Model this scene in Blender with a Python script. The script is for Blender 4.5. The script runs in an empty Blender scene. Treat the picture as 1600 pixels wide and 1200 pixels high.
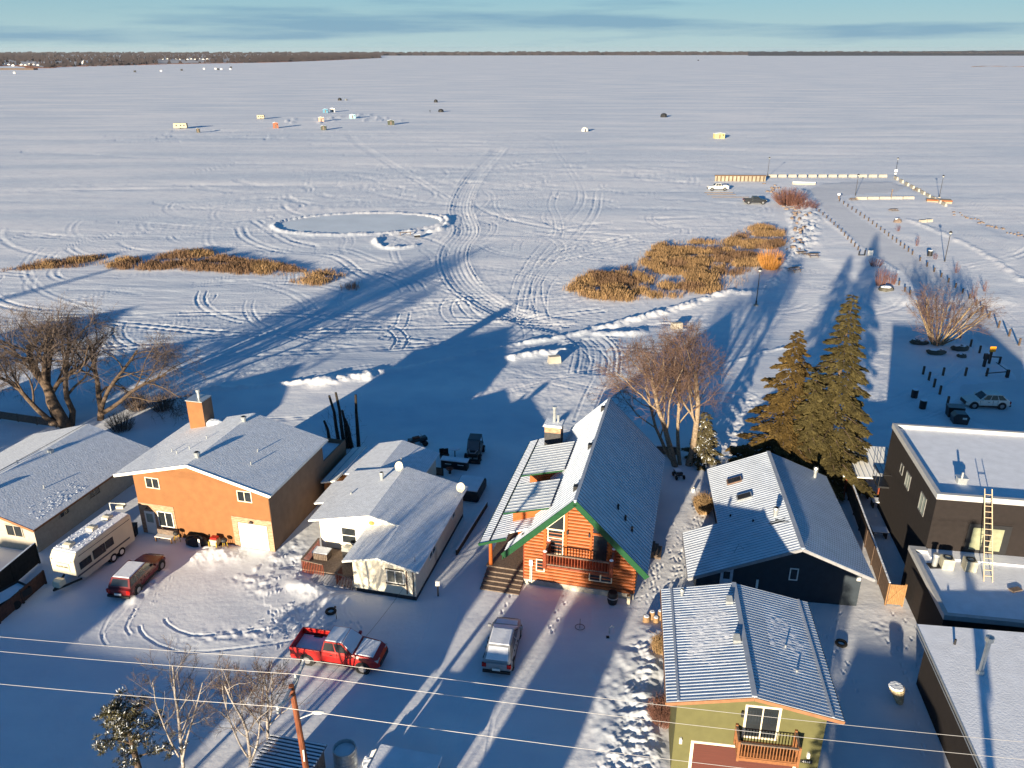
import bpy, math, random
import numpy as np
from math import sin, cos, tan, radians, pi, atan2, hypot
from mathutils import Vector, Matrix

SC = bpy.context.scene
COL = SC.collection
# ------------------------------------------------------------------ camera, sky, sun, exposure
CAM_H = 36.0
PITCH = radians(22.51)
FPX = 1257.0            # focal length in pixels of a 1600 px wide picture
SUN_AZ = radians(25.0)  # shadows fall towards this azimuth (from +Y towards +X)
SUN_EL = radians(8.5)
cam = bpy.data.cameras.new('camera'); camo = bpy.data.objects.new('camera', cam); COL.objects.link(camo)
camo.location = (0, 0, CAM_H); camo.rotation_euler = (radians(90) - PITCH, 0, 0)
cam.sensor_fit = 'HORIZONTAL'; cam.sensor_width = 36.0; cam.lens = FPX / 1600 * 36.0
cam.clip_start = 0.5; cam.clip_end = 60000
SC.camera = camo

SC.view_settings.view_transform = 'Standard'; SC.view_settings.look = 'None'
SC.view_settings.gamma = 1.0; SC.view_settings.use_curve_mapping = False
SC.view_settings.exposure = 1.40
SC.cycles.max_bounces = 5; SC.cycles.diffuse_bounces = 3; SC.cycles.glossy_bounces = 2
SC.cycles.transmission_bounces = 2; SC.cycles.transparent_max_bounces = 6
SC.cycles.sample_clamp_indirect = 4

W = bpy.data.worlds.new("World"); SC.world = W; W.use_nodes = True
wn = W.node_tree.nodes; wl = W.node_tree.links
for n in list(wn): wn.remove(n)
def N(tree, kind, loc=(0, 0), **kw):
    n = tree.nodes.new(kind); n.location = loc
    for k, v in kw.items(): setattr(n, k, v)
    return n
wt = W.node_tree
w_out = N(wt, 'ShaderNodeOutputWorld'); w_bg = N(wt, 'ShaderNodeBackground')
sky = N(wt, 'ShaderNodeTexSky', sky_type='NISHITA'); sky.sun_disc = False
sky.sun_elevation = SUN_EL; sky.sun_rotation = SUN_AZ + pi
sky.altitude = 700; sky.air_density = 1.0; sky.dust_density = 0.3; sky.ozone_density = 3.0
hs = N(wt, 'ShaderNodeHueSaturation'); hs.inputs['Saturation'].default_value = 1.35; hs.inputs['Value'].default_value = 1.0
tint = N(wt, 'ShaderNodeMix', data_type='RGBA', blend_type='MULTIPLY'); tint.inputs[0].default_value = 1; tint.inputs[7].default_value = (1.0, .97, 1.05, 1)
wl.new(sky.outputs[0], tint.inputs[6]); wl.new(tint.outputs[2], hs.inputs['Color'])
tc = N(wt, 'ShaderNodeTexCoord'); sep = N(wt, 'ShaderNodeSeparateXYZ'); wl.new(tc.outputs['Generated'], sep.inputs[0])
# pale teal band above the horizon
ramp = N(wt, 'ShaderNodeValToRGB'); wl.new(sep.outputs['Z'], ramp.inputs[0])
ramp.color_ramp.elements[0].position = 0.0; ramp.color_ramp.elements[0].color = (1, 1, 1, 1)
ramp.color_ramp.elements[1].position = 0.3; ramp.color_ramp.elements[1].color = (0, 0, 0, 1)
hz = N(wt, 'ShaderNodeValToRGB'); wl.new(sep.outputs['Z'], hz.inputs[0])
hz.color_ramp.elements[0].position = 0.0; hz.color_ramp.elements[0].color = (3.5, 4.8, 5.0, 1)
hz.color_ramp.elements[1].position = 0.09; hz.color_ramp.elements[1].color = (1.4, 3.4, 4.6, 1)
mx = N(wt, 'ShaderNodeMix', data_type='RGBA'); wl.new(ramp.outputs[0], mx.inputs[0])
wl.new(hs.outputs[0], mx.inputs[6]); wl.new(hz.outputs[0], mx.inputs[7])
# streaky cloud: noise on the direction, squeezed towards the horizon
mp = N(wt, 'ShaderNodeMapping'); mp.inputs['Scale'].default_value = (2.2, 2.2, 34.0); mp.inputs['Location'].default_value = (3.1, 0.7, 0.25)
wl.new(tc.outputs['Generated'], mp.inputs[0])
cn = N(wt, 'ShaderNodeTexNoise'); cn.inputs['Scale'].default_value = 1.25; cn.inputs['Detail'].default_value = 7; cn.inputs['Roughness'].default_value = 0.55
wl.new(mp.outputs[0], cn.inputs[0])
cr = N(wt, 'ShaderNodeValToRGB'); wl.new(cn.outputs[0], cr.inputs[0])
cr.color_ramp.elements[0].position = 0.50; cr.color_ramp.elements[0].color = (0, 0, 0, 1)
cr.color_ramp.elements[1].position = 0.66; cr.color_ramp.elements[1].color = (0.7, 0.7, 0.7, 1)
mc = N(wt, 'ShaderNodeMix', data_type='RGBA'); wl.new(cr.outputs[0], mc.inputs[0])
wl.new(mx.outputs[2], mc.inputs[6]); mc.inputs[7].default_value = (1.3, 2.6, 3.8, 1)
w_bg.inputs[1].default_value = 0.051
wl.new(mc.outputs[2], w_bg.inputs[0]); wl.new(w_bg.outputs[0], w_out.inputs[0])

sun = bpy.data.lights.new('sun', 'SUN'); sun.energy = 5.0; sun.angle = radians(0.6); sun.color = (1.0, 0.85, 0.62)
suno = bpy.data.objects.new('sun', sun); COL.objects.link(suno)
sd = Vector((sin(SUN_AZ) * cos(SUN_EL), cos(SUN_AZ) * cos(SUN_EL), -sin(SUN_EL)))
suno.rotation_euler = sd.to_track_quat('-Z', 'Y').to_euler(); suno.location = (-20, -40, 60)

# ------------------------------------------------------------------ measuring helper
_sp, _cp = sin(PITCH), cos(PITCH)
def TZ(y):
    "the land falls about a metre from the yards to the lake"
    t = min(max((y - 84) / 34.0, 0), 1); return -0.9 * t * t * (3 - 2 * t)
def G(x, y, z=None):
    "world point at height z (or on the land) seen at pixel (x, y) of the 1600x1200 photograph"
    if z is None:
        P = G(x, y, 0.0)
        for _ in range(6): P = G(x, y, TZ(P.y))
        return P
    a = (x - 800) / FPX; b = -(y - 600) / FPX
    d = (a, _cp + b * _sp, -_sp + b * _cp); t = (z - CAM_H) / d[2]
    return Vector((d[0] * t, d[1] * t, z))
def rise(xb, yb, yt, absolute=False):
    "height of a vertical thing standing at pixel (xb, yb) whose top reaches row yt"
    P = G(xb, yb); b = -(yt - 600) / FPX
    return CAM_H + P.y / (_cp + b * _sp) * (-_sp + b * _cp) - P.z

# ------------------------------------------------------------------ mesh building
class MB:
    def __init__(s): s.v = []; s.f = []; s.m = []; s.T = None
    def add(s, vs, fs, m=0):
        k = len(s.v)
        if s.T is not None: vs = [tuple(s.T @ Vector(p)) for p in vs]
        s.v += [tuple(p) for p in vs]; s.f += [tuple(i + k for i in f) for f in fs]; s.m += [m] * len(fs); return s
    def box(s, x0, y0, z0, x1, y1, z1, m=0):
        if x0 > x1: x0, x1 = x1, x0
        if y0 > y1: y0, y1 = y1, y0
        if z0 > z1: z0, z1 = z1, z0
        return s.add([(x0,y0,z0),(x1,y0,z0),(x1,y1,z0),(x0,y1,z0),(x0,y0,z1),(x1,y0,z1),(x1,y1,z1),(x0,y1,z1)],
                     [(0,3,2,1),(4,5,6,7),(0,1,5,4),(1,2,6,5),(2,3,7,6),(3,0,4,7)], m)
    def prism(s, pts, z0, z1, m=0, top=None):
        "pts: (x, y) counter-clockwise"
        n = len(pts); vs = [(x, y, z0) for x, y in pts] + [(x, y, z1) for x, y in pts]
        s.add(vs, [tuple(range(n - 1, -1, -1))] + [(i, (i + 1) % n, n + (i + 1) % n, n + i) for i in range(n)], m)
        return s.add([(x, y, z1) for x, y in pts], [tuple(range(n))], m if top is None else top)
    def gable(s, prof, y0, y1, m=0):
        "profile of (x, z) counter-clockwise seen from -y, extruded y0..y1"
        n = len(prof); vs = [(x, y0, z) for x, z in prof] + [(x, y1, z) for x, z in prof]
        return s.add(vs, [tuple(range(n)), tuple(range(2 * n - 1, n - 1, -1))] + [(n + i, n + (i + 1) % n, (i + 1) % n, i) for i in range(n)], m)
    def hexa(s, b, t, m=0):
        "b, t: four bottom and four top points, counter-clockwise from above"
        return s.add(list(b) + list(t), [(0,3,2,1),(4,5,6,7),(0,1,5,4),(1,2,6,5),(2,3,7,6),(3,0,4,7)], m)
    def slab(s, a, b, c, d, t, m=0, up=0.0):
        "top quad a b c d counter-clockwise from above, thickness t straight down"
        f = lambda p, q: (p[0], p[1], p[2] + q)
        return s.hexa([f(p, up - t) for p in (a, b, c, d)], [f(p, up) for p in (a, b, c, d)], m)
    def bar(s, p, q, w, h, m=0, up=(0, 0, 1)):
        p = Vector(p); q = Vector(q); d = (q - p).normalized(); u = Vector(up)
        x = d.cross(u)
        if x.length < 1e-4: x = d.cross(Vector((0, 1, 0)))
        x.normalize(); z = x.cross(d).normalized(); x *= w / 2; z *= h / 2
        return s.add([p-x-z, p+x-z, q+x-z, q-x-z, p-x+z, p+x+z, q+x+z, q-x+z],
                     [(0,3,2,1),(4,5,6,7),(0,1,5,4),(1,2,6,5),(2,3,7,6),(3,0,4,7)], m)
    def tube(s, pts, rad, n=6, m=0, caps=True):
        pts = [Vector(p) for p in pts]
        if not hasattr(rad, '__len__'): rad = [rad] * len(pts)
        k0 = []; vs = []; fs = []
        d = (pts[1] - pts[0]).normalized()
        ref = Vector((0, 0, 1)) if abs(d.z) < 0.9 else Vector((1, 0, 0))
        for i, p in enumerate(pts):
            if 0 < i < len(pts) - 1: d = (pts[i + 1] - pts[i - 1])
            elif i: d = pts[i] - pts[i - 1]
            else: d = pts[1] - pts[0]
            d.normalize(); a = d.cross(ref)
            if a.length < 1e-3: a = d.cross(Vector((0, 1, 0)))
            a.normalize(); b = d.cross(a); ref = b.cross(d) if False else ref
            for j in range(n):
                t = 2 * pi * j / n; vs.append(p + (a * cos(t) + b * sin(t)) * rad[i])
        for i in range(len(pts) - 1):
            for j in range(n):
                fs.append((i*n + j, i*n + (j+1) % n, (i+1)*n + (j+1) % n, (i+1)*n + j))
        if caps:
            fs.append(tuple(range(n - 1, -1, -1))); fs.append(tuple((len(pts) - 1) * n + j for j in range(n)))
        return s.add(vs, fs, m)
    def cyl(s, x, y, z0, z1, r0, r1=None, n=12, m=0):
        return s.tube([(x, y, z0), (x, y, z1)], [r0, r0 if r1 is None else r1], n, m)
    def lathe(s, prof, n=16, m=0, c=(0, 0, 0)):
        vs = []; fs = []
        for r, z in prof:
            for j in range(n):
                t = 2 * pi * j / n; vs.append((c[0] + r * cos(t), c[1] + r * sin(t), c[2] + z))
        for i in range(len(prof) - 1):
            for j in range(n): fs.append((i*n+j, i*n+(j+1) % n, (i+1)*n+(j+1) % n, (i+1)*n+j))
        return s.add(vs, fs, m)
    def blob(s, c, r, seed=0, m=0, jit=0.18, nu=8, nv=6):
        rnd = random.Random(seed); vs = []; fs = []
        if not hasattr(r, '__len__'): r = (r, r, r)
        for i in range(nv + 1):
            ph = pi * i / nv - pi / 2
            for j in range(nu):
                t = 2 * pi * j / nu; k = 1 + rnd.uniform(-jit, jit)
                vs.append((c[0] + r[0]*k*cos(ph)*cos(t), c[1] + r[1]*k*cos(ph)*sin(t), c[2] + r[2]*k*sin(ph)))
        for i in range(nv):
            for j in range(nu): fs.append((i*nu+j, i*nu+(j+1) % nu, (i+1)*nu+(j+1) % nu, (i+1)*nu+j))
        return s.add(vs, fs, m)
    def mesh(s, name, mats, smooth=False):
        me = bpy.data.meshes.new(name)
        nv = len(s.v); va = np.array(s.v, dtype=np.float32).ravel()
        me.vertices.add(nv); me.vertices.foreach_set('co', va)
        ln = np.array([len(f) for f in s.f], dtype=np.int32); st = np.zeros(len(ln), np.int32); st[1:] = np.cumsum(ln)[:-1]
        idx = np.fromiter((i for f in s.f for i in f), dtype=np.int32, count=int(ln.sum()))
        me.loops.add(len(idx)); me.loops.foreach_set('vertex_index', idx)
        me.polygons.add(len(ln)); me.polygons.foreach_set('loop_start', st)
        if not isinstance(mats, (list, tuple)): mats = [mats]
        for mt in mats: me.materials.append(mt)
        me.polygons.foreach_set('material_index', np.array(s.m, np.int32))
        me.polygons.foreach_set('use_smooth', np.full(len(ln), bool(smooth)))
        me.update(calc_edges=True)
        return me
    def build(s, name, mats, parent=None, smooth=False, bevel=0, label=None):
        me = s.mesh(name, mats, smooth); o = bpy.data.objects.new(name, me); COL.objects.link(o)
        if parent is not None: o.parent = parent
        if bevel:
            b = o.modifiers.new('bevel', 'BEVEL'); b.width = bevel; b.segments = 2; b.limit_method = 'ANGLE'; b.angle_limit = radians(40)
        if label: o['label'] = label
        return o
def empty(name, loc=(0, 0, 0), rz=0.0):
    o = bpy.data.objects.new(name, None); o.empty_display_size = 0.5; COL.objects.link(o)
    o.location = loc; o.rotation_euler = (0, 0, rz); return o
def tag(o, label=None, cat=None, group=None, kind=None):
    if label: o['label'] = label
    if cat: o['category'] = cat
    if group: o['group'] = group
    if kind: o['kind'] = kind
    return o
def thing(name, label, cat, loc=(0, 0, 0), rz=0.0, group=None):
    return tag(empty(name, loc, rz), label, cat, group)
KIDS = {}
def copy_tree(o, parent=None):
    c = o.copy(); COL.objects.link(c)
    if parent is not None: c.parent = parent
    kids = KIDS.get(o.name)
    if kids is None: kids = KIDS[o.name] = list(o.children)
    for ch in kids: copy_tree(ch, c)
    return c

# ------------------------------------------------------------------ materials
MATS = {}
def mat(name, col, rough=0.8, var=0.12, vscale=3.0, bump=0.0, bscale=20.0, metal=0.0, spec=0.3, col2=None, stretch=None, emit=None, bdist=0.02):
    if name in MATS: return MATS[name]
    m = bpy.data.materials.new(name); m.use_nodes = True; t = m.node_tree; b = t.nodes['Principled BSDF']
    b.inputs['Roughness'].default_value = rough; b.inputs['Metallic'].default_value = metal
    b.inputs['Specular IOR Level'].default_value = spec
    tc = N(t, 'ShaderNodeTexCoord'); mp = N(t, 'ShaderNodeMapping'); t.links.new(tc.outputs['Object'], mp.inputs[0])
    if stretch: mp.inputs['Scale'].default_value = stretch
    nz = N(t, 'ShaderNodeTexNoise'); nz.inputs['Scale'].default_value = vscale; nz.inputs['Detail'].default_value = 4
    t.links.new(mp.outputs[0], nz.inputs[0])
    rp = N(t, 'ShaderNodeValToRGB'); t.links.new(nz.outputs[0], rp.inputs[0])
    c2 = col2 or tuple(min(1, c * (1 + var)) for c in col); c1 = tuple(c * (1 - var) for c in col) if not col2 else col
    rp.color_ramp.elements[0].position = 0.35; rp.color_ramp.elements[0].color = (*c1, 1)
    rp.color_ramp.elements[1].position = 0.65; rp.color_ramp.elements[1].color = (*c2, 1)
    t.links.new(rp.outputs[0], b.inputs['Base Color'])
    if bump:
        n2 = N(t, 'ShaderNodeTexNoise'); n2.inputs['Scale'].default_value = bscale; n2.inputs['Detail'].default_value = 3
        t.links.new(mp.outputs[0], n2.inputs[0])
        bp = N(t, 'ShaderNodeBump'); bp.inputs['Strength'].default_value = bump; bp.inputs['Distance'].default_value = bdist
        t.links.new(n2.outputs[0], bp.inputs['Height']); t.links.new(bp.outputs[0], b.inputs['Normal'])
    if emit: b.inputs['Emission Color'].default_value = (*emit, 1); b.inputs['Emission Strength'].default_value = 1
    MATS[name] = m; return m
SNOWC = (0.78, 0.80, 0.85)
roof_snow = mat('roof_snow', SNOWC, 0.75, 0.05, 1.2, bump=0.5, bscale=9, bdist=0.03)
metal_snow = mat('metal_roof_under_snow', (0.72, 0.76, 0.82), 0.55, 0.08, 0.9, bump=0.3, bscale=5, bdist=0.015)
metal_rib = mat('metal_roof_rib', (0.33, 0.37, 0.44), 0.5, 0.1, 2)
metal_bare = mat('bare_roof_panel', (0.78, 0.78, 0.76), 0.45, 0.05, 1.5)
snow_lump = mat('snow_lump', (0.78, 0.82, 0.88), 0.8, 0.04, 2, bump=0.6, bscale=6, bdist=0.08)
white_trim = mat('white_trim', (0.75, 0.74, 0.70), 0.5, 0.04)
cream_trim = mat('cream_trim', (0.72, 0.64, 0.48), 0.6, 0.05)
dark_glass = mat('dark_glass', (0.02, 0.025, 0.03), 0.08, 0.2, 1, spec=0.6)
blind_glass = mat('glass_with_blind', (0.30, 0.34, 0.30), 0.25, 0.1, 1, spec=0.5)
galv = mat('galvanised_metal', (0.50, 0.52, 0.52), 0.35, 0.1, 6, metal=0.6)
black_metal = mat('black_metal', (0.02, 0.02, 0.022), 0.5, 0.1)
rubber = mat('tyre_rubber', (0.015, 0.015, 0.016), 0.85, 0.1)
rim_metal = mat('wheel_rim_metal', (0.35, 0.35, 0.36), 0.35, 0.1, metal=0.7)
wood_grey = mat('weathered_wood', (0.16, 0.12, 0.095), 0.85, 0.25, 8, bump=0.3)
wood_red = mat('stained_red_wood', (0.20, 0.045, 0.02), 0.6, 0.25, 6)
concrete = mat('concrete', (0.42, 0.38, 0.32), 0.9, 0.15, 3, bump=0.3)
cream_block = mat('cream_concrete', (0.35, 0.32, 0.27), 0.9, 0.12, 1)
bark = mat('bark', (0.10, 0.07, 0.05), 0.95, 0.35, 6, bump=0.6, bscale=14, bdist=0.05)
bark_pale = mat('pale_bark', (0.24, 0.18, 0.125), 0.9, 0.35, 7, bump=0.4, bscale=14)
twig = mat('red_brown_twigs', (0.115, 0.07, 0.052), 0.9, 0.3, 1.5)
twig_grey = mat('grey_twigs', (0.105, 0.078, 0.065), 0.9, 0.3, 1.5)

# boxes on a wall: basis = (origin, along, outward)
def fb(M, bs, a0, a1, o0, o1, z0, z1, m=0):
    O, A, B = Vector(bs[0]), Vector(bs[1]), Vector(bs[2])
    P = lambda a, o, z: O + A * a + B * o + Vector((0, 0, z))
    b = [P(a0, o1, z0), P(a1, o1, z0), P(a1, o0, z0), P(a0, o0, z0)]; t = [P(a0, o1, z1), P(a1, o1, z1), P(a1, o0, z1), P(a0, o0, z1)]
    return M.hexa(b, t, m)
def front(v): return ((0, v, 0), (1, 0, 0), (0, -1, 0))
def right(u): return ((u, 0, 0), (0, 1, 0), (1, 0, 0))
def left(u): return ((u, 0, 0), (0, -1, 0), (-1, 0, 0))
def window(parent, bs, a, z, w, h, panes=2, frame=None, glass=None, fw=0.07, horiz=False, name='window', sill=True, label=None):
    frame = frame or white_trim; glass = glass or dark_glass
    M = MB(); a0, a1, z0, z1 = a - w/2, a + w/2, z, z + h
    fb(M, bs, a0 - fw, a0, 0.0, 0.06, z0 - fw, z1 + fw); fb(M, bs, a1, a1 + fw, 0.0, 0.06, z0 - fw, z1 + fw)
    fb(M, bs, a0, a1, 0.0, 0.06, z0 - fw, z0); fb(M, bs, a0, a1, 0.0, 0.06, z1, z1 + fw)
    for k in range(1, panes):
        if horiz: q = z0 + h * k / panes; fb(M, bs, a0, a1, 0.0, 0.05, q - 0.03, q + 0.03)
        else: q = a0 + w * k / panes; fb(M, bs, q - 0.03, q + 0.03, 0.0, 0.05, z0, z1)
    o = M.build(name, frame, parent, label=label)
    P = MB()
    for k in range(panes):
        if horiz: fb(P, bs, a0, a1, 0.0, 0.02, z0 + h*k/panes + (0.03 if k else 0), z0 + h*(k+1)/panes - (0.03 if k < panes-1 else 0))
        else: fb(P, bs, a0 + w*k/panes + (0.03 if k else 0), a0 + w*(k+1)/panes - (0.03 if k < panes-1 else 0), 0.0, 0.02, z0, z1)
    P.build('pane', glass, o)
    return o
def ribbed(M, a, b, c, d, sp=0.3, h=0.035, w=0.04, t=0.12, ms=0, mr=1, snowed=None):
    "metal roof panel: a-b along the eave, d-c along the ridge, ribs run a->d; counter-clockwise from above"
    a, b, c, d = map(Vector, (a, b, c, d)); M.slab(a, b, c, d, t, ms)
    L = (b - a).length; n = max(1, int(L / sp)); nrm = (b - a).cross(d - a).normalized(); ax = (b - a).normalized()
    for k in range(n + 1):
        f = (k + 0.5 * 0) / n; p = a.lerp(b, f); q = d.lerp(c, f)
        if k in (0, n): p = p + ax * (w/2 if k == 0 else -w/2); q = q + ax * (w/2 if k == 0 else -w/2)
        M.bar(p + nrm * h/2, q + nrm * h/2, w, h, mr, up=nrm)
    return M
# ------------------------------------------------------------------ the snow: one height field
def _hash(ix, iy, s):
    h = (ix.astype(np.int64) * 374761393 + iy.astype(np.int64) * 668265263 + s * 1442695041) & 0xffffffff
    h = ((h ^ (h >> 13)) * 1274126177) & 0xffffffff
    return ((h ^ (h >> 16)) & 0xffff).astype(np.float32) / 65535.0
def vnoise(x, y, s=0):
    ix = np.floor(x); iy = np.floor(y); fx = (x - ix).astype(np.float32); fy = (y - iy).astype(np.float32)
    fx = fx*fx*(3-2*fx); fy = fy*fy*(3-2*fy)
    a = _hash(ix, iy, s); b = _hash(ix+1, iy, s); c = _hash(ix, iy+1, s); d = _hash(ix+1, iy+1, s)
    return (a + (b-a)*fx) * (1-fy) + (c + (d-c)*fx) * fy - 0.5
def fbm(x, y, o=3, s=0):
    r = 0; k = 1.0
    for i in range(o): r = r + vnoise(x*k + i*17.3, y*k - i*9.1, s+i) / k; k *= 2.03
    return r
def smooth(e0, e1, x):
    t = np.clip((x - e0) / (e1 - e0), 0, 1); return t*t*(3-2*t)
def px_line(pts, z=None): return [tuple(G(x, y, z)[:2]) for x, y in pts]
def densify(pts, step=1.5):
    "Catmull-Rom through the points"
    P = [np.array(p, float) for p in pts]; P = [2*P[0]-P[1]] + P + [2*P[-1]-P[-2]]; out = []
    for i in range(1, len(P)-2):
        n = max(2, int(np.linalg.norm(P[i+1]-P[i]) / step))
        for k in range(n):
            t = k/n; out.append(0.5*((2*P[i]) + (-P[i-1]+P[i+1])*t + (2*P[i-1]-5*P[i]+4*P[i+1]-P[i+2])*t*t + (-P[i-1]+3*P[i]-3*P[i+1]+P[i+2])*t**3))
    out.append(P[-2]); return np.array(out)
def offset(line, d):
    t = np.gradient(line, axis=0); L = np.hypot(t[:, 0], t[:, 1]) + 1e-9
    return line + np.stack([-t[:, 1]/L, t[:, 0]/L], 1) * d

# the grid: rows closer together near the camera
ys = list(np.linspace(-140, 24, 60)); y = 24.5
while y < 2200: ys.append(y); y += (y*y + 1300) / 29000 * 0.95
while y < 16000: ys.append(y); y *= 1.25
ys = np.array(ys)
cs = np.concatenate([-np.geomspace(9, 0.80, 26), np.linspace(-0.76, 0.76, 1150), np.geomspace(0.80, 9, 26)])
XX = cs[None, :] * np.maximum(ys, 34.0)[:, None]; YY = np.repeat(ys[:, None], len(cs), 1)
ZZ = np.zeros_like(XX)
PIXW = np.maximum(YY, 34) * 0.00134 ; PIXH = (YY**2 + 1300) / 29000
FADE = np.clip(1.2 - YY / 900, 0, 1)
yard = 1 - smooth(88, 100, YY + 0.0*XX)      # land near the houses
# wind crust on the lake, drawn out along x, and general lumps
lake = smooth(86, 105, YY)
ZZ += lake * FADE * (0.05 * fbm(XX/7.0, YY/1.3, 2, 3)*np.clip(1.4 - YY/260, .35, 1) * (1 + 1.3*vnoise(XX/60, YY/40, 8)) + 0.07*fbm(XX/26, YY/5.0, 2, 5))
ZZ += 0.012 * fbm(XX/0.8, YY/0.6, 2, 9) * smooth(0, 1, 1 - YY/160) + yard * 0.05 * fbm(XX/3.5, YY/3.0, 2, 11)

def poly_mask(pts, soft=0.8, wob=0.5):
    "soft mask inside a world polygon"
    P = np.array(pts); x0, y0 = P.min(0) - 3; x1, y1 = P.max(0) + 3
    r = np.where((ys > y0) & (ys < y1))[0]; out = np.zeros_like(XX)
    if len(r) == 0: return out
    sl = slice(r[0], r[-1]+1); X = XX[sl] + wob*vnoise(XX[sl]/2, YY[sl]/2, 77); Y = YY[sl] + wob*vnoise(XX[sl]/2+9, YY[sl]/2, 78)
    ins = np.zeros(X.shape, bool); dist = np.full(X.shape, 1e9)
    for i in range(len(P)):
        a = P[i]; b = P[(i+1) % len(P)]
        c = ((a[1] > Y) != (b[1] > Y)) & (X < (b[0]-a[0]) * (Y-a[1]) / (b[1]-a[1] + 1e-12) + a[0]); ins ^= c
        ab = b - a; t = np.clip(((X-a[0])*ab[0] + (Y-a[1])*ab[1]) / (ab @ ab), 0, 1)
        dist = np.minimum(dist, np.hypot(X-a[0]-t*ab[0], Y-a[1]-t*ab[1]))
    out[sl] = np.where(ins, smooth(0, soft, dist), 0); return out
def pxm(pts, soft=0.8, wob=0.5): return poly_mask(px_line(pts), soft, wob)

rough = np.zeros_like(XX)
for pts, k in (
    ([(330,905),(440,845),(480,800),(500,880),(560,935),(500,985),(430,1015),(250,1010),(240,990),(420,960)], 1.0),   # trampled yard between the houses
    ([(1000,950),(1040,870),(1075,780),(1110,700),(1150,600),(1260,640),(1120,770),(1070,900),(1040,960)], 1.0),
    ([(940,1200),(960,1090),(1000,960),(1036,940),(1045,1200)], 0.7),
    ([(1320,960),(1385,950),(1440,1040),(1410,1060)], 0.8),
    ([(200,960),(240,985),(220,1010),(140,1000)], 0.3),
    ([(820,900),(900,930),(870,960),(800,1000)], 0.5),
    ([(560,500),(700,430),(1150,330),(1250,470),(1150,640),(900,690),(700,640)], 0.35),
    ([(0,520),(420,470),(620,520),(300,640),(0,650)], 0.3),
    ([(1250,470),(1600,470),(1600,660),(1300,660)], 0.35)):
    rough = np.maximum(rough, k * pxm(pts, 2.0))
ZZ += rough * (0.12 * fbm(XX/0.4, YY/0.36, 2, 21) + 0.09*fbm(XX/1.3, YY/1.0, 2, 23))
# cleared areas: driveways, parking road
clear = np.maximum.reduce([pxm([(240,870),(330,850),(425,865),(330,905),(250,985),(190,960)], 1.0, .2),
    pxm([(590,935),(700,900),(820,700),(760,780),(830,940),(740,960),(560,1010)], 1.0, .2),
    pxm([(0,1200),(0,1000),(300,1015),(500,990),(760,960),(990,1000),(930,1200)], 1.2, .3)])
ZZ = ZZ * (1 - 0.75*clear)  # before the fall towards the lake is added

def stamp(line, w, depth, rim=0.5, crisp=False):
    "press a rut of half width w along the line, with small rims"
    line = np.asarray(line); w0 = w
    for i in range(len(line)-1):
        a = line[i]; b = line[i+1]; m = 3.2*w + 0.004*max(a[1], b[1]) + 2.2*(max(a[1], b[1], 34)**2)/29000
        y0 = min(a[1], b[1]) - m; y1 = max(a[1], b[1]) + m
        r0 = np.searchsorted(ys, y0); r1 = np.searchsorted(ys, y1)
        if r1 <= r0: continue
        yc = max(34, 0.5*(ys[r0]+ys[min(r1, len(ys)-1)])); lo = max(34, ys[r0]); hi = max(34, ys[min(r1, len(ys)-1)])
        xa = min(a[0], b[0]) - m; xb = max(a[0], b[0]) + m
        c0 = np.searchsorted(cs, min(xa/lo, xa/hi)); c1 = np.searchsorted(cs, max(xb/lo, xb/hi))
        if c1 <= c0: continue
        X = XX[r0:r1, c0:c1]; Y = YY[r0:r1, c0:c1]; ab = b - a; q = ab @ ab
        if q < 1e-9: continue
        t = ((X-a[0])*ab[0] + (Y-a[1])*ab[1]) / q; ins = (t >= 0) & (t < 1)
        d = np.abs((X-a[0])*ab[1] - (Y-a[1])*ab[0]) / math.sqrt(q)
        tx = abs(ab[0])/math.sqrt(q); ty = abs(ab[1])/math.sqrt(q)
        we = np.maximum(w, 0.62*(tx*PIXH[r0:r1, c0:c1] + ty*PIXW[r0:r1, c0:c1]))
        u = d/we
        df = .55 + 1.3*abs(float(vnoise(np.array([a[0]/5.0]), np.array([a[1]/5.0]), 88)[0]) + .25)
        ZZ[r0:r1, c0:c1] += df*np.where(ins, -depth*np.exp(-u**4) + rim*depth*np.exp(-((u-1.6)/0.45)**2), 0)
def pair(line, gauge=1.7, w=0.16, depth=0.07, rim=0.6):
    for s in (-gauge/2, gauge/2): stamp(offset(line, s), w, depth, rim)
def ridge(line, w, h, jit=0.5, seed=0, soft=2):
    "heap snow along a line"
    line = np.asarray(line)
    for i in range(len(line)-1):
        a = line[i]; b = line[i+1]; m = 2.5*w
        r0 = np.searchsorted(ys, min(a[1], b[1]) - m); r1 = np.searchsorted(ys, max(a[1], b[1]) + m)
        if r1 <= r0: continue
        lo = max(34, ys[r0]); hi = max(34, ys[min(r1, len(ys)-1)]); xa = min(a[0], b[0]) - m; xb = max(a[0], b[0]) + m
        c0 = np.searchsorted(cs, min(xa/lo, xa/hi)); c1 = np.searchsorted(cs, max(xb/lo, xb/hi))
        X = XX[r0:r1, c0:c1]; Y = YY[r0:r1, c0:c1]; ab = b-a; q = ab@ab + 1e-9
        t = np.clip(((X-a[0])*ab[0] + (Y-a[1])*ab[1]) / q, 0, 1)
        d = np.hypot(X-a[0]-t*ab[0], Y-a[1]-t*ab[1]) + w*jit*vnoise(X/0.9, Y/0.9, 40+seed)
        hh = h * (1 + jit*vnoise(X/1.3, Y/1.1, 50+seed)*1.3 + jit*vnoise(X/.35, Y/.35, 60+seed)*.8) * np.exp(-np.abs(d/w)**soft)
        ZZ[r0:r1, c0:c1] = np.maximum(ZZ[r0:r1, c0:c1], hh)

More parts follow.
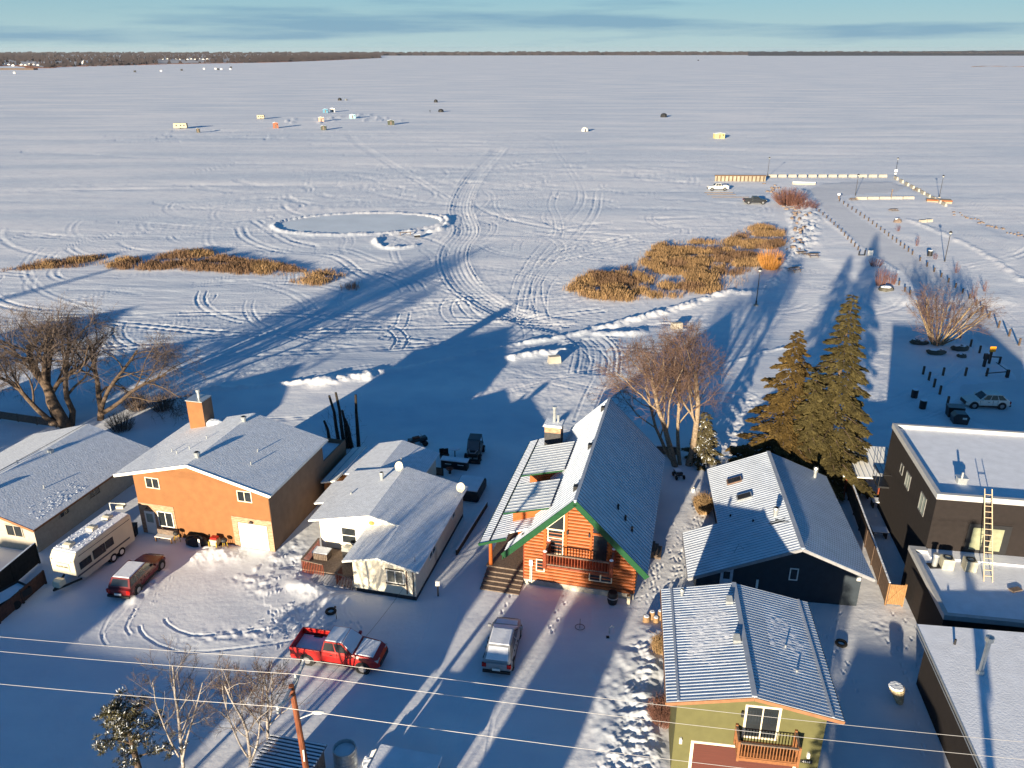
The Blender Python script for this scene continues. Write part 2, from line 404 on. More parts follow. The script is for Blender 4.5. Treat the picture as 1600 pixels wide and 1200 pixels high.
# the packed track across the lake
main = densify(px_line([(780,232),(742,275),(720,320),(728,360),(712,385),(708,410),(726,445),(775,480),(840,505),(900,520),(932,545),(930,585)]))
for o_, w_, d_ in ((0,1.9,0.08),(-2.3,0.2,0.07),(2.3,0.2,0.07),(-1.2,0.18,0.04),(-0.4,0.15,0.03),(0.5,0.18,0.04),(1.3,0.16,0.04),(2.9,0.15,0.07),(-3.1,0.14,0.06)): stamp(offset(main, o_), w_, d_, 0.8)
TR = [  # (points, gauge or 0 for a single narrow line, depth)
 ([(545,210),(560,225),(600,250),(650,280),(700,310)], 1.7, .08), ([(830,205),(900,235),(960,262),(1030,280),(1110,285)], 1.8, .08),
 ([(700,228),(800,240),(900,262),(1020,275)], 1.8, .06), ([(600,212),(780,225),(900,250),(1000,270),(1100,285)], 2.2, .05),
 ([(862,220),(872,240),(890,265),(907,295),(905,320),(885,345)], 1.8, .09), ([(868,300),(862,320),(870,340),(872,365),(850,385),(830,410),(815,440)], 1.8, .10),
 ([(1100,355),(980,358),(880,345),(760,335),(700,345)], 1.4, .10), ([(1090,370),(1000,368),(930,382),(870,395),(820,425),(805,460)], 1.8, .12),
 ([(1000,375),(920,395),(860,410),(830,430),(815,470)], 1.8, .12), ([(890,385),(850,415),(825,445),(815,485)], 1.8, .14), ([(935,300),(930,330),(905,365),(870,395),(835,440),(825,480)], 1.7, .12),
 ([(880,400),(845,430),(838,460),(850,500)], 1.8, .14), ([(960,380),(880,420),(850,450),(845,490)], 1.8, .12),
 ([(745,335),(768,310),(755,298),(742,300)], 1.4, .08), ([(750,345),(770,350),(765,368),(725,395)], 1.5, .10), ([(790,310),(775,315),(780,330),(800,345)], 1.2, .08),
 ([(400,345),(460,380),(540,390),(600,410),(680,420)], 1.8, .10), ([(330,400),(420,420),(520,420),(640,430),(700,440)], 1.8, .08),
 ([(300,445),(400,440),(500,445),(560,460)], 1.8, .10), ([(375,355),(385,372),(430,390),(520,400),(560,425),(600,445)], 1.7, .10), ([(580,425),(620,440),(635,455)], 1.6, .12), ([(600,425),(645,440),(660,455)], 1.6, .12),
 ([(575,505),(610,512),(628,530),(620,545)], 1.6, .14), ([(632,490),(625,510),(600,530)], 1.6, .12), ([(720,470),(735,490),(760,505)], 1.5, .10),
 ([(0,300),(200,285),(420,290),(700,280)], 2.0, .05), ([(0,330),(150,322),(350,318),(620,300)], 2.2, .05), ([(0,262),(300,255),(600,262)], 2, .05), ([(20,372),(200,365),(330,350),(430,340)], 2, .08),
 ([(1100,250),(1250,245),(1600,225)], 2, .05), ([(1000,240),(1300,250),(1600,262)], 2.2, .05), ([(1180,215),(1400,190),(1590,185)], 2, .05),
 ([(1550,110),(1480,135),(1400,165),(1300,195),(1200,210)], 6, .10), ([(1250,118),(1228,150),(1190,195)], 3, .08), ([(1380,120),(1408,145),(1400,165)], 3, .06),
 ([(940,590),(925,620),(910,660)], 1.8, .10), ([(930,585),(935,560),(915,540)], 2.2, .12),
 ([(1300,285),(1330,330),(1400,385),(1480,430),(1560,500),(1600,560)], 1.8, .05), ([(1320,290),(1350,330),(1420,380),(1500,430),(1590,510)], 1.8, .05),
 ([(1290,300),(1270,320),(1240,300),(1200,310)], 1.8, .07), ([(1480,330),(1540,345),(1600,365)], 1.6, .08), ([(1440,350),(1530,375),(1600,400)], 1.6, .08),
 ([(570,690),(585,660),(600,640)], 1.4, .05), ([(520,960),(470,985),(380,1000),(290,1005),(245,985),(238,972)], 1.6, .10),
 ([(190,940),(172,960),(148,985),(140,1000)], 1.5, .08), ([(205,935),(190,960),(178,985),(186,1000)], 1.5, .08),
 ([(790,960),(760,1000),(700,1090),(650,1190)], 1.8, .05), ([(775,1075),(750,1120),(735,1200)], 1.6, .05), ([(700,930),(690,980),(640,1100),(600,1200)], 1.8, .04),
 ([(860,860),(700,1000),(640,1100)], 1.6, .0)]
for pts, g, d in TR:
    if d > 0:
        near = pts[0][1] > 620; pair(densify(px_line(pts)), g, 0.10 if near else 0.15, d*(0.26 if near else .62))
rnd = random.Random(5)
for k in range(330):    # arcs and donuts left by sleds and cars
    x0 = rnd.uniform(-75, 60); y0 = rnd.uniform(105, 270); R = rnd.uniform(4, 30); a0 = rnd.uniform(0, 6.28); n = rnd.randint(6, 16); sg = rnd.choice((-1, 1))
    if k % 2: a0 = rnd.choice((0.5*pi, 1.5*pi)) + rnd.uniform(-.5, .5); R *= 2.2
    L = np.array([(x0 + R*cos(a0 + sg*i*0.11), y0 + R*sin(a0 + sg*i*0.11)) for i in range(n)])
    if abs(x0-55) < 12 and y0 < 130: continue
    pair(L, rnd.choice((1.3, 1.7, 0.5)), rnd.uniform(.10, .16), rnd.uniform(.015, .05)*(1.6 if x0 > 0 else 1))
for k in range(46):     # long faint lines over the ice
    x0 = rnd.uniform(-200, 120); y0 = rnd.uniform(150, 420); L = rnd.uniform(30, 150); a = rnd.uniform(-.25, .12)
    line = np.array([(x0 + L*t/10*cos(a), y0 + L*t/10*sin(a) + 3*sin(t/3 + k)) for t in range(11)]); pair(line, 1.8, .2, rnd.uniform(.05, .09))
for k in range(16):
    x0 = rnd.uniform(-90, 0); y0 = rnd.uniform(95, 118); L = rnd.uniform(15, 50); a = rnd.uniform(-.12, .2)
    pair(np.array([(x0 + L*t/8, y0 + a*L*t/8 + 2*sin(t/2.5+k)) for t in range(9)]), 1.6, .17, rnd.uniform(.06, .12))
# footprints
def steps(pts, depth=0.045, r=0.085, z=0):
    L = densify(px_line(pts), 0.75)
    for i, p in enumerate(L):
        t = L[min(i+1, len(L)-1)] - L[i-1 if i else 0]; t = t/(np.linalg.norm(t)+1e-9); q = p + np.array([-t[1], t[0]]) * (0.14 if i % 2 else -0.14) + np.array([rnd.gauss(0,.12), rnd.gauss(0,.12)])
        stamp(np.array([q - t*0.14, q + t*0.14]), r, depth, 0.7)
for pts in ([(500,905),(440,960),(430,1010)], [(480,870),(430,930),(420,980)], [(1080,850),(1120,740),(1180,620)], [(1060,900),(1090,800),(1150,640)], [(1390,1000),(1420,1080),(1440,1180)],
            [(270,905),(240,940),(200,965)], [(800,920),(780,980),(755,1010)], [(880,930),(860,990)], [(960,950),(985,1020)], [(1400,960),(1440,1040)], [(830,540),(760,560),(700,575),(600,590)],
            [(950,510),(1000,560),(1080,600)], [(1350,1100),(1300,1010),(1310,960)], [(0,690),(60,660),(120,620),(200,600)]):
    steps(pts)
for k in range(60):
    x0 = rnd.uniform(440, 560); y0 = rnd.uniform(880, 1000)
    steps([(x0, y0), (x0 + rnd.uniform(-60, 40), y0 + rnd.uniform(-30, 40))])
for k in range(50):
    x0 = rnd.uniform(1010, 1120); y0 = rnd.uniform(720, 950); x0 = 1140 - (y0-700)*0.45 + rnd.uniform(-35, 25)
    steps([(x0, y0), (x0 + rnd.uniform(-20, 20), y0 + rnd.uniform(-40, 40))])
# rink rim, shovelled patch, shore bank, heaps
rink = [G(560+132*cos(t), 350+16.5*sin(t) - 4*cos(t))[:2] for t in np.linspace(0, 2*pi, 61)]
ridge(np.array(rink), 0.8, 0.42, 0.5, 1)
RK = np.array([G(560+130*cos(t), 350+15.8*sin(t) - 4*cos(t))[:2] for t in np.linspace(0, 2*pi, 60, endpoint=False)])
ZZ = ZZ * (1 - poly_mask(RK, .5, 0.0) * 1.0) 
ridge(densify(px_line([(655,362),(610,366),(588,376),(600,387),(628,388),(650,384)])), 0.7, 0.5, .6, 2)
ridge(densify(px_line([(690,338),(702,345),(690,358),(672,362)])), 0.9, 0.6, .7, 3)
shore = densify(px_line([(330,608),(450,600),(560,585),(640,575),(730,555),(800,540),(870,528),(905,522)]))
ridge(shore, 0.55, 0.30, 0.9, 4)
shore2 = densify(px_line([(900,522),(960,508),(1010,495),(1070,478),(1130,458),(1190,455),(1225,420),(1240,380),(1235,330)]))
ridge(shore2, 0.8, 0.45, 0.9, 5)
ridge(densify(px_line([(500,598),(540,590),(575,588)])), 1.2, 0.5, .6, 6); ridge(densify(px_line([(800,560),(840,553),(880,550)])), 0.9, 0.5, .6, 7)
ridge(densify(px_line([(935,522),(985,522),(1000,518)])), 0.9, 0.45, .6, 8); ridge(densify(px_line([(1050,600),(1200,548),(1240,545)])), 0.3, 0.15, .9, 9)
ridge(densify(px_line([(985,1040),(965,1110),(950,1200),(940,1260)])), 1.5, 0.26, .4, 10)
ridge(densify(px_line([(1020,1000),(1010,1090),(1000,1200)])), 1.3, 0.3, .4, 11)
ridge(densify(px_line([(330,865),(350,868)])), 1.1, 0.3, .6, 12); ridge(densify(px_line([(470,915),(490,922)])), 0.8, 0.25, .6, 13)
ridge(densify(px_line([(520,940),(545,935)])), 0.7, 0.22, .6, 14); ridge(densify(px_line([(255,895),(235,915),(205,940)])), 0.35, 0.16, .9, 15)
ridge(densify(px_line([(1270,330),(1330,375),(1400,425)])), 0.7, 0.16, .6, 16)
ridge(densify(px_line([(1420,345),(1480,370),(1540,400),(1600,440)])), 0.9, 0.25, .8, 17)
for i, (cx, cy, rr) in enumerate(((612,186,24),(478,189,30),(590,186,18),(570,182,22),(545,186,30))):
    ridge(np.array([G(cx + rr*cos(t), cy + rr*.11*sin(t))[:2] for t in np.linspace(0.4, 5.6, 30)]), 0.9, 0.35, .8, 20+i)
# the rock slope beside the reeds and pier
ridge(densify(px_line([(1250,300),(1262,330),(1255,370),(1235,400)])), 2.2, 0.8, .8, 30)
bank_m = pxm([(985,1000),(1040,985),(1047,1260),(900,1260)], 1.5, 1.0)
ZZ += bank_m*(0.22*np.abs(fbm(XX/.8, YY/.5, 3, 61)) + .10*fbm(XX/.25, YY/.22, 2, 63))
for pp in ([(300,840),(400,850),(380,885),(290,890)], [(450,890),(520,890),(560,950),(470,950)]): ZZ += pxm(pp, 1.0, 1.0)*(.14*np.abs(fbm(XX/.5, YY/.45, 3, 67)))
road_m = np.maximum(pxm([(1262,298),(1290,286),(1380,284),(1418,292),(1400,303),(1330,306),(1306,312),(1330,333),(1395,380),(1440,408),(1530,478),(1600,543),(1600,610),(1540,545),(1460,474),(1400,424),(1345,389),(1287,332)], .6, .3), pxm([(1500,600),(1620,590),(1700,700),(1560,680),(1480,640)], .6, .6))
ZZ *= (1 - .85*road_m)
LAND = poly_mask(px_line([(1240,300),(1270,286),(1400,283),(1490,316),(1600,380),(1600,480),(1400,480),(1260,400)]), 4, 1.0)
ZZ += 0.25*LAND
_t = np.clip((YY - 84) / 34.0, 0, 1); ZZ += -0.9 * _t * _t * (3 - 2 * _t)
me = bpy.data.meshes.new('snow_ground'); ny, nx = XX.shape
co = np.stack([XX, YY, ZZ], -1).astype(np.float32).reshape(-1, 3)
me.vertices.add(len(co)); me.vertices.foreach_set('co', co.ravel())
ii = (np.arange(ny-1)[:, None]*nx + np.arange(nx-1)[None, :]).ravel().astype(np.int32)
q = np.stack([ii, ii+1, ii+nx+1, ii+nx], 1).ravel()
me.loops.add(len(q)); me.loops.foreach_set('vertex_index', q); me.polygons.add(len(ii)); me.polygons.foreach_set('loop_start', np.arange(len(ii), dtype=np.int32)*4)
me.polygons.foreach_set('use_smooth', np.ones(len(ii), bool)); me.update(calc_edges=True)
gm = bpy.data.materials.new('lake_and_yard_snow'); gm.use_nodes = True; t = gm.node_tree; b = t.nodes['Principled BSDF']
b.inputs['Roughness'].default_value = 0.7; b.inputs['Specular IOR Level'].default_value = 0.25
geo = N(t, 'ShaderNodeNewGeometry'); mp = N(t, 'ShaderNodeMapping'); t.links.new(geo.outputs['Position'], mp.inputs[0]); mp.inputs['Scale'].default_value = (0.012, 0.055, 1)
n1 = N(t, 'ShaderNodeTexNoise'); n1.inputs['Scale'].default_value = 1.0; n1.inputs['Detail'].default_value = 8; n1.inputs['Roughness'].default_value = .6; t.links.new(mp.outputs[0], n1.inputs[0])
r1 = N(t, 'ShaderNodeValToRGB'); t.links.new(n1.outputs[0], r1.inputs[0])
e = r1.color_ramp.elements; e[0].position = .38; e[0].color = (0.66, 0.70, 0.76, 1); e[1].position = .62; e[1].color = (0.86, 0.85, 0.86, 1)
n3 = N(t, 'ShaderNodeTexNoise'); n3.inputs['Scale'].default_value = 0.35; n3.inputs['Detail'].default_value = 6; t.links.new(geo.outputs['Position'], n3.inputs[0])
r3 = N(t, 'ShaderNodeValToRGB'); t.links.new(n3.outputs[0], r3.inputs[0]); e = r3.color_ramp.elements; e[0].position = .35; e[0].color = (.93, .93, .95, 1); e[1].position = .6; e[1].color = (1, 1, 1, 1)
mm = N(t, 'ShaderNodeMix', data_type='RGBA', blend_type='MULTIPLY'); mm.inputs[0].default_value = 1; t.links.new(r1.outputs[0], mm.inputs[6]); t.links.new(r3.outputs[0], mm.inputs[7]); t.links.new(mm.outputs[2], b.inputs['Base Color'])
n2 = N(t, 'ShaderNodeTexNoise'); n2.inputs['Scale'].default_value = 3.0; n2.inputs['Detail'].default_value = 5; t.links.new(geo.outputs['Position'], n2.inputs[0])
bp = N(t, 'ShaderNodeBump'); bp.inputs['Strength'].default_value = .35; bp.inputs['Distance'].default_value = .05; t.links.new(n2.outputs[0], bp.inputs['Height']); t.links.new(bp.outputs[0], b.inputs['Normal'])
mp4 = N(t, 'ShaderNodeMapping'); mp4.inputs['Scale'].default_value = (.35, 1.6, 1); t.links.new(geo.outputs['Position'], mp4.inputs[0]); n4 = N(t, 'ShaderNodeTexNoise'); n4.inputs['Scale'].default_value = 1.0; n4.inputs['Detail'].default_value = 6; n4.inputs['Roughness'].default_value = .65; t.links.new(mp4.outputs[0], n4.inputs[0])
b4 = N(t, 'ShaderNodeBump'); b4.inputs['Strength'].default_value = .5; b4.inputs['Distance'].default_value = .16; sx = N(t, 'ShaderNodeSeparateXYZ'); t.links.new(geo.outputs['Position'], sx.inputs[0]); mr = N(t, 'ShaderNodeMapRange'); mr.inputs[1].default_value = 62; mr.inputs[2].default_value = 120; mr.inputs[3].default_value = .08; mr.inputs[4].default_value = .5; t.links.new(sx.outputs['Y'], mr.inputs[0]); t.links.new(mr.outputs[0], b4.inputs['Strength']); t.links.new(n4.outputs[0], b4.inputs['Height']); t.links.new(b4.outputs[0], bp.inputs['Normal'])
me.materials.append(gm)
gm2 = gm.copy(); gm2.name = 'packed_road_snow'; e = [n for n in gm2.node_tree.nodes if n.type == 'VALTORGB'][0].color_ramp.elements; e[0].color = (.62,.63,.66,1); e[1].color = (.74,.74,.76,1); me.materials.append(gm2)
_rm = road_m[:-1, :-1].ravel() > .5; me.polygons.foreach_set('material_index', _rm.astype(np.int32))
ground = bpy.data.objects.new('snow_ground', me); COL.objects.link(ground); ground['kind'] = 'structure'; ground['label'] = 'snow covered yards and frozen lake with crossing tyre tracks'
del co, q, ii
def zat(x, y):
    "height of the snow at a world point"
    r = min(max(int(np.searchsorted(ys, y)), 0), len(ys)-1); c = min(max(int(np.searchsorted(cs, x/max(ys[r], 34))), 0), len(cs)-1); return float(ZZ[r, c])
ice = mat('rink_ice', (0.66, 0.70, 0.74), 0.5, 0.06, 0.15, spec=0.4)
M = MB(); M.prism([tuple(p) for p in RK[::-1]], -0.9, -0.86); o = M.build('rink_ice', ice); o['kind'] = 'structure'
# world bbox orientation: make sure the sheet faces up
# ------------------------------------------------------------------ houses
def house_frame(px, py, az, name, label, z=0.0, group=None):
    P = G(px, py); return thing(name, label, 'house', (P.x, P.y, z), -radians(az), group)
def vent(parent, x, y, z, h=0.35, r=0.05, cap=False, name='roof_vent', m=None):
    M = MB(); M.cyl(x, y, z - .12, z + h, r, n=8)
    if cap: M.cyl(x, y, z + h*0.55, z + h*0.8, r*1.35, n=10); M.cyl(x, y, z + h*0.85, z + h, r*1.6, r*1.2, n=10)
    return M.build(name, m or galv, parent)
def wall_part(parent, prof, v0, v1, m, name='wall'):
    return MB().gable(prof, v0, v1).build(name, m, parent)
def courses(M, bs, lo, hi, z0, z1, step, depth=0.02, m=0, rnd=False, n=1):
    "boards or logs on a wall; lo(z), hi(z) give the ends of each course"
    O, A, B = Vector(bs[0]), Vector(bs[1]), Vector(bs[2]); z = z0
    while z < z1 - 0.02:
        t = min(z + step, z1); a0 = max(lo(z), lo(t)); a1 = min(hi(z), hi(t))
        if a1 - a0 > 0.05:
            k = 6 if rnd else 1
            prof = [(depth * (sin(pi*i/k) if rnd else (1 - i*0.85)), z + (t - z) * (i/k)) for i in range(k+1)] if rnd else [(depth, z), (depth*.15, t)]
            P = lambda a, o, zz: O + A*a + B*o + Vector((0, 0, zz))
            prof = [(0.0005, z)] + prof + [(0.0005, t)]
            vs = [P(a0, o, zz) for o, zz in prof] + [P(a1, o, zz) for o, zz in prof]; q = len(prof)
            fs = [(i, i+1, q+i+1, q+i)[::-1] for i in range(q-1)] + [tuple(range(q)), tuple(range(2*q-1, q-1, -1))]
            M.add(vs, fs, m)
        z = t
    return M
shingle = mat('snowed_shingles', (0.80, 0.83, 0.88), 0.75, 0.07, 2.5)
t_ = shingle.node_tree; br = N(t_, 'ShaderNodeTexBrick'); br.inputs['Scale'].default_value = 2.2; br.inputs['Mortar Size'].default_value = .03; br.inputs['Color1'].default_value = (1,1,1,1); br.inputs['Color2'].default_value = (.8,.8,.8,1); br.inputs['Mortar'].default_value = (.2,.2,.2,1); br.inputs['Row Height'].default_value = .35
tcs = N(t_, 'ShaderNodeTexCoord'); mps = N(t_, 'ShaderNodeMapping'); mps.inputs['Rotation'].default_value = (0, 0, pi/2); t_.links.new(tcs.outputs['Object'], mps.inputs[0]); t_.links.new(mps.outputs[0], br.inputs[0])
nn = N(t_, 'ShaderNodeTexNoise'); nn.inputs['Scale'].default_value = 7; t_.links.new(tcs.outputs['Object'], nn.inputs[0])
ad = N(t_, 'ShaderNodeMath', operation='ADD'); t_.links.new(br.outputs['Color'], ad.inputs[0]); t_.links.new(nn.outputs[0], ad.inputs[1])
bps = N(t_, 'ShaderNodeBump'); bps.inputs['Strength'].default_value = .6; bps.inputs['Distance'].default_value = .03; t_.links.new(ad.outputs[0], bps.inputs['Height']); t_.links.new(bps.outputs[0], t_.nodes['Principled BSDF'].inputs['Normal'])
sm_ = N(t_, 'ShaderNodeMix', data_type='RGBA', blend_type='MULTIPLY'); sm_.inputs[0].default_value = .26; t_.links.new(t_.nodes['Color Ramp'].outputs[0], sm_.inputs[6]); t_.links.new(br.outputs['Color'], sm_.inputs[7]); t_.links.new(sm_.outputs[2], t_.nodes['Principled BSDF'].inputs['Base Color'])

# ---- brown two storey house
brown = mat('orange_brown_siding', (0.235, 0.10, 0.036), 0.75, 0.08, 1.5)
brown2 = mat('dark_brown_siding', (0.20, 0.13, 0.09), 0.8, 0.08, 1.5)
stone = mat('stone_veneer', (0.30, 0.16, 0.09), 0.9, 0.3, 2, col2=(0.45, 0.30, 0.20), stretch=(1.5, 1.5, 7), bump=0.6, bscale=3)
H = house_frame(430, 862, 13.8, 'brown_house', 'two storey orange brown house with white garage door and stone trim')
gz = lambda u: 5.25 + 1.75 * (1 - abs(u + 6.3) / 6.3) if True else 0
prof = [(-11.7, 0), (0, 0), (0, 5.3), (-5.9, 6.85), (-11.7, 5.3)]
wall_part(H, prof, 0.0, 9.0, brown)
M = MB(); top = lambda z: 0 if z < 5.3 else (z - 5.3) / (6.85 - 5.3)
courses(M, front(0), lambda z: -11.69 + 5.8*top(z), lambda z: -0.01 - 5.89*top(z), 0.25, 6.8, 0.14, 0.014); M.build('siding', brown, H)
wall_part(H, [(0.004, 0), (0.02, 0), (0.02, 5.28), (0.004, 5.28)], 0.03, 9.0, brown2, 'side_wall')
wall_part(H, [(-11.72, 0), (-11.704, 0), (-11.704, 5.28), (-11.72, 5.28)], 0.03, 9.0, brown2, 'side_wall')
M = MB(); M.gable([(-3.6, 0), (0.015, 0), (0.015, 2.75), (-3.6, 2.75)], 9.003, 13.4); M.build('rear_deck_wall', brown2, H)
M = MB(); M.box(-3.5, 9.1, 2.76, -.05, 13.3, 2.8, 0); M.box(-0.1, 9.0, 2.751, 0.02, 13.4, 3.25, 1); M.box(-3.6, 13.28, 2.751, -.1, 13.4, 3.2, 1)
M.build('rear_deck', [snow_lump, brown2], H)
M = MB()
rf = lambda u: 5.35 + (6.98 - 5.35) * (1 - abs(u + 6.3) / (6.75 if u < -6.3 else 6.65))
M.slab((-13.05, -.45, rf(-13.05)), (-6.3, -.45, 7.05), (-6.3, 9.3, 7.05), (-13.05, 9.3, rf(-13.05)), .14)
M.slab((-6.3, -.45, 7.05), (0.45, -.45, rf(.45)), (0.45, 9.3, rf(.45)), (-6.3, 9.3, 7.05), .14)
M.build('roof', shingle, H)
M = MB(); M.bar((-13.05, -.48, rf(-13.05) - .1), (-6.3, -.48, 6.95), .05, .24); M.bar((-6.3, -.48, 6.95), (.45, -.48, rf(.45) - .1), .05, .24)
M.bar((.48, -.45, rf(.45) - .1), (.48, 9.3, rf(.45) - .1), .05, .16); M.build('fascia', white_trim, H)
for u, v in ((-9.99, 4.95), (-1.99, 4.7)): window(H, front(0.0), u, 4.35 if u < -5 else 4.25, 1.1, .82, 2, cream_trim)
M = MB(); M.box(-11.7, -.05, 0, -8.5, -.003, 2.8); M.build('stone_trim', stone, H)
window(H, front(-.05), -9.35, .95, 1.25, 1.25, 2, white_trim)
M = MB(); fb(M, front(-.05), -11.25, -10.35, 0, .05, .05, 2.1); D = M.build('door', white_trim, H)
M = MB(); fb(M, front(-.05), -11.1, -10.5, .05, .06, 1.1, 1.9); M.build('pane', blind_glass, D)
M = MB(); M.box(-3.4, -.05, 0, -2.95, -.003, 2.75); M.box(-0.4, -.05, 0, 0.03, -.003, 2.75); M.box(-2.95, -.05, 2.3, -.4, -.003, 2.75); M.build('stone_trim', stone, H)
gd = mat('white_garage_door', (0.80, 0.78, 0.70), 0.5, 0.03)
M = MB()
for k in range(4): fb(M, front(0), -2.9, -.45, 0, .045, .05 + k*.55, .05 + k*.55 + .545)
M.build('garage_door', gd, H)
M = MB(); M.hexa([(-1.9,-.25,2.42),(-1.5,-.25,2.42),(-1.5,-.05,2.42),(-1.9,-.05,2.42)], [(-1.8,-.2,2.52),(-1.6,-.2,2.52),(-1.6,-.05,2.56),(-1.8,-.05,2.56)]); M.build('wall_lamp', black_metal, H)
M = MB(); M.hexa([(-11.0,-.25,2.42),(-10.6,-.25,2.42),(-10.6,-.05,2.42),(-11.0,-.05,2.42)], [(-10.9,-.2,2.52),(-10.7,-.2,2.52),(-10.7,-.05,2.56),(-10.9,-.05,2.56)]); M.build('wall_lamp', black_metal, H)
M = MB(); M.box(-11.6, 7.6, 5.0, -10.1, 9.0, 8.35); ch = M.build('chimney', [brown], H)
M = MB(); M.box(-11.66, 7.54, 8.35, -10.04, 9.06, 8.42); M.cyl(-10.8, 8.3, 8.42, 9.1, .13, n=10); M.cyl(-10.8, 8.3, 9.0, 9.2, .2, n=10); M.build('chimney_cap', galv, ch)
M = MB(); M.box(-10.095, 7.6, 5.0, -10.08, 9.0, 8.34); M.build('shade_tinted_siding', brown2, ch)  # darker brown sheet puts the shade of the chimney's right face into its colour
M = MB(); M.blob((-9.6, 8.2, 6.2), (1.0, .6, .35), 4, jit=.05); M.build('snow_drift', snow_lump, H)
for u, v, h in ((-6.25, .9, .38), (-6.25, 7.6, .38)): vent(H, u, v, 6.98, .5, .17, True)
for u, v in ((-9.9, 2.7), (-9.0, 2.1), (-8.3, 2.8), (-7.9, 4.6), (-3.1, 4.2), (-2.6, 2.3)): vent(H, u, v, rf(u), .32, .045)

# ---- left beige bungalow
beige = mat('beige_stucco', (0.40, 0.36, 0.30), 0.9, 0.08, 4, bump=.3)
P = G(430, 862); ca, sa = cos(radians(13.8)), sin(radians(13.8))
def loc_of(px, py, az, u, v):
    P = G(px, py); a = radians(az); return Vector((P.x + cos(a)*u + sin(a)*v, P.y - sin(a)*u + cos(a)*v, 0))
O = loc_of(430, 862, 13.8, -17.1, -5.0)
H = thing('beige_bungalow', 'low beige bungalow with snowy roof behind the travel trailer', 'house', O, -radians(13.8))
wall_part(H, [(-12.2, 0), (-.6, 0), (-.6, 2.5), (-6.5, 4.2), (-12.2, 2.5)], .5, 13.2, beige)
rr = lambda u: 2.62 + 1.75 * (1 - abs(u + 6.1) / 6.3)
M = MB(); M.slab((.2, -.2, rr(.2)), (.2, 13.7, rr(.2)), (-6.1, 13.7, 4.37), (-6.1, -.2, 4.37), .15); M.slab((-6.1, -.2, 4.37), (-6.1, 13.7, 4.37), (-12.6, 13.7, rr(-12.6)), (-12.6, -.2, rr(-12.6)), .15); M.build('roof', shingle, H)
M = MB(); M.bar((.2, -.23, rr(.2) - .1), (-6.1, -.23, 4.27), .05, .2); M.bar((.22, -.2, rr(.2) - .09), (.22, 13.7, rr(.2) - .09), .04, .16); M.bar((-6.1, -.23, 4.27), (-12.6, -.23, rr(-12.6) - .1), .05, .2)
M.build('fascia', mat('brown_trim', (0.25, 0.12, 0.06), .7), H)
window(H, right(-.6), 3.6, 1.55, .9, .5, 2, beige); window(H, right(-.6), 7.0, 1.4, 1.2, .8, 2, beige); window(H, front(.5), -2.4, 1.3, 1.4, .9, 2, beige)
for u, v, h, r, c in ((-7.6, 3.6, 1.0, .09, True), (-7.1, 3.2, 1.0, .09, True)): vent(H, u, v, rr(u), h, r, c, 'flue_pipe')
for u, v in ((-5.2, 2.2), (-5.5, 8.4)): M = MB(); M.box(u-.18, v-.18, rr(u) - .05, u+.18, v+.18, rr(u)+.22); M.build('roof_vent', galv, H)
for u, v in ((-6.8, 1.2), (-2.6, 4.2), (-6.6, 6.0)): vent(H, u, v, rr(u), .3, .05)
M = MB(); M.bar((-7.3, 3.3, rr(-7.3)+.08), (-6.3, 13.5, rr(-6.3)+.08), .03, .03); M.build('roof_cable', black_metal, H)
M = MB(); rnd = random.Random(3)
for k in range(70):
    u = -.3 - abs(rnd.gauss(0, .6)); v = rnd.uniform(1.0, 6.0); M.blob((u, v, rr(u) + .0), (.05, .12, .03), k, jit=.3, nu=6, nv=4)
M.build('snow_clumps', snow_lump, H)

# ---- white bungalow
white_w = mat('white_stucco', (0.68, 0.62, 0.50), 0.85, 0.05, 2, bump=.2)
skirt = mat('dark_skirting', (0.03, 0.03, 0.035), .7)
H = house_frame(651, 939, 13.5, 'white_bungalow', 'rambling white bungalow with snowy roofs and a wooden deck')
Z0 = .35; pl = lambda u: 2.75 + (.4 - u) * .225      # the common right hand slope
M = MB(); M.gable([(-4.7, Z0), (0, Z0), (0, 2.7), (-2.6, 3.3), (-4.7, 2.75)], 0, 4.6)
M.gable([(-9.3, Z0), (0, Z0), (0, 2.7), (-5.0, 3.82), (-9.3, 2.75)], 4.25, 11.5); M.gable([(-10.4, Z0), (-4.3, Z0), (-4.3, 2.3), (-7.5, 3.1), (-10.4, 2.3)], 11.5, 17.3); M.build('wall', white_w, H)
M = MB(); M.box(-4.68, .02, 0, -.02, 4.5, Z0); M.box(-9.28, 4.3, 0, -.02, 11.48, Z0); M.box(-10.3, 11.5, 0, -4.35, 17.2, Z0); M.build('skirting', skirt, H)
M = MB(); M.slab((.4, 3.9, pl(.4)), (.4, 11.8, pl(.4)), (-5, 11.8, pl(-5)), (-5, 3.9, pl(-5)), .13)
M.slab((.4, -.35, pl(.4)), (.4, 3.9, pl(.4)), (-2.6, 3.9, pl(-2.6)), (-2.6, -.35, pl(-2.6)), .13)
M.slab((-2.6, -.35, pl(-2.6)), (-2.6, 4.25, pl(-2.6)), (-5.3, 4.25, 2.78), (-5.3, -.35, 2.78), .13)
M.slab((-5, 3.9, pl(-5)), (-5, 11.8, pl(-5)), (-10.0, 11.8, 2.85), (-10.0, 3.9, 2.85), .13)
M.slab((-10.0, 6.6, 2.80), (-10.0, 10.2, 2.80), (-10.9, 10.2, 2.62), (-10.9, 6.6, 2.62), .12)
M.slab((-4.0, 11.8, 2.42), (-4.0, 17.6, 2.42), (-7.5, 17.6, 3.3), (-7.5, 11.2, 3.3), .12); M.slab((-7.5, 11.8, 3.3), (-7.5, 17.6, 3.3), (-10.8, 17.6, 2.47), (-10.8, 11.8, 2.47), .12)
M.build('roof', shingle, H)
M = MB(); ribbed(M, (-12.2, 10.4, 2.25), (-10.8, 10.4, 2.6), (-10.8, 17.0, 2.6), (-12.2, 17.0, 2.25), .6); M.build('lean_to_roof', [metal_bare, metal_rib], H)
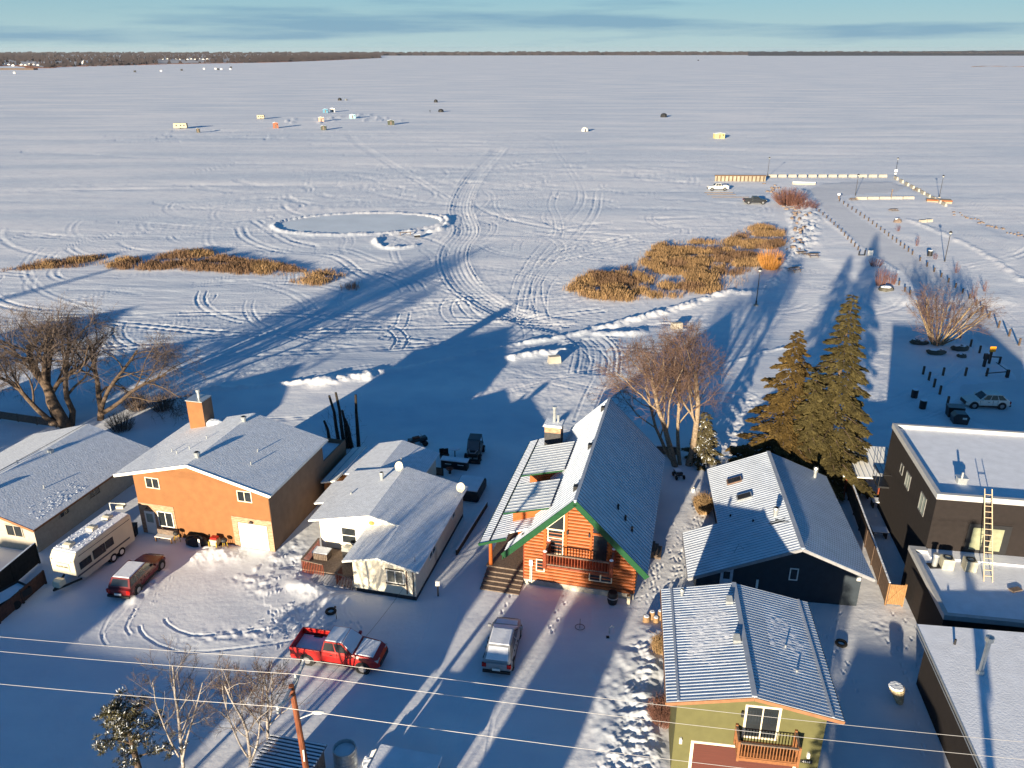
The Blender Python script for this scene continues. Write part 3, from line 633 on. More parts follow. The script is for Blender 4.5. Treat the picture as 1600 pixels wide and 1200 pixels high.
M = MB(); M.box(-12.0, 10.6, 0, -10.85, 16.8, 2.2); M.build('lean_to_wall', brown, H)
M = MB(); M.bar((-5.3, -.37, 2.7), (-2.6, -.37, pl(-2.6)-.07), .04, .14); M.bar((-2.6, -.37, pl(-2.6)-.07), (.4, -.37, pl(.4)-.07), .04, .14); M.build('fascia', white_trim, H); M = MB(); M.bar((-10, 3.87, 2.78), (-5, 3.87, pl(-5)-.07), .04, .14); M.bar((-5, 3.87, pl(-5)-.07), (-2.7, 3.87, pl(-2.7)-.07), .04, .12); M.build('fascia', white_trim, H)
window(H, front(0), -1.5, 1.35, 1.15, .95, 2, white_trim, mat('grey_curtain_glass', (.10,.105,.10), .5)); M = MB(); fb(M, front(0), -2.2, -.8, 0, .09, 1.18, 1.27); M.build('window_ledge', black_metal, H); M = MB(); fb(M, front(0), -2.2, -.8, 0, .09, 2.38, 2.44); M.build('window_ledge', black_metal, H); window(H, front(4.25), -6.9, 1.05, 1.1, 1.3, 2, white_trim, dark_glass, horiz=True)
window(H, right(0), 3.6, 1.5, 1.3, .8, 2, white_trim); window(H, right(0), 8.8, 1.6, .6, .6, 1, white_trim)
M = MB(); M.box(-.7, -.05, .5, -.62, -.003, 2.4); M.box(-.2, -.05, .4, -.14, -.003, 2.5); M.build('downpipe', mat('brown_pipe', (.12,.07,.05),.6), H)
M = MB(); fb(M, front(4.25), -9.15, -8.9, 0, .05, Z0, 2.7); M.build('corner_board', white_trim, H)
M = MB(); M.gable([(-4.45 + 0, 2.3), (-3.9, 2.35), (-3.9, 2.75), (-4.2, 2.85), (-4.5, 2.75)], 4.16, 4.24); M.build('wall_plaque', brown, H) if False else None
M = MB(); fb(M, front(4.25), -5.05, -4.85, 0, .08, 2.95, 3.25); fb(M, front(4.25), -5.15, -4.75, 0, .07, 3.0, 3.2); M.build('wooden_plaque', mat('plaque_wood', (.5,.22,.06), .6), H)
vent(H, -6.3, 9.7, 3.55, .8, .13, True, 'chimney_pipe'); vent(H, -8.1, 7.6, 3.1, .35, .07); vent(H, -6.4, 14.3, 3.05, .3, .05)
def dish(parent, x, y, z, rz=0.0, r=.4):
    M = MB(); M.lathe([(0.001, .03), (r*.5, .055), (r*.85, .10), (r, .16), (r*.98, .17), (r*.5, .075), (.001, .05)], 18)
    T = Matrix.Translation((x, y, z)) @ Matrix.Rotation(rz, 4, 'Z') @ Matrix.Rotation(radians(62), 4, 'X')
    M.v = [tuple(T @ Vector(p)) for p in M.v]; M.tube([(x, y, z - .6), (x, y + .1, z)], .03); M.tube([(x, y, z), tuple(T @ Vector((0, .05, .45)))], .015, 5)
    return M.build('satellite_dish', mat('dish_cream', (.62, .56, .42), .5), parent, smooth=False)
dish(H, -5.2, 11.0, 4.35, -.3); dish(H, .2, 10.6, 3.3, -.3)
M = MB(); M.tube([(-.2, .6, 2.8), (-.2, .6, 3.3)], .02, 5); M.build('service_mast', black_metal, H)
# its deck
D = thing('wooden_deck', 'cluttered brown wooden deck with railings beside the white bungalow', 'deck', H.location.copy(), -radians(13.5))
M = MB(); M.box(-9.4, 1.2, .25, -4.75, 4.2, .35, 0)
for k in range(16): M.box(-8.4 + k*.22, 0.0, .12, -8.22 + k*.22, 1.2, .17, 1)
M.build('floor', [wood_grey, mat('snowy_planks', (.5, .5, .52), .9)], D)
M = MB()
for a, b_ in (((-9.4, 1.2), (-9.4, 4.1)), ((-9.4, 1.2), (-7.6, 1.0)), ((-6.2, .2), (-4.9, 0.0)), ((-6.2, .2), (-6.2, 1.2))):
    if a == (-6.2, .2) and b_[1] == 0.0: M.build('railing', [wood_red, wood_grey], D); M = MB()
    M.bar((*a, 1.15), (*b_, 1.15), .14, .05, 1)
    L = hypot(b_[0]-a[0], b_[1]-a[1]); n = int(L/.13)
    for k in range(n+1): x = a[0] + (b_[0]-a[0])*k/n; y = a[1] + (b_[1]-a[1])*k/n; M.box(x-.02, y-.02, .0, x+.02, y+.02, 1.13, 0)
M.build('railing', [wood_red, wood_grey], D)
for (u, v, s, lb, nm, cat, mt) in ((-8.6, 2.9, .55, 'snow topped dark storage box on the wooden deck', 'storage_box', 'box', wood_grey),):
    o = thing(nm, lb, cat, D.matrix_basis @ Vector((u, v, .35)), -radians(13.5)); M = MB(); M.box(-.6, -.4, 0, .6, .4, s); M.build('body', mt, o, bevel=.02); M = MB(); M.box(-.64, -.44, s + .002, .64, .44, s + .1); M.build('lid', snow_lump, o, bevel=.03)
gr_ = thing('barbecue', 'snow dusted barbecue on the wooden deck by the white bungalow', 'barbecue', D.matrix_basis @ Vector((-6.6, 3.2, .35)), -radians(13.5))
M = MB(); M.box(-.35, -.25, .1, .35, .25, .75); M.build('cabinet', black_metal, gr_); M = MB(); M.gable([(-.4, .76), (.4, .76), (.36, 1.0), (.2, 1.1), (-.2, 1.1), (-.36, 1.0)], -.28, .28); M.build('lid', galv, gr_); M = MB(); M.box(.41, -.2, .7, .75, .2, .74); M.build('side_shelf', black_metal, gr_)

# ---- log house
logm = mat('orange_log_siding', (0.34, 0.085, 0.014), 0.5, 0.14, 1.3, stretch=(1, 1, 6), spec=.4)
green_t = mat('green_fascia', (0.008, 0.06, 0.022), 0.45, 0.08)
H = house_frame(811, 912, 13.8, 'log_house', 'orange log house with steep metal roof, green fascia and balcony', z=0)
LH = H
slopeR = lambda u: 8.05 - (u - 4.05) * 1.0
wall_part(H, [(.35, 0), (8.25, 0), (8.25, 3.6), (4.05, 7.75), (.35, 4.1)], .2, 16.2, logm)
M = MB(); M.box(.3, .12, -.3, 8.3, 16.25, .42); M.build('foundation', concrete, H)
M = MB(); lo_ = lambda z: .36 if z < 4.05 else .36 + (z - 4.05) * 1.01; hi_ = lambda z: 8.24 if z < 3.55 else 8.24 - (z - 3.55) * 1.0
courses(M, front(.2), lo_, hi_, .45, 7.6, 0.27, .11, rnd=True); M.build('log_courses', logm, H)
M = MB(); k = 1
while .45 + .27*k < 7.4:
    z_ = .45 + .27*k; a_, b_ = lo_(z_+.03), hi_(z_+.03)
    fb(M, front(.2), a_, b_, 0, .035, z_-.022, z_+.022); k += 1
M.build('log_seams', mat('log_seam', (.07,.022,.008), .8), H)
M = MB(); courses(M, right(8.25), lambda z: .2, lambda z: 16.2, .45, 3.3, 0.27, .11, rnd=True); M.build('log_courses', logm, H)
# roofs
M = MB(); ribbed(M, (9.2, -.9, slopeR(9.2)), (9.2, 17.0, slopeR(9.2)), (4.05, 17.0, 8.05), (4.05, -.9, 8.05), .4, .045, .055, .16); M.build('roof_slope', [metal_snow, metal_rib], H)
sl = lambda u: 8.05 - (4.05 - u) * 1.0
M = MB(); ribbed(M, (4.05, -.9, 8.05), (4.05, 17.0, 8.05), (.75, 17.0, sl(.75)), (.75, -.9, sl(.75)), .4, .04, .05, .16)
# ribs run along a->d; the short front verge continues down to the gable eave
ribbed(M, (.75, -.9, sl(.75)), (.75, .5, sl(.75)), (-.95, .5, sl(-.95)), (-.95, -.9, sl(-.95)), .23, .03, .035, .16)
M.build('roof_slope', [metal_snow, metal_rib], H)
pz = lambda u: 3.15 + (u + 2.9) * .40
M = MB(); ribbed(M, (.7, .5, pz(.7)), (.7, 16.6, pz(.7)), (-2.9, 16.6, pz(-2.9)), (-2.9, .5, pz(-2.9)), .3, .03, .035, .13); M.slab((-.9, -.25, pz(-.9)), (-.9, .5, pz(-.9)), (-2.9, .5, pz(-2.9)), (-2.9, -.25, pz(-2.9)), .13)
M.bar((-2.15, -.25, pz(-2.15) + .05), (-2.15, 16.6, pz(-2.15) + .05), .07, .06, 2)
M.build('porch_roof', [roof_snow, metal_rib, black_metal], H)
M = MB()
M.bar((4.05, -.93, 7.9), (9.2, -.93, slopeR(9.2) - .16), .07, .42); M.bar((-.97, -.93, sl(-.97) - .16), (4.05, -.93, 7.9), .07, .42); M.bar((-2.95, -.29, pz(-2.95) - .05), (-.9, -.29, pz(-.9) - .08), .06, .2)
M.bar((-.99, -.95, sl(-.97) - .3), (-.99, .4, sl(-.97) - .3), .05, .3); M.bar((-2.93, -.25, pz(-2.9) - .06), (-2.93, 16.6, pz(-2.9) - .06), .04, .14)
M.build('fascia', green_t, H)
M = MB(); M.bar((4.05, -.9, 8.1), (4.05, 17.0, 8.1), .22, .05); M.build('ridge_cap', metal_rib, H)
for v0, v1 in ((.9, 5.1), (6.6, 11.6)):
    d = MB(); z1 = 5.85; z0 = 5.4
    ribbed(d, (1.95, v0, z1 + .35), (1.95, v1, z1 + .35), (-1.35, v1, z0 - .15), (-1.35, v0, z0 - .15), .42, .03, .04, .09)
    dm = d.build('dormer_roof', [metal_bare, metal_rib], H)
    M = MB(); M.gable([(-.95, pz(-.95)), (.7, pz(.7)), (1.8, 5.8), (1.8, 6.0), (-.95, 5.35)], v0 + 1.1, v1 - .3); M.build('dormer_wall', logm, dm)
    M = MB(); M.bar((-1.37, v0 - .02, z0 - .2), (-1.37, v1 + .02, z0 - .2), .04, .12); M.bar((-1.35, v0 - .03, z0 - .18), (1.95, v0 - .03, z1 + .28), .04, .12); M.bar((-1.35, v1 + .03, z0 - .18), (1.95, v1 + .03, z1 + .28), .04, .14); M.build('dormer_fascia', green_t, dm)
M = MB(); M.box(-1.0, 13.6, 3.2, .4, 14.9, 6.3); c = M.build('chimney', mat('dark_chimney', (.05, .05, .055), .8, .2, 5), H)
M = MB(); M.box(-1.003, 13.597, 5.75, .403, 14.903, 6.31); M.build('stone_band', stone, c)
M = MB(); M.box(-1.12, 13.48, 6.311, .52, 15.02, 6.4, 0); M.box(-1.06, 13.54, 6.4, .46, 14.96, 6.48, 1); M.cyl(-.3, 14.3, 6.5, 7.8, .13, n=10, m=2); M.cyl(-.3, 14.3, 7.75, 7.95, .19, n=10, m=2); M.cyl(.05, 14.3, 6.5, 7.2, .1, n=10, m=2); M.build('chimney_cap', [white_trim, snow_lump, galv], c)
for v in (1.0, 7.6, 14.8): M = MB(); M.box(3.6, v, 7.55, 3.95, v + .4, 8.05); M.build('roof_vent', black_metal, H)
for u, v in ((6.6, 3.0), (7.2, 2.6), (7.75, 2.1)): vent(H, u, v, slopeR(u), .4, .08, m=black_metal)
# porch
M = MB(); M.box(-2.7, .8, .5, .34, 16, .62)
for k in range(5): M.box(-2.6, .75 - (k+1)*.42, 0.02, .3, .78 - k*.42, .5 - k*.1)
M.build('porch_floor', wood_grey, H)
for u, v in ((-2.4, 1.0), (-1.0, 4.5), (-2.4, 6.5), (-2.4, 12)): M = MB(); M.cyl(u, v, .62, pz(u) - .13, .15, .13, 12); M.build('porch_post', logm, H)
M = MB(); M.cyl(.35, .3, 0.3, 3.9, .12, .12, 10); M.build('downpipe', wood_red, H)
# windows and balcony
def trim_win(u, z, w, h, panes, **k): return window(H, front(.12), u, z, w, h, panes, cream_trim, **k)
M = MB(); fb(M, front(.12), 1.75, 1.95, 0, .06, 2.9, 5.2); fb(M, front(.12), 3.25, 3.45, 0, .06, 2.9, 6.6); fb(M, front(.12), 5.05, 5.2, 0, .06, 2.9, 6.4); fb(M, front(.12), 6.35, 6.5, 0, .06, 2.9, 5.2); fb(M, front(.12), 5.2, 6.35, 0, .05, 4.95, 5.08)
M.build('window_surround', logm, H)
trim_win(2.6, 3.0, 1.0, 1.9, 3, horiz=True)
M = MB(); M.gable([(2.05, 5.1), (3.15, 5.1), (3.15, 6.2)], .03, .1); M.build('gable_window', dark_glass, H)
M = MB(); M.bar((1.95, .02, 5.02), (3.25, .02, 5.02), .05, .08); M.bar((3.2, .02, 5.0), (3.2, .02, 6.35), .05, .08, up=(1,0,0)); M.bar((1.95, .02, 5.05), (3.2, .02, 6.32), .05, .08); M.build('gable_window_frame', cream_trim, H)
M = MB(); M.gable([(5.25, 5.15), (6.3, 5.15), (5.25, 6.2)], .03, .1); M.build('gable_window', dark_glass, H)
M = MB(); fb(M, front(.12), 5.3, 6.25, 0, .03, 2.9, 4.9); M.build('balcony_door', dark_glass, H)
trim_win(1.55, 1.35, .5, .9, 1, label='small pale window beside the meter box') ; trim_win(6.3, 1.2, .7, 1.0, 1); trim_win(5.5, 1.2, .7, 1.0, 1)
M = MB(); fb(M, front(.1), .75, 1.0, 0, .15, 1.75, 2.2); fb(M, front(.1), .8, .84, 0, .1, .3, 1.75); fb(M, front(.1), .92, .96, 0, .1, .3, 1.75); M.build('meter_box', white_trim, H)
M = MB(); M.tube([(.2,-.05,4.3),(.9,-.1,4.2),(1.3,-.05,4.6)], .1, 6); M.build('gable_bracket', black_metal, H)
B_ = MB(); B_.box(2.15, -1.35, 2.75, 6.75, .11, 2.9)
for p, q in (((2.15, .1), (2.15, -1.35)), ((2.15, -1.35), (6.75, -1.35)), ((6.75, -1.35), (6.75, .1))):
    B_.bar((*p, 3.85), (*q, 3.85), .14, .08, 1); B_.bar((*p, 3.02), (*q, 3.02), .08, .08, 1)
    L = hypot(q[0]-p[0], q[1]-p[1]); n = int(L/.2)
    for k in range(1, n): x = p[0] + (q[0]-p[0])*k/n; y = p[1] + (q[1]-p[1])*k/n; B_.cyl(x, y, 3.05, 3.82, .035, n=6, m=0)
for x, y in ((2.15, -1.35), (6.75, -1.35), (2.15, .05), (6.75, .05)): B_.cyl(x, y, 2.7, 4.05, .15, n=10, m=0); B_.cyl(x, y, 4.05, 4.12, .15, .08, n=10, m=2)
B_.build('balcony', [wood_red, wood_grey, snow_lump], H)
M = MB(); M.bar((2.9,-1.2,2.7),(2.9,.1,1.9),.1,.1); M.bar((6.1,-1.2,2.7),(6.1,.1,1.9),.1,.1); M.build('balcony_brace', logm, H)
for x in (3.45, 5.0): M = MB(); M.box(x-.07, -.02, 4.75, x+.07, .08, 5.05); M.build('wall_lamp', black_metal, H)

# ---- slate blue house
slate = mat('slate_blue_siding', (0.028, 0.038, 0.05), 0.8, 0.08, 2)
H = house_frame(1338, 947, 7.4, 'slate_house', 'dark slate blue bungalow with ribbed metal roof, skylights and flue')
zs = lambda u: 4.85 - (abs(u + 4.4) * (.41 if u > -4.4 else .42)) 
wall_part(H, [(-11.1, 0), (0, 0), (0, 2.75), (-4.4, 4.55), (-8.8, 2.75), (-11.1, 1.8)], 0, 5.2, slate); wall_part(H, [(-8.7, 0), (0, 0), (0, 2.75), (-4.4, 4.55), (-8.7, 2.75)], 5.2, 13.2, slate)
M = MB(); courses(M, front(0), lambda z: -11.08 if z < 1.8 else -11.08 + (z-1.8)*2.44, lambda z: -.02 if z < 2.75 else -.02 - (z-2.75)*2.44, .2, 4.4, .16, .015); M.build('siding', slate, H)
M = MB(); ribbed(M, (.6, -.7, zs(.6)), (.6, 13.7, zs(.6)), (-4.4, 13.7, 4.85), (-4.4, -.7, 4.85), .3, .03, .04, .13); M.build('roof_slope', [metal_snow, metal_rib], H)
M = MB(); ribbed(M, (-4.4, -.7, 4.85), (-4.4, 13.7, 4.85), (-9.25, 13.7, zs(-9.25)), (-9.25, -.7, zs(-9.25)), .3, .03, .04, .13); ribbed(M, (-9.25, -.7, zs(-9.25)), (-9.25, 5.1, zs(-9.25)), (-11.8, 5.1, zs(-11.8)), (-11.8, -.7, zs(-11.8)), .3, .03, .04, .13); M.build('roof_slope', [metal_snow, metal_rib], H)
M = MB(); M.bar((-4.4, -.7, 4.89), (-4.4, 13.7, 4.89), .3, .04); M.build('ridge_cap', metal_rib, H)
M = MB(); M.bar((-11.8, -.73, zs(-11.8) - .1), (-4.4, -.73, 4.75), .05, .2); M.bar((-4.4, -.73, 4.75), (.6, -.73, zs(.6) - .1), .05, .2); M.bar((-11.83, -.7, zs(-11.8) - .08), (-11.83, 5.1, zs(-11.8) - .08), .04, .14); M.build('fascia', mat('grey_trim', (.25,.25,.27), .6), H)
window(H, front(0), -4.55, 1.85, .45, .85, 1, white_trim)
M = MB(); fb(M, front(0), -9.5, -8.65, 0, .06, .25, 2.3); D = M.build('door', mat('pale_door', (.45, .5, .58), .6), H)
M = MB(); fb(M, front(0), -9.3, -8.85, .06, .07, 1.5, 2.1); M.build('pane', dark_glass, D)
M = MB(); fb(M, front(0), -7.0, -6.85, 0, .1, .9, 1.6); M.build('meter_box', white_trim, H)
M = MB(); fb(M, front(0), -.35, -.1, 0, .15, 2.2, 2.45); M.build('wall_lamp', white_trim, H)
def skylight(parent, u, v, zf, op=False):
    M = MB(); w, l = .55, .4; z0 = zf(u)
    sl_ = zf(u + .5) - zf(u - .5)
    a = [(u-w, v-l, zf(u-w)), (u+w, v-l, zf(u+w)), (u+w, v+l, zf(u+w)), (u-w, v+l, zf(u-w))]
    M.slab(*a, .1, 0, up=.2); o = M.build('skylight', mat('skylight_frame', (.2, .13, .1), .5) if op else galv, parent)
    M = MB(); b = [(p[0] + (u-p[0])*.15, p[1] + (v-p[1])*.2, p[2] + (z0-p[2])*.15 + .002) for p in a]; M.slab(*b, .02, 0, up=.21); M.build('pane', dark_glass, o); return o
skylight(H, -7.5, 10.4, zs, True); skylight(H, -7.1, 7.6, zs)
vent(H, -.7, 12.4, zs(-.7), 1.0, .13, True, 'chimney_pipe'); vent(H, -5.4, 4.0, zs(-5.4), .75, .15, True, 'chimney_pipe')
M = MB(); rnd = random.Random(8); P_ = []
for k in range(22):
    t = 2*pi*k/22; r = rnd.uniform(.25, 1.0); P_.append((-5.3 + r*1.1*cos(t), 3.2 + .55*r*sin(t)))
vs = [(x, y, zs(x) + .012) for x, y in P_] + [(-5.3, 3.2, zs(-5.3) + .012)]
M.add(vs, [(k, (k+1) % 22, 22) for k in range(22)]); M.build('bare_patch', mat('dark_roof_metal', (.03, .035, .04), .5), H)
for u, v in ((-8.3, 5.6), (-6.9, 4.1)): vent(H, u, v, zs(u), .15, .07, m=black_metal)
M = MB(); M.tube([(-8.6, .9, zs(-8.6)), (-8.3, 1.0, zs(-8.6) + .65), (-7.9, 1.0, zs(-8) + .0)], .015, 4); M.build('service_mast', black_metal, H)
M = MB(); M.tube([(-7.45, 9.2, zs(-7.4)+.05), (-7.45, 9.2, zs(-7.4)+.1)], .02, 4)

# ---- olive green house
olive = mat('olive_siding', (0.10, 0.095, 0.037), 0.75, 0.07, 2)
P = G(1086, 1157, 2.4)
H = thing('olive_house', 'two storey olive green house with ribbed metal roof and wooden balcony', 'house', (P.x, P.y, 0), -radians(8.1)); GH = H
zg = lambda u: 6.02 - (.212 if u < 2.6 else .21) * abs(u - 2.6)
wall_part(H, [(-1.1, 0), (6.35, 0), (6.35, 5.05), (2.6, 5.85), (-1.1, 5.05)], 0, 8.6, olive)
M = MB(); courses(M, front(0), lambda z: -1.09 if z < 5.05 else -1.09 + (z-5.05)*4.6, lambda z: 6.34 if z < 5.05 else 6.34 - (z-5.05)*4.6, .2, 5.8, .16, .013); M.build('siding', olive, H)
M = MB(); ribbed(M, (7.05, -.35, zg(7.05)), (7.05, 9.1, zg(7.05)), (2.6, 9.1, 6.02), (2.6, -.35, 6.02), .23, .035, .05, .13); M.bar((6.5, -.35, zg(6.5)+.05), (6.5, 9.1, zg(6.5)+.05), .12, .05, 1); M.build('roof_slope', [metal_snow, metal_rib], H)
M = MB(); ribbed(M, (2.6, -.35, 6.02), (2.6, 9.1, 6.02), (-1.7, 9.1, zg(-1.7)), (-1.7, -.35, zg(-1.7)), .23, .035, .05, .13); M.bar((-1.1, -.35, zg(-1.1)+.05), (-1.1, 9.1, zg(-1.1)+.05), .12, .05, 1); M.build('roof_slope', [metal_snow, metal_rib], H)
M = MB(); M.bar((2.6, -.35, 6.08), (2.6, 9.1, 6.08), .26, .06); M.build('ridge_cap', metal_rib, H)
M = MB(); M.bar((-1.7, -.38, zg(-1.7) - .1), (2.6, -.38, 5.92), .05, .2); M.bar((2.6, -.38, 5.92), (7.05, -.38, zg(7.05) - .1), .05, .2); M.bar((-1.73, -.35, zg(-1.7)-.1), (-1.73, 9.1, zg(-1.7)-.1), .04, .16); M.bar((7.08, -.35, zg(7.05)-.1), (7.08, 9.1, zg(7.05)-.1), .04, .16); M.build('fascia', mat('brown_trim', (0.25, 0.12, 0.06)), H)
window(H, front(0), 3.2, 3.15, 1.55, 1.95, 2, cream_trim, fw=.12, name='patio_door')
M = MB(); fb(M, front(0), -.05, 5.1, 0, .03, 0, 2.28); M.build('garage_door', mat('brown_garage_door', (.085, .025, .018), .6, .1, 2, stretch=(.3,1,8)), H)
M = MB(); fb(M, front(0), -.2, -.05, 0, .06, 0, 2.42); fb(M, front(0), 5.1, 5.25, 0, .06, 0, 2.42); fb(M, front(0), -.05, 5.1, 0, .06, 2.28, 2.42); M.build('garage_door_frame', cream_trim, H)
Bm = MB(); Bm.box(2.0, -1.2, 2.6, 4.95, -.02, 2.8, 0)
for p, q in (((2.0, -.02), (2.0, -1.2)), ((2.0, -1.2), (4.95, -1.2)), ((4.95, -1.2), (4.95, -.02))):
    Bm.bar((*p, 3.8), (*q, 3.8), .12, .06, 1); Bm.bar((*p, 2.9), (*q, 2.9), .07, .06, 0); L = hypot(q[0]-p[0], q[1]-p[1]); n = int(L/.15)
    for k in range(1, n): x = p[0] + (q[0]-p[0])*k/n; y = p[1] + (q[1]-p[1])*k/n; Bm.box(x-.022, y-.022, 2.9, x+.022, y+.022, 3.78, 0)
for x, y in ((2.0, -1.2), (4.95, -1.2), (2.0, -.08), (4.95, -.08)): Bm.box(x-.06, y-.06, 2.6, x+.06, y+.06, 3.9, 0)
Bm.build('balcony', [mat('stained_balcony_wood', (.22, .09, .035), .7, .2, 5), wood_grey], H)
for x, z in ((.0-.75, 2.35), (2.2, 4.6), (5.75, 2.3)): M = MB(); M.box(x-.07, -.16, z-.14, x+.07, -.015, z+.14); M.box(x-.05, -.14, z+.14, x+.05, -.015, z+.2); M.build('wall_lamp', white_trim if x != 2.2 else black_metal, H)
def digits(parent, text, loc, size, m, name='house_number', rx=pi/2):
    c = bpy.data.curves.new(name, 'FONT'); c.body = text; c.size = size; c.extrude = .01; c.align_x = 'CENTER'
    o = bpy.data.objects.new(name, c); COL.objects.link(o); dg = bpy.context.evaluated_depsgraph_get(); me = bpy.data.meshes.new_from_object(o.evaluated_get(dg)); bpy.data.objects.remove(o); me.materials.clear(); me.materials.append(m)
    o = bpy.data.objects.new(name, me); COL.objects.link(o); o.parent = parent; o.location = loc; o.rotation_euler = (rx, 0, 0); return o
M = MB(); fb(M, front(0), 5.42, 6.02, 0, .04, 1.72, 1.92); M.build('number_plate', black_metal, H)
digits(H, '4914', (5.72, -.052, 1.76), .2, white_trim)
vent(H, -.5, 8.3, zg(-.5), .5, .09, True); vent(H, 4.9, 4.2, zg(4.9), .2, .05); vent(H, 5.2, 2.4, zg(5.2), .18, .06)
for u, v in ((2.15, 7.3), (2.2, 3.9)): M = MB(); M.hexa([(u-.2,v-.2,5.85),(u+.2,v-.2,5.9),(u+.2,v+.2,5.9),(u-.2,v+.2,5.85)], [(u-.2,v-.2,6.12),(u+.2,v-.2,6.12),(u+.15,v+.2,6.28),(u-.15,v+.2,6.28)]); M.build('roof_vent', galv, H)
M = MB()
def snow_patch(M, cu, cv, ru, rv, zf, seed, h=.04, n=70):
    "a patch of rumpled snow lying on a roof slope"
    us = np.linspace(-1.15, 1.15, n); U, V = np.meshgrid(us, us, indexing='ij'); X = cu + U*ru; Y = cv + V*rv; R = np.hypot(U, V)
    q = 1 - R + .9*fbm(X/1.1, Y/1.1, 3, seed); Z = np.clip(q*1.5, -.3, .5)*h + h*1.1*np.abs(fbm(X/.35, Y/.28, 2, seed+5))*(q > -.1)
    vs = [(float(X[i, j]), float(Y[i, j]), zf(float(X[i, j])) + float(Z[i, j])) for i in range(n) for j in range(n)]
    keep = lambda i, j: min(q[i, j], q[i+1, j], q[i, j+1], q[i+1, j+1]) > -.22
    M.add(vs, [(i*n+j, (i+1)*n+j, (i+1)*n+j+1, i*n+j+1) for i in range(n-1) for j in range(n-1) if keep(i, j)])
snow_patch(M, .75, 5.4, 1.45, 3.1, zg, 70); M.build('snow_clumps', roof_snow, H, smooth=True)
M = MB(); snow_patch(M, 5.2, 4.9, 1.0, 2.8, zg, 71); M.build('snow_clumps', roof_snow, H, smooth=True)

# ---- dark flat roofed block
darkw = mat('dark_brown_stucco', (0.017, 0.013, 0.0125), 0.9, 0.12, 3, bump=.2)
P = G(1446, 857, 3.4); H = thing('dark_flat_roofed_house', 'tall dark brown flat roofed house with a lower flat wing and ladder', 'house', (P.x, P.y, 0), -radians(9.4)); DH = H
def flat_roof(M, u0, v0, u1, v1, z, ph=.35, w=.28, zin=None):
    M.box(u0 + w, v0 + w, z - .3, u1 - w, v1 - w, z - ph, 1)
    M.box(u0, v0, z - .5, u1, v0 + w, z, 0); M.box(u0, v1 - w, z - .5, u1, v1, z, 0); M.box(u0, v0 + w, z - .5, u0 + w, v1 - w, z, 0); M.box(u1 - w, v0 + w, z - .5, u1, v1 - w, z, 0)
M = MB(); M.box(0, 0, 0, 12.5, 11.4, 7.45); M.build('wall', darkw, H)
cap = mat('pale_parapet_cap', (.42, .42, .42), .5, .06)
M = MB(); M.box(.25, .25, 7.451, 12.2, 11.2, 7.56, 0); M.build('flat_roof', roof_snow, H)
M = MB(); M.box(-.06, -.06, 7.452, 12.6, .24, 7.86); M.box(-.06, 11.2, 7.452, 12.6, 11.5, 7.86); M.box(-.06, .24, 7.452, .24, 11.2, 7.858); M.box(12.3, .24, 7.452, 12.6, 11.2, 7.858); M.build('parapet', cap, H)
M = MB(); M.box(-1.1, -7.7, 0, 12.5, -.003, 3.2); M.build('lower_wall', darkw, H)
M = MB(); M.box(-.8, -7.45, 3.201, 12.2, -.02, 3.3); M.build('lower_flat_roof', roof_snow, H)
M = MB(); M.box(-1.15, -7.76, 3.202, 12.55, -7.46, 3.55); M.box(-1.15, -7.46, 3.202, -.85, -.5, 3.548); M.box(-1.15, -.5, 3.202, 0, -.01, 3.54); M.build('lower_parapet', cap, H)
M = MB(); M.box(.02, -1.1, 3.302, 12.2, -.02, 3.42); M.build('balcony_slab', roof_snow, H)
for du in (3.75, 4.95): pass
M = MB(); fb(M, front(0), 2.45, 5.2, 0, .05, 3.45, 5.75); d = M.build('french_doors', black_metal, H)
M = MB(); fb(M, front(0), 2.75, 3.5, .051, .07, 3.7, 5.45); fb(M, front(0), 4.0, 4.75, .051, .07, 3.7, 5.45); M.build('pane', mat('pale_olive_blind', (.25, .26, .17), .4), d)  # door panes in one flat pale olive tone
wfd = mat('grey_window_frame', (.16,.16,.16), .5)
window(H, left(0), -2.2, 5.1, 1.1, 1.3, 2, wfd, blind_glass); window(H, left(0), -5.8, 5.1, .9, 1.1, 2, wfd, blind_glass); window(H, left(0), -7.5, 5.4, .5, .7, 1, wfd)
M = MB(); M.box(2.0, 2.2, 7.561, 2.6, 2.7, 7.95); M.box(1.95, 2.15, 7.951, 2.65, 2.75, 8.05); M.cyl(2.3, 2.45, 8.05, 8.4, .08, n=8); M.build('roof_vent', galv, H)
M = MB(); M.box(-.9, 9.4, 2.9, -.01, 11.2, 3.05); 
for v in (9.4, 10.3, 11.15): M.box(-.9, v, 3.05, -.86, v + .04, 4.1)
M.bar((-.88, 9.4, 4.1), (-.88, 11.2, 4.1), .05, .05); M.bar((-.88, 9.42, 4.1), (-.02, 9.42, 4.1), .05, .05); M.build('side_balcony', black_metal, H)
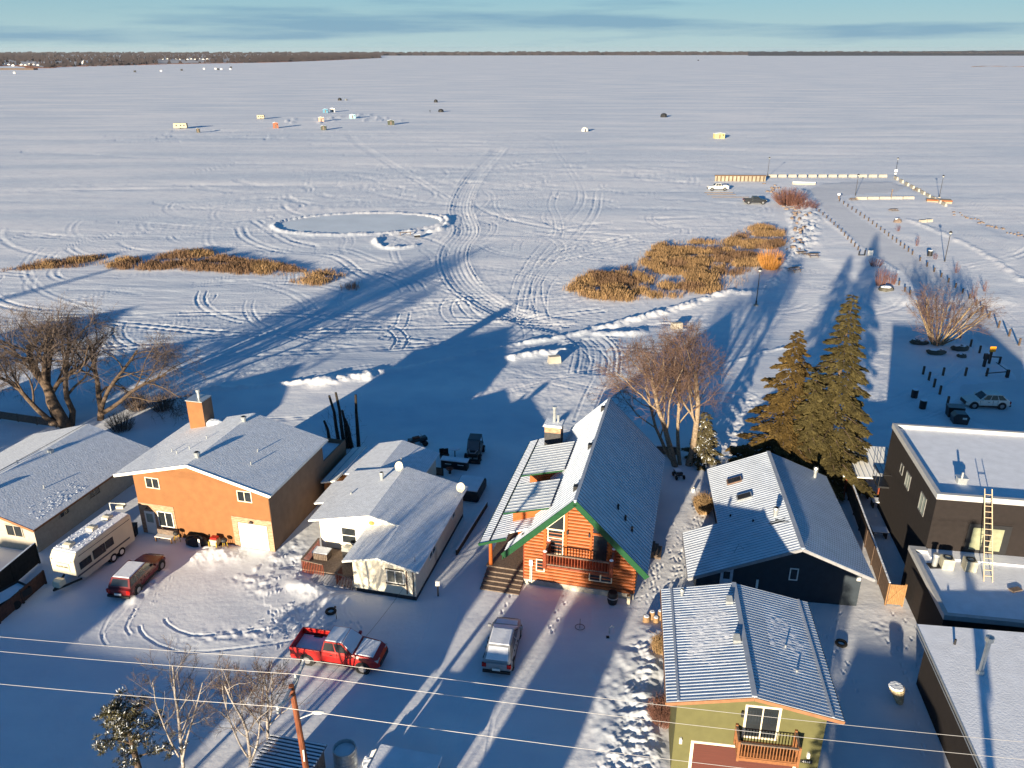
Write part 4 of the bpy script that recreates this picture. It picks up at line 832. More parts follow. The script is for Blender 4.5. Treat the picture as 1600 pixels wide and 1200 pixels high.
# things on its lower roof
for u, lb in ((.75, 'beige air conditioner on the lower flat roof, nearer the corner'), (2.2, 'beige air conditioner on the lower flat roof beside the ladder')):
    o = thing('air_conditioner', lb, 'air conditioner', H.matrix_basis @ Vector((u, -2.0, 3.3)), -radians(9.4), 'air conditioners on the flat roof')
    M = MB(); M.box(-.36, -.36, .0, .36, .36, .8, 0)
    for k in range(9): M.box(-.375, -.375, .08 + k*.075, .375, .375, .11 + k*.075, 0)
    M.build('casing', mat('beige_casing', (.42, .40, .32), .6), o); M = MB(); M.lathe([(.30, .801), (.30, .84), (.22, .84), (.22, .801)], 16); M.build('fan_ring', black_metal, o)
o = thing('flue_stack', 'stubby metal flue beside the air conditioners on the lower flat roof', 'flue', H.matrix_basis @ Vector((0.0, -2.0, 3.3)), 0)
M = MB(); M.cyl(0, 0, 0, .85, .17, n=14); M.build('pipe', galv, o); M = MB(); M.cyl(0, 0, .85, 1.0, .24, .2, 14); M.build('cap', galv, o); M = MB(); M.box(-.4,-.3,0,.4,.3,.06); M.build('base', black_metal, o)
o = thing('ladder', 'long pale wooden ladder leaning against the dark house wall', 'ladder', H.matrix_basis @ Vector((3.0, -3.3, 3.3)), -radians(9.4))
ldm = mat('ladder_wood', (.55, .42, .28), .6)
for s in (-.27, .27): M = MB(); M.bar((s, 0, 0), (s*.85, 3.15, 5.3), .05, .045); M.build('rail', ldm, o)
for k in range(15): t_k = (k + 1)/16; M = MB(); M.bar((-.26, 3.15*t_k, 5.3*t_k), (.26, 3.15*t_k, 5.3*t_k), .05, .04); M.build('rung', ldm, o)
o = thing('roof_debris', 'small snowy board lying on the lower flat roof', 'board', H.matrix_basis @ Vector((4.4, -4.0, 3.31)), .3); M = MB(); M.box(-.4,-.2,.02,.4,.2,.1); M.build('board', wood_grey, o)

# ---- grey roofed house, lower right
P = G(1433, 975, 4.0); H = thing('low_grey_house', 'dark house with broad snowy grey roof and tall metal chimney, bottom right corner', 'house', (P.x, P.y, 0), -radians(9.4))
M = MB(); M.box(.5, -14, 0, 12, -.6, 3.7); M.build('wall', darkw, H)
M = MB(); M.slab((0, -15, 4), (13, -15, 4.35), (13, 0, 4.35), (0, 0, 4), .16); M.build('roof', roof_snow, H)
M = MB(); M.bar((-.02, -15, 3.93), (-.02, 0, 3.93), .06, .16); M.bar((-.14, -15, 3.85), (-.14, 0, 3.85), .03, .05); M.build('gutter', galv, H)
M = MB(); M.cyl(2.2, -3.9, 4.0, 6.3, .13, n=14); c = M.build('chimney_pipe', galv, H); M = MB(); M.cyl(2.2, -3.9, 6.3, 6.55, .24, .22, n=14); M.cyl(2.2,-3.9,6.55,6.62,.2,.05,n=14); M.cyl(2.2, -3.9, 4.05, 4.25, .22, .16, n=14); M.build('chimney_cap', galv, c)
vent(H, .9+.7, -1.6, 4.04, .35, .07, m=black_metal)
vent(H, 4.8, -5.2, 4.1, .3, .06, m=black_metal)

# ---- small metal roofed garden shed behind the slate house
P = G(1318, 743, 2.3); H = thing('garden_shelter', 'small open shelter with pale metal roof beside the tall spruces', 'shelter', (P.x, P.y, 0), -radians(8))
M = MB(); ribbed(M, (0, 0, 2.25), (6.2, 0, 2.25), (6.2, 5.2, 2.75), (0, 5.2, 2.75), .42, .04, .04, .1); M.build('roof', [metal_bare, metal_rib], H)
for x in (.4, 3.2, 5.9):
    for y_ in (.3, 4.9): M = MB(); M.box(x-.08, y_-.08, 0, x+.08, y_+.08, 2.2 if y_ < 1 else 2.6); M.build('post', wood_red, H)
M = MB(); M.box(.3, 4.95, 0, 6.0, 5.05, 2.5); M.build('back_wall', wood_grey, H)

# ---- snowy ribbed shed at the bottom
P = G(511, 1163, 2.3); H = thing('ribbed_roof_shed', 'shed with snow striped metal roof behind the utility pole', 'shed', (P.x, P.y, 0), -radians(13))
M = MB(); M.box(-2.9, -5.5, 0, -.15, -.15, 2.2); M.build('wall', wood_grey, H)
M = MB(); M.slab((-2.9-.3, -5.7, 2.3), (0, -5.7, 2.3), (0, 0, 2.3), (-3.2, 0, 2.3), .1, 0)
for k in range(26): M.bar((-3.2, -.1 - k*.22, 2.33), (0, -.1 - k*.22, 2.33), .09, .05, 1)
M.build('roof', [mat('dark_blue_roof', (.08, .1, .14), .5), roof_snow], H)
# ------------------------------------------------------------------ trees and shrubs
def grow(M, p, d, L, r, lv, rnd, cfg):
    "one limb and its children"
    segs = cfg['segs'][lv]; pts = [p.copy()]; rad = [r]; dirs = [d.copy()]; dd = d.copy(); q = p.copy()
    for i in range(segs):
        wob = cfg['wob'][lv]; dd = dd + Vector((rnd.gauss(0, wob), rnd.gauss(0, wob), rnd.gauss(0, wob))) + Vector((0, 0, cfg['lift'][lv])); dd.normalize()
        q = q + dd * (L/segs); pts.append(q.copy()); dirs.append(dd.copy()); rad.append(r * (1 - (i+1)/segs * cfg['taper'][lv]))
    M.tube(pts, rad, cfg['n'][lv], cfg['mat'][lv], caps=False)
    if lv + 1 >= len(cfg['kids']) + 1 or lv >= len(cfg['kids']): return
    k = cfg['kids'][lv]; k = rnd.randint(*k)
    for j in range(k):
        f = cfg['from'][lv] + (1 - cfg['from'][lv]) * (j + rnd.random()) / k; f = min(f, .999); i = int(f*segs); g = f*segs - i
        bp = pts[i].lerp(pts[i+1], g); bd = dirs[i+1]; br = rad[i] + (rad[i+1]-rad[i])*g
        a = bd.cross(Vector((rnd.gauss(0, 1), rnd.gauss(0, 1), rnd.gauss(0, 1)))).normalized(); ang = rnd.uniform(*cfg['ang'][lv])
        nd = (bd*cos(ang) + a*sin(ang)).normalized(); nl = L * rnd.uniform(*cfg['len'][lv]) * (1.15 - .55*f)
        grow(M, bp, nd, nl, max(br * cfg['rk'][lv], cfg['rmin']), lv+1, rnd, cfg)
def bare_tree(name, label, cat, loc, stems, cfg, mats, seed, group=None):
    T = thing(name, label, cat, loc, 0, group); rnd = random.Random(seed); wood = MB(); fine = MB()
    for (off, d, L, r) in stems:
        M = MB(); grow(M, Vector(off), Vector(d).normalized(), L, r, 0, rnd, cfg)
        for dst, pick in ((wood, lambda m: m == 0), (fine, lambda m: m != 0)):
            fs = [f for f, m in zip(M.f, M.m) if pick(m)]; k = len(dst.v)
            used = sorted({i for f in fs for i in f}); mp_ = {i: k + n for n, i in enumerate(used)}
            dst.v += [M.v[i] for i in used]; dst.f += [tuple(mp_[i] for i in f) for f in fs]; dst.m += [0]*len(fs)
    wood.build('trunk', mats[0], T, smooth=True); fine.build('crown', mats[1], T); return T
CFG_W = dict(segs=(6, 5, 4, 3, 2), wob=(.10, .16, .2, .22, .25), lift=(.02, .03, .02, -.02, -.05), taper=(.55, .65, .7, .8, .8), n=(9, 6, 4, 3, 3), mat=(0, 0, 1, 1, 1),
    kids=((6, 8), (6, 8), (6, 8), (5, 7)), ang=((.4, .9), (.4, .9), (.4, 1.0), (.4, 1.0)), len=((.6, .9), (.5, .8), (.5, .8), (.5, .8)), rk=(.5, .5, .5, .6), rmin=.0115)
CFG_W['from'] = (.35, .25, .2, .1)
def cfgx(**k): c = dict(CFG_W); c.update(k); return c
P = G(1055, 728); hgt = rise(1055, 728, 530)
bare_tree('bare_willow', 'large bare willow with spreading reddish crown right behind the log house', 'tree', P,
    [((0,0,-.1), (-.2,.05,1), 9.0, .30), ((.5,.3,-.1), (.06,.12,1), 9.0, .2), ((1.3,.2,-.1), (.36,-.05,1), 9.2, .34), ((-.1,.3,.2), (-.7,.2,.8), 7.8, .18)], cfgx(lift=(.03,.05,.04,.0,-.04)), [bark_pale, twig], 11)
P = G(105, 668)
bare_tree('bare_willow', 'thick trunked bare willow behind the beige bungalow, the left and larger one', 'tree', P,
    [((0,0,-.1), (-.16,.05,1), 9.5, .62), ((-.3,.2,-.1), (-.5,.2,.85), 9.5, .42), ((.2,.5,0), (.16,.2,1), 9.0, .34), ((-.6,0,.3), (-.85,-.1,.6), 8, .3)], cfgx(wob=(.13,.2,.24,.24,.25), kids=((7,9),(6,8),(6,8),(5,7))), [bark, twig_grey], 12)
P = G(157, 656)
bare_tree('bare_willow', 'bare willow with arching limbs behind the orange brown house chimney', 'tree', P,
    [((0,0,-.1), (.10,.05,1), 8.0, .34), ((.1,.1,.6), (.8,.1,.65), 8.0, .24), ((0,0,.5), (.4,.3,.9), 8.0, .25)], cfgx(wob=(.14,.22,.24,.24,.25), lift=(.0,-.02,-.04,-.05,-.05)), [bark, twig_grey], 13)
P = G(1463, 538); sh = []
rnd = random.Random(2)
for k in range(20):
    a = 2*pi*k/20 + rnd.uniform(-.2,.2); sp = rnd.uniform(.35, 1.05); sh.append(((.5*cos(a), .5*sin(a), -.1), (sp*cos(a), sp*sin(a), 1), rnd.uniform(5.8, 7.4), .10))
CB = cfgx(kids=((6,8),(5,7),(5,7)), segs=(6,4,3,2,2), n=(5,4,3,3,3), mat=(0,1,1,1,1), lift=(.05,.03,.02,0,0), len=((.4,.65),(.4,.65),(.4,.6),(.4,.6)), rmin=.012)
bare_tree('bare_shrub_willow', 'wide bare multi stemmed willow bush on the lawn right of the spruces', 'tree', P, sh, CB, [mat('straw_bark', (.26,.19,.11), .9, .3, 5), twig], 14)
# birches and shrubby trees by the road, bottom left
CBR = cfgx(kids=((9,12),(6,8),(5,7)), segs=(8,5,4,3,2), wob=(.07,.14,.18,.2,.2), lift=(.04,.05,.03,.02,0), n=(7,5,4,3,3), mat=(0,0,1,1,1), ang=((.5,.95),(.4,.9),(.4,.9),(.4,.9)), len=((.3,.5),(.4,.65),(.45,.7),(.4,.6)), rk=(.45,.45,.5,.5), rmin=.009)
CBR['from'] = (.3,.2,.15,.1)
birch = mat('birch_bark', (.34, .30, .27), .8, .45, 5, stretch=(1,1,4))
def tree_at(px, py, z, y_ground):  # crown point seen at pixel, height z
    return G(px, py, z)
for (px, py, z, sc, seed, lb) in ((262, 1100, 5.2, 1.0, 21, 'bare birch with white limbs right of the dark pine by the road'), (375, 1110, 4.8, .95, 22, 'slender bare birch left of the utility pole, nearer the bottom'), (402, 1075, 4.6, .85, 23, 'reddish twigged bare birch just left of the utility pole')):
    Q = G(px, py, z); 
    bare_tree('bare_birch', lb, 'tree', (Q.x, Q.y, 0), [((0,0,0), (.02,.05,1), 7.0*sc, .10), ((.1,0,1.2), (.35,.15,1), 5.2*sc, .06), ((0,0,1.6), (-.35,0,1), 4.8*sc, .055)], CBR, [birch, twig if seed == 23 else twig_grey], seed, 'bare birches by the road')

def spruce(name, label, loc, h, R, seed, col, n=9000, snow=.04, top=.03, droop=.35, cat='tree', group=None, base=.06, lean=(0,0)):
    T = thing(name, label, cat, loc, 0, group); rnd = random.Random(seed)
    M = MB(); M.tube([(0,0,-.1), (lean[0]*.5, lean[1]*.5, h*.5), (lean[0], lean[1], h*.98)], [h*.018, h*.011, .02], 8); M.build('trunk', bark, T, smooth=True)
    F = MB(); L = MB(); nb = int(h * 10)
    for k in range(nb):
        f = base + (1-base) * (k/nb)**1.02; z = h*f; a = k*2.399 + rnd.uniform(-.4, .4)
        rr_ = R * (1-f)**.85 * rnd.uniform(.58, 1.15) * (1 + .18*sin(a*3 + seed)) + .12
        if rr_ < .1: continue
        cx, cy = lean[0]*f, lean[1]*f
        pts = []; 
        for i in range(5): t = i/4; pts.append(Vector((cx + cos(a)*rr_*t, cy + sin(a)*rr_*t, z + rr_*(.12*t - droop*t*t + .12*max(0, t-.7)))))
        L.tube(pts, [max(.012, .035*(1-f)+.01)]*4 + [.006], 3, caps=False)
        m = max(5, int(n/nb * rr_/(R*.45)))
        for j in range(m):
            t = 1 - abs(rnd.gauss(0, .38)); 
            if t < .12: t = rnd.uniform(.12, 1)
            i = min(3, int(t*4)); p = pts[i].lerp(pts[i+1], t*4 - i)
            side = rnd.choice((-1, 1)); w = rr_*.32*(1.15-t)+.10; u = rnd.uniform(0, 1)*w
            c = p + Vector((-sin(a), cos(a), 0)) * side*u + Vector((0, 0, -u*.28 + rnd.uniform(-.05, .05)))
            dr = (Vector((cos(a), sin(a), -.35)) + Vector((-sin(a), cos(a), 0)) * side*rnd.uniform(.2, 1.1) + Vector((0,0,rnd.uniform(-.35,.25)))).normalized()
            ln = rnd.uniform(.22, .46); wd = rnd.uniform(.06, .12); nn = dr.cross(Vector((rnd.uniform(-.6,.6), rnd.uniform(-.6,.6), 1))).normalized()*wd
            tip = c + dr*ln; mid = c + dr*ln*.45
            mi = 1 if rnd.random() < snow else 0
            F.add([c, mid-nn, tip, mid+nn], [(0,1,2,3)], mi)
    L.build('branches', bark, T); F.build('foliage', [col, snow_lump], T); return T
spr_b = mat('bronze_spruce_needles', (.105, .068, .022), .85, .35, .7, spec=.15)
spr_c = mat('dull_spruce_needles', (.084, .067, .026), .85, .35, .7, spec=.15)
P = G(1284, 752); spruce('tall_spruce', 'tallest bronze green spruce behind the slate blue house', P, rise(1284,752,463)+.2, 4.6, 31, spr_c, 34000, snow=.0)
P = G(1215, 742); spruce('tall_spruce', 'shorter left spruce of the pair behind the slate blue house', P, rise(1215,742,515), 4.5, 32, spr_b, 28000, snow=.0)
P = G(1250, 756); spruce('tall_spruce', 'middle spruce filling the gap between the two big spruces', P, 11.0, 3.4, 36, spr_c, 18000, snow=.0)
P = G(1096, 722); spruce('small_spruce', 'small snow flecked spruce beside the big willow trunk', P, 5.2, 1.7, 33, mat('snowy_spruce_needles', (.12,.10,.05), .85, .3, .8), 5000, snow=.08)
# frosted pine, bottom left: clumps on crooked limbs
Q = G(190, 1120, 4.2); T = thing('frosted_pine', 'frosted olive pine with clumped needles at bottom left', 'tree', (Q.x, Q.y, 0), 0); rnd = random.Random(6)
M = MB(); M.tube([(1.0,-1.2,0), (.6,-.6,2.0), (.2,0,3.6), (-.3,.3,4.8)], [.2,.16,.1,.04], 8); limbs = []
for k in range(16):
    z = 1.8 + 3.2*k/16; a = k*2.4; Lr = 2.3*(1 - .045*k)*rnd.uniform(.7, 1.1); b0 = Vector((.75 - z*.17, -.7 + z*.18, z)); e_ = b0 + Vector((cos(a)*Lr, sin(a)*Lr, rnd.uniform(-.2, .7))); m_ = b0.lerp(e_, .5) + Vector((0,0,.2)); M.tube([b0, m_, e_], [.06,.04,.02], 4, caps=False); limbs.append((b0, m_, e_))
M.build('trunk', bark, T, smooth=True)
F = MB()
for b0, m_, e_ in limbs:
    for c in [b0.lerp(m_, .8), m_, m_.lerp(e_, .4), m_.lerp(e_, .75), e_]:
        for q_ in range(3):
            cc = c + Vector((rnd.gauss(0,.28), rnd.gauss(0,.28), rnd.gauss(0,.18)))
            for j in range(55):
                d_ = Vector((rnd.gauss(0,1), rnd.gauss(0,1), rnd.gauss(.4,.8))).normalized(); s_ = cc + d_*rnd.uniform(.02,.14); t_ = s_ + d_*rnd.uniform(.08,.18); w_ = d_.cross(Vector((rnd.random(), rnd.random(), .3))).normalized()*.022
                F.add([s_-w_, s_+w_, t_+w_*.4, t_-w_*.4], [(0,1,2,3)], 1 if (d_.z > .5 and rnd.random() < .35) else 0)
F.build('foliage', [mat('pine_needles', (.12,.105,.05), .85, .3, 1), snow_lump], T)

# cut trunks behind the white bungalow
P = G(545, 702); T = thing('pollarded_tree', 'clump of tall cut off black trunks between the brown and white houses', 'tree', P, 0)
M = MB(); rnd = random.Random(9)
for (dx, dy, h, lx) in ((-.9,.2,5.6,-.6), (-.4,0,6.0,-.4), (-.1,.3,4.0,-.3), (.9,.4,5.6,.1), (-1.7,.1,3.0,-.5), (.3,.2,3.2,-.5)):
    M.tube([(dx,dy,-.1), (dx+lx*.3,dy,h*.4), (dx+lx*.4,dy,h*.7), (dx+lx,dy+.1,h)], [.2,.17,.14,.11], 8)
M.build('trunk', mat('dark_bark', (.03,.024,.02), .95, .3, 6, bump=.5), T)
M = MB()
for k in range(60):
    a = rnd.uniform(0, 6.28); r = rnd.uniform(.2, 1.8); z = rnd.uniform(0, 3.5); p = Vector((r*cos(a)-.4, r*sin(a)*.6, z)); M.tube([p, p + Vector((rnd.gauss(0,.3), rnd.gauss(0,.3), rnd.uniform(.3,.9))), p + Vector((rnd.gauss(0,.6), rnd.gauss(0,.5), rnd.uniform(.6,1.5)))], [.015,.012,.006], 3, caps=False)
M.build('twigs', twig_grey, T)
def shrub(name, label, P, h, r, n, m, seed, group=None, cat='shrub', cone=.5):
    rnd = random.Random(seed); M = MB()
    for k in range(n):
        a = rnd.uniform(0, 2*pi); q = r*math.sqrt(rnd.random()); b_ = Vector((q*cos(a)*cone, q*sin(a)*cone, 0)); t_ = Vector((q*cos(a), q*sin(a), h*rnd.uniform(.55, 1.05)*(1.05 - .35*(q/r)**2))); md = b_.lerp(t_, .5) + Vector((rnd.gauss(0,.06), rnd.gauss(0,.06), 0)); w = .012 + .0001*P[1]
        M.tube([b_, md, t_], [w, w*.8, w*.4], 3, caps=False)
        if h > 1:
            for j in range(3): s_ = md.lerp(t_, rnd.random()); M.tube([s_, s_ + Vector((rnd.gauss(0,.18), rnd.gauss(0,.18), rnd.uniform(.1,.4)))], [w*.6, w*.3], 3, caps=False)
    o = M.build(name, m, label=label); o.location = P; o['category'] = cat
    if group: o['group'] = group
    return o
dk = mat('dark_red_twigs', (.13,.06,.045), .9, .3, 1); tan_ = mat('tan_twigs', (.25,.16,.08), .9, .25, 1)
for px, py, h, r, n, lb in ((1232, 320, 4.4, 5.0, 420, 'dark red brown bush beside the black pickup on the pier'), (1258, 328, 2.8, 3.6, 180, 'lower brown bush right of the dark one by the pier road')):
    shrub('brown_bush', lb, G(px, py), h, r, n, dk, px)
for px, py, h, r, n, lb in ((1375, 448, 3.6, 1.3, 70, 'taller slim bush with pale stems left of the lake road'), (1392, 446, 2.6, 1.0, 40, 'thin stemmed bush left of the lake road, right of the taller one'), (1367, 418, 2.0, 1.5, 45, 'small red twigged bush behind the white sign board')):
    shrub('lawn_bush', lb, G(px, py), h, r, n, dk, px+1)
for px, py, h, lb in ((1460, 407, 1.6, 'small round bush beside the black bin on the snow'), (1494, 428, 2.4, 'bare sapling on the open snow below the right lamp'), (1538, 457, 2.2, 'bare sapling furthest right on the open snow'), (1432, 386, 2.4, 'slender sapling left of the right lamp post'), (1402, 363, 1.6, 'tiny sapling below the round boulder'), (1520, 468, 3.6, 'tall thin sapling beside the fence posts at right')):
    shrub('sapling', lb, G(px, py), h, .5, 12, dk, px+7, 'saplings on the lakeside lawn', 'sapling')
shrub('conifer_shrub', 'dark brown shrub against the left wall of the slate blue house', G(1098, 800), 1.6, 1.0, 500, tan_, 71)
shrub('garden_shrub', 'dry brown shrub beside the olive green house wall', G(1030, 1022), 1.5, .6, 250, tan_, 72)
shrub('garden_shrub', 'dark bare thicket beside the olive green house, nearer the road', G(1035, 1130), 1.8, 1.0, 350, dk, 73)
for k, (px, py) in enumerate(((255, 640), (215, 640), (190, 672))): shrub('lakeside_bush', ('low dark bush under the arching willow', 'low twiggy bush left of the arching willow trunk', 'low twiggy bush between the two willow trunks')[k], G(px, py), 1.8, 1.6, 160, twig_grey, 80+k)

# reeds: nobody could count the stalks
def reeds(name, label, polys, n, hmin, hmax, seed, mats):
    rnd = random.Random(seed); M = MB()
    W_ = [np.array(px_line(p)) for p in polys]
    for P_ in W_:
        x0, y0 = P_.min(0); x1, y1 = P_.max(0); area = (x1-x0)*(y1-y0); c = 0; tries = 0; want = int(n*area/sum((w.max(0)-w.min(0)).prod() for w in W_))
        while c < want and tries < want*6:
            tries += 1; x = rnd.uniform(x0, x1); y = rnd.uniform(y0, y1); ins = False; j = len(P_)-1
            for i in range(len(P_)):
                if (P_[i][1] > y) != (P_[j][1] > y) and x < (P_[j][0]-P_[i][0])*(y-P_[i][1])/(P_[j][1]-P_[i][1]) + P_[i][0]: ins = not ins
                j = i
            if not ins: continue
            cl = float(fbm(np.array([x/5.5]), np.array([y/3.2]), 2, 91)[0] + .7*fbm(np.array([x/1.3]), np.array([y/1.5]), 1, 95)[0])
            if cl < (.03 if x > 0 else -.05) and rnd.random() > .02: continue
            cl = max(cl, -.05); x += rnd.gauss(0, .4); y += rnd.gauss(0, .5)
            c += 1
            for s_ in range(2):
                xx = x + rnd.gauss(0,.15); yy = y + rnd.gauss(0,.15)
                h = rnd.uniform(hmin, hmax)*(.6 + .7*cl); a = rnd.uniform(0, pi); w = .026; lx, ly = rnd.gauss(.0,.22)*h, rnd.gauss(0,.15)*h; zb = TZ(yy) - .05
                M.add([(xx-w*cos(a), yy-w*sin(a), zb), (xx+w*cos(a), yy+w*sin(a), zb), (xx+lx+w*1.2*cos(a), yy+ly+w*1.2*sin(a), zb+h), (xx+lx-w*.6*cos(a), yy+ly-w*.6*sin(a), zb+h*.97)], [(0,1,2,3)], 0 if float(vnoise(np.array([x/5.0]), np.array([y/5.0]), 33)[0]) < .1 else 1)
    o = M.build(name, mats, label=label); o['kind'] = 'stuff'; o['category'] = 'reeds'; return o
reed = mat('golden_reeds', (.25,.155,.075), .9, .3, .5); reed2 = mat('brown_reeds', (.16,.095,.055), .9, .25, .5); reed3 = mat('orange_willow_shoots', (.42,.19,.045), .9, .2, .6)
reeds('reed_bed', 'golden brown reed bed poking through the snow left of the lake road', [[(878,452),(930,430),(1000,415),(1015,395),(1040,378),(1110,380),(1160,385),(1185,400),(1195,425),(1150,452),(1080,462),(1000,472),(930,468)], [(1133,378),(1150,362),(1190,356),(1222,362),(1222,385),(1190,392),(1150,392)]], 26000, .7, 1.6, 1, [reed, reed2])
reeds('reed_bed', 'long low brown reed strip left of the skating rink', [[(212,422),(250,402),(310,392),(370,396),(385,410),(430,412),(470,424),(540,430),(500,446),(440,440),(390,430),(330,424),(260,422)], [(0,424),(60,414),(130,404),(190,400),(220,408),(200,422),(150,416),(80,420)], [(536,448),(560,446),(556,454),(540,454)]], 12000, .6, 1.4, 2, [reed2, reed])
o = shrub('orange_bush', 'bright orange shoots standing at the right end of the reed bed', G(1203, 420), 3.8, 2.6, 330, reed3, 77)
# ------------------------------------------------------------------ the other side of the street (below the picture; it throws the shade over the yards)
TE = tan(SUN_EL)
def far_house(xa, xb, h, Y, d, label, wall_m, name='neighbour_house'):
    "a house whose shadow edge, carried back to Y=8, runs from xa to xb at height h"
    c, s = cos(SUN_AZ), sin(SUN_AZ); sa, sb = xa*c - 8*s, xb*c - 8*s; s0 = sa + .2*d; w = (sb - s0)/.98
    x = (s0 + Y*s)/c; hh = h - (Y + d/2 - 8)/c*TE
    T = thing(name, label, 'house', (x, Y, 0), -radians(13.5))
    vr = d/2; M = MB(); M.box(0, .3, 0, w, d - .3, hh - 1.3); M.add([(0,.3,hh-1.3),(0,vr,hh-.15),(0,d-.3,hh-1.3),(w,.3,hh-1.3),(w,vr,hh-.15),(w,d-.3,hh-1.3)], [(0,1,2),(5,4,3),(0,3,4,1),(1,4,5,2)]); M.build('wall', wall_m, T)
    M = MB(); M.slab((0, 0, hh - 1.35), (w, 0, hh - 1.35), (w, vr, hh), (0, vr, hh), .12); M.slab((0, vr, hh), (w, vr, hh), (w, d, hh - 1.35), (0, d, hh - 1.35), .12); M.build('roof', shingle, T)
    M = MB(); M.box(w*.4, d - .3, 0, w*.4 + .95, d - .25, 2.1); M.build('door', white_trim, T)
    for a in (.15, .75): M = MB(); M.box(w*a, d - .3, 1.0, w*a + .7, d - .25, 2.0); M.build('window', dark_glass, T)
    return T
far_house(-62, -44.8, 8.3, -2, 9, 'two storey beige house across the street, furthest left', beige)
far_house(-46.2, -29.0, 5.75, 0, 9, 'long low beige house across the street opposite the brown house', beige)
far_house(-23.75, -20.4, 7.7, 4, 5, 'narrow tall white garage across the street opposite the white bungalow', white_w)
far_house(-20.6, -18.45, 4.15, 8, 4, 'tiny low white shed across the street', white_w)
far_house(-18.15, -14.3, 6.85, 2, 5, 'narrow beige cottage across the street opposite the log house', beige)
far_house(-13.4, -8.4, 6.5, -1, 8, 'beige cottage with a spruce across the street', beige)
far_house(5.8, 12.5, 5.75, 0, 8, 'low slate house across the street opposite the flat roofed block', slate)
spruce('street_spruce', 'spruce standing across the street opposite the log house', Vector((-13.0, 5.0, 0)), 14.0, 3.6, 41, spr_c, 14000, base=.48)
spruce('street_spruce', 'thin spruce across the street opposite the olive house', Vector((4.8, 7.0, 0)), 8.6, 1.3, 42, spr_c, 3500)
CS = cfgx(kids=((6,8),(5,6),(3,4)), segs=(7,4,3,2,2), n=(6,4,3,3,3))
bare_tree('street_tree', 'bare tree across the street opposite the white bungalow', 'tree', Vector((-27.7, 8, 0)), [((0,0,0), (-.03,0,1), 8.5, .17), ((.8,0,0), (.12,0,1), 8.0, .13)], CS, [bark, twig_grey], 43)
bare_tree('street_tree', 'bare tree across the street next to the narrow white garage', 'tree', Vector((-25.1, 7, 0)), [((0,0,0), (.05,0,1), 7.5, .12), ((-2.6,0,0), (-.1,0,1), 6.5, .11)], CS, [bark, twig_grey], 44)
bare_tree('street_tree', 'bare tree across the street beside the spruce', 'tree', Vector((-15.5, 6, 0)), [((0,0,0), (.02,0,1), 8.0, .14)], CS, [bark, twig_grey], 45)
# to the left of the picture: trees and houses along the same shore
spruce('shore_spruce', 'very tall spruce on the shore left of the beige bungalow', Vector((-57.0, 51, 0)), 18.0, 3.4, 46, spr_c, 9000)
spruce('shore_spruce', 'tall spruce on the shore further left, behind the very tall one', Vector((-60.5, 56, 0)), 15.0, 3.0, 47, spr_c, 8000)
spruce('shore_spruce', 'tall spruce far left along the shore', Vector((-113, 58, 0)), 15.0, 3.5, 48, spr_c, 8000)
def side_house(px, py, h, L, label):
    Q = G(px, py); x = Q.x - L*sin(SUN_AZ); y = Q.y - L*cos(SUN_AZ); T = thing('neighbour_house', label, 'house', (x - 6, y - 9, 0), -radians(13.5))
    M = MB(); M.gable([(0, 0), (12, 0), (12, h - 1.8), (6, h - .15), (0, h - 1.8)], 0, 11); M.build('wall', beige, T)
    M = MB(); M.slab((12.5, -.4, h-1.95), (12.5, 11.4, h-1.95), (6, 11.4, h), (6, -.4, h), .14); M.slab((6, -.4, h), (6, 11.4, h), (-.5, 11.4, h-1.95), (-.5, -.4, h-1.95), .14); M.build('roof', shingle, T)
    M = MB(); M.box(4, -.05, 0, 5, 0, 2.1); M.build('door', white_trim, T)
side_house(333, 512, 7.6, 60, 'two storey beige house beyond the left edge, nearest one')
side_house(212, 472, 8.2, 64, 'two storey beige house beyond the left edge, second one')

# ------------------------------------------------------------------ utility poles and wires
pole_m = mat('rust_red_pole', (.17, .055, .025), .8, .35, 3, stretch=(3,3,.6), bump=.3)
wire_m = mat('bright_wire', (.45, .43, .42), .4, .05, metal=.3)
WD = Vector((16.0, -2.25, 0)).normalized(); WP = Vector((-WD.y, WD.x, 0))
def utility_pole(label, P, h, lean=(0, 0), full=True):
    T = thing('utility_pole', label, 'utility pole', P, 0, 'utility poles along the street')
    M = MB(); M.tube([(lean[0], lean[1], -.2), (0, 0, h)], [.17, .12], 10); M.build('pole', pole_m, T)
    a = WP*1.45; M = MB(); M.bar((0,0,h-.55), Vector((0,0,h+.1)) + a, .1, .12); M.bar((0,0,h-.55), Vector((0,0,h+.1)) - a, .1, .12); M.bar(Vector((0,0,h-.1)) - a*1.05, Vector((0,0,h-.1)) + a*1.05, .09, .11); M.build('crossarm', galv, T)
    for k in (-1, .35, 1): c = a*k; M = MB(); M.lathe([(.0, .0), (.05, .02), (.07, .08), (.04, .12), (.06, .18), (.001, .24)], 8, c=(c.x, c.y, h - .02)); M.build('insulator', mat('porcelain', (.5,.5,.5), .3), T)
    if full:
        M = MB(); M.bar((0,0,h-2.0), (.75,.25,h-1.85), .04, .04); M.blob((.95,.3,h-1.85), (.28,.12,.09), 1, jit=.02); M.build('street_light', white_trim, T)
        M = MB(); M.tube([(.14,0,h-4.5), (.16,0,h-3.8)], .04, 6); M.build('guy_insulator', white_trim, T)
    return T
PH = 10.0; P0 = G(455, 1071, PH); P0 = Vector((P0.x, P0.y, 0))
utility_pole('rust red utility pole with three armed crossarm by the ribbed shed', P0, PH, (.25, .3))
P1 = P0 + WD*46 ; P2 = P0 - WD*43
utility_pole('utility pole beyond the right edge of the street', P1, PH, full=False); utility_pole('utility pole beyond the left edge of the street', P2, PH, full=False)
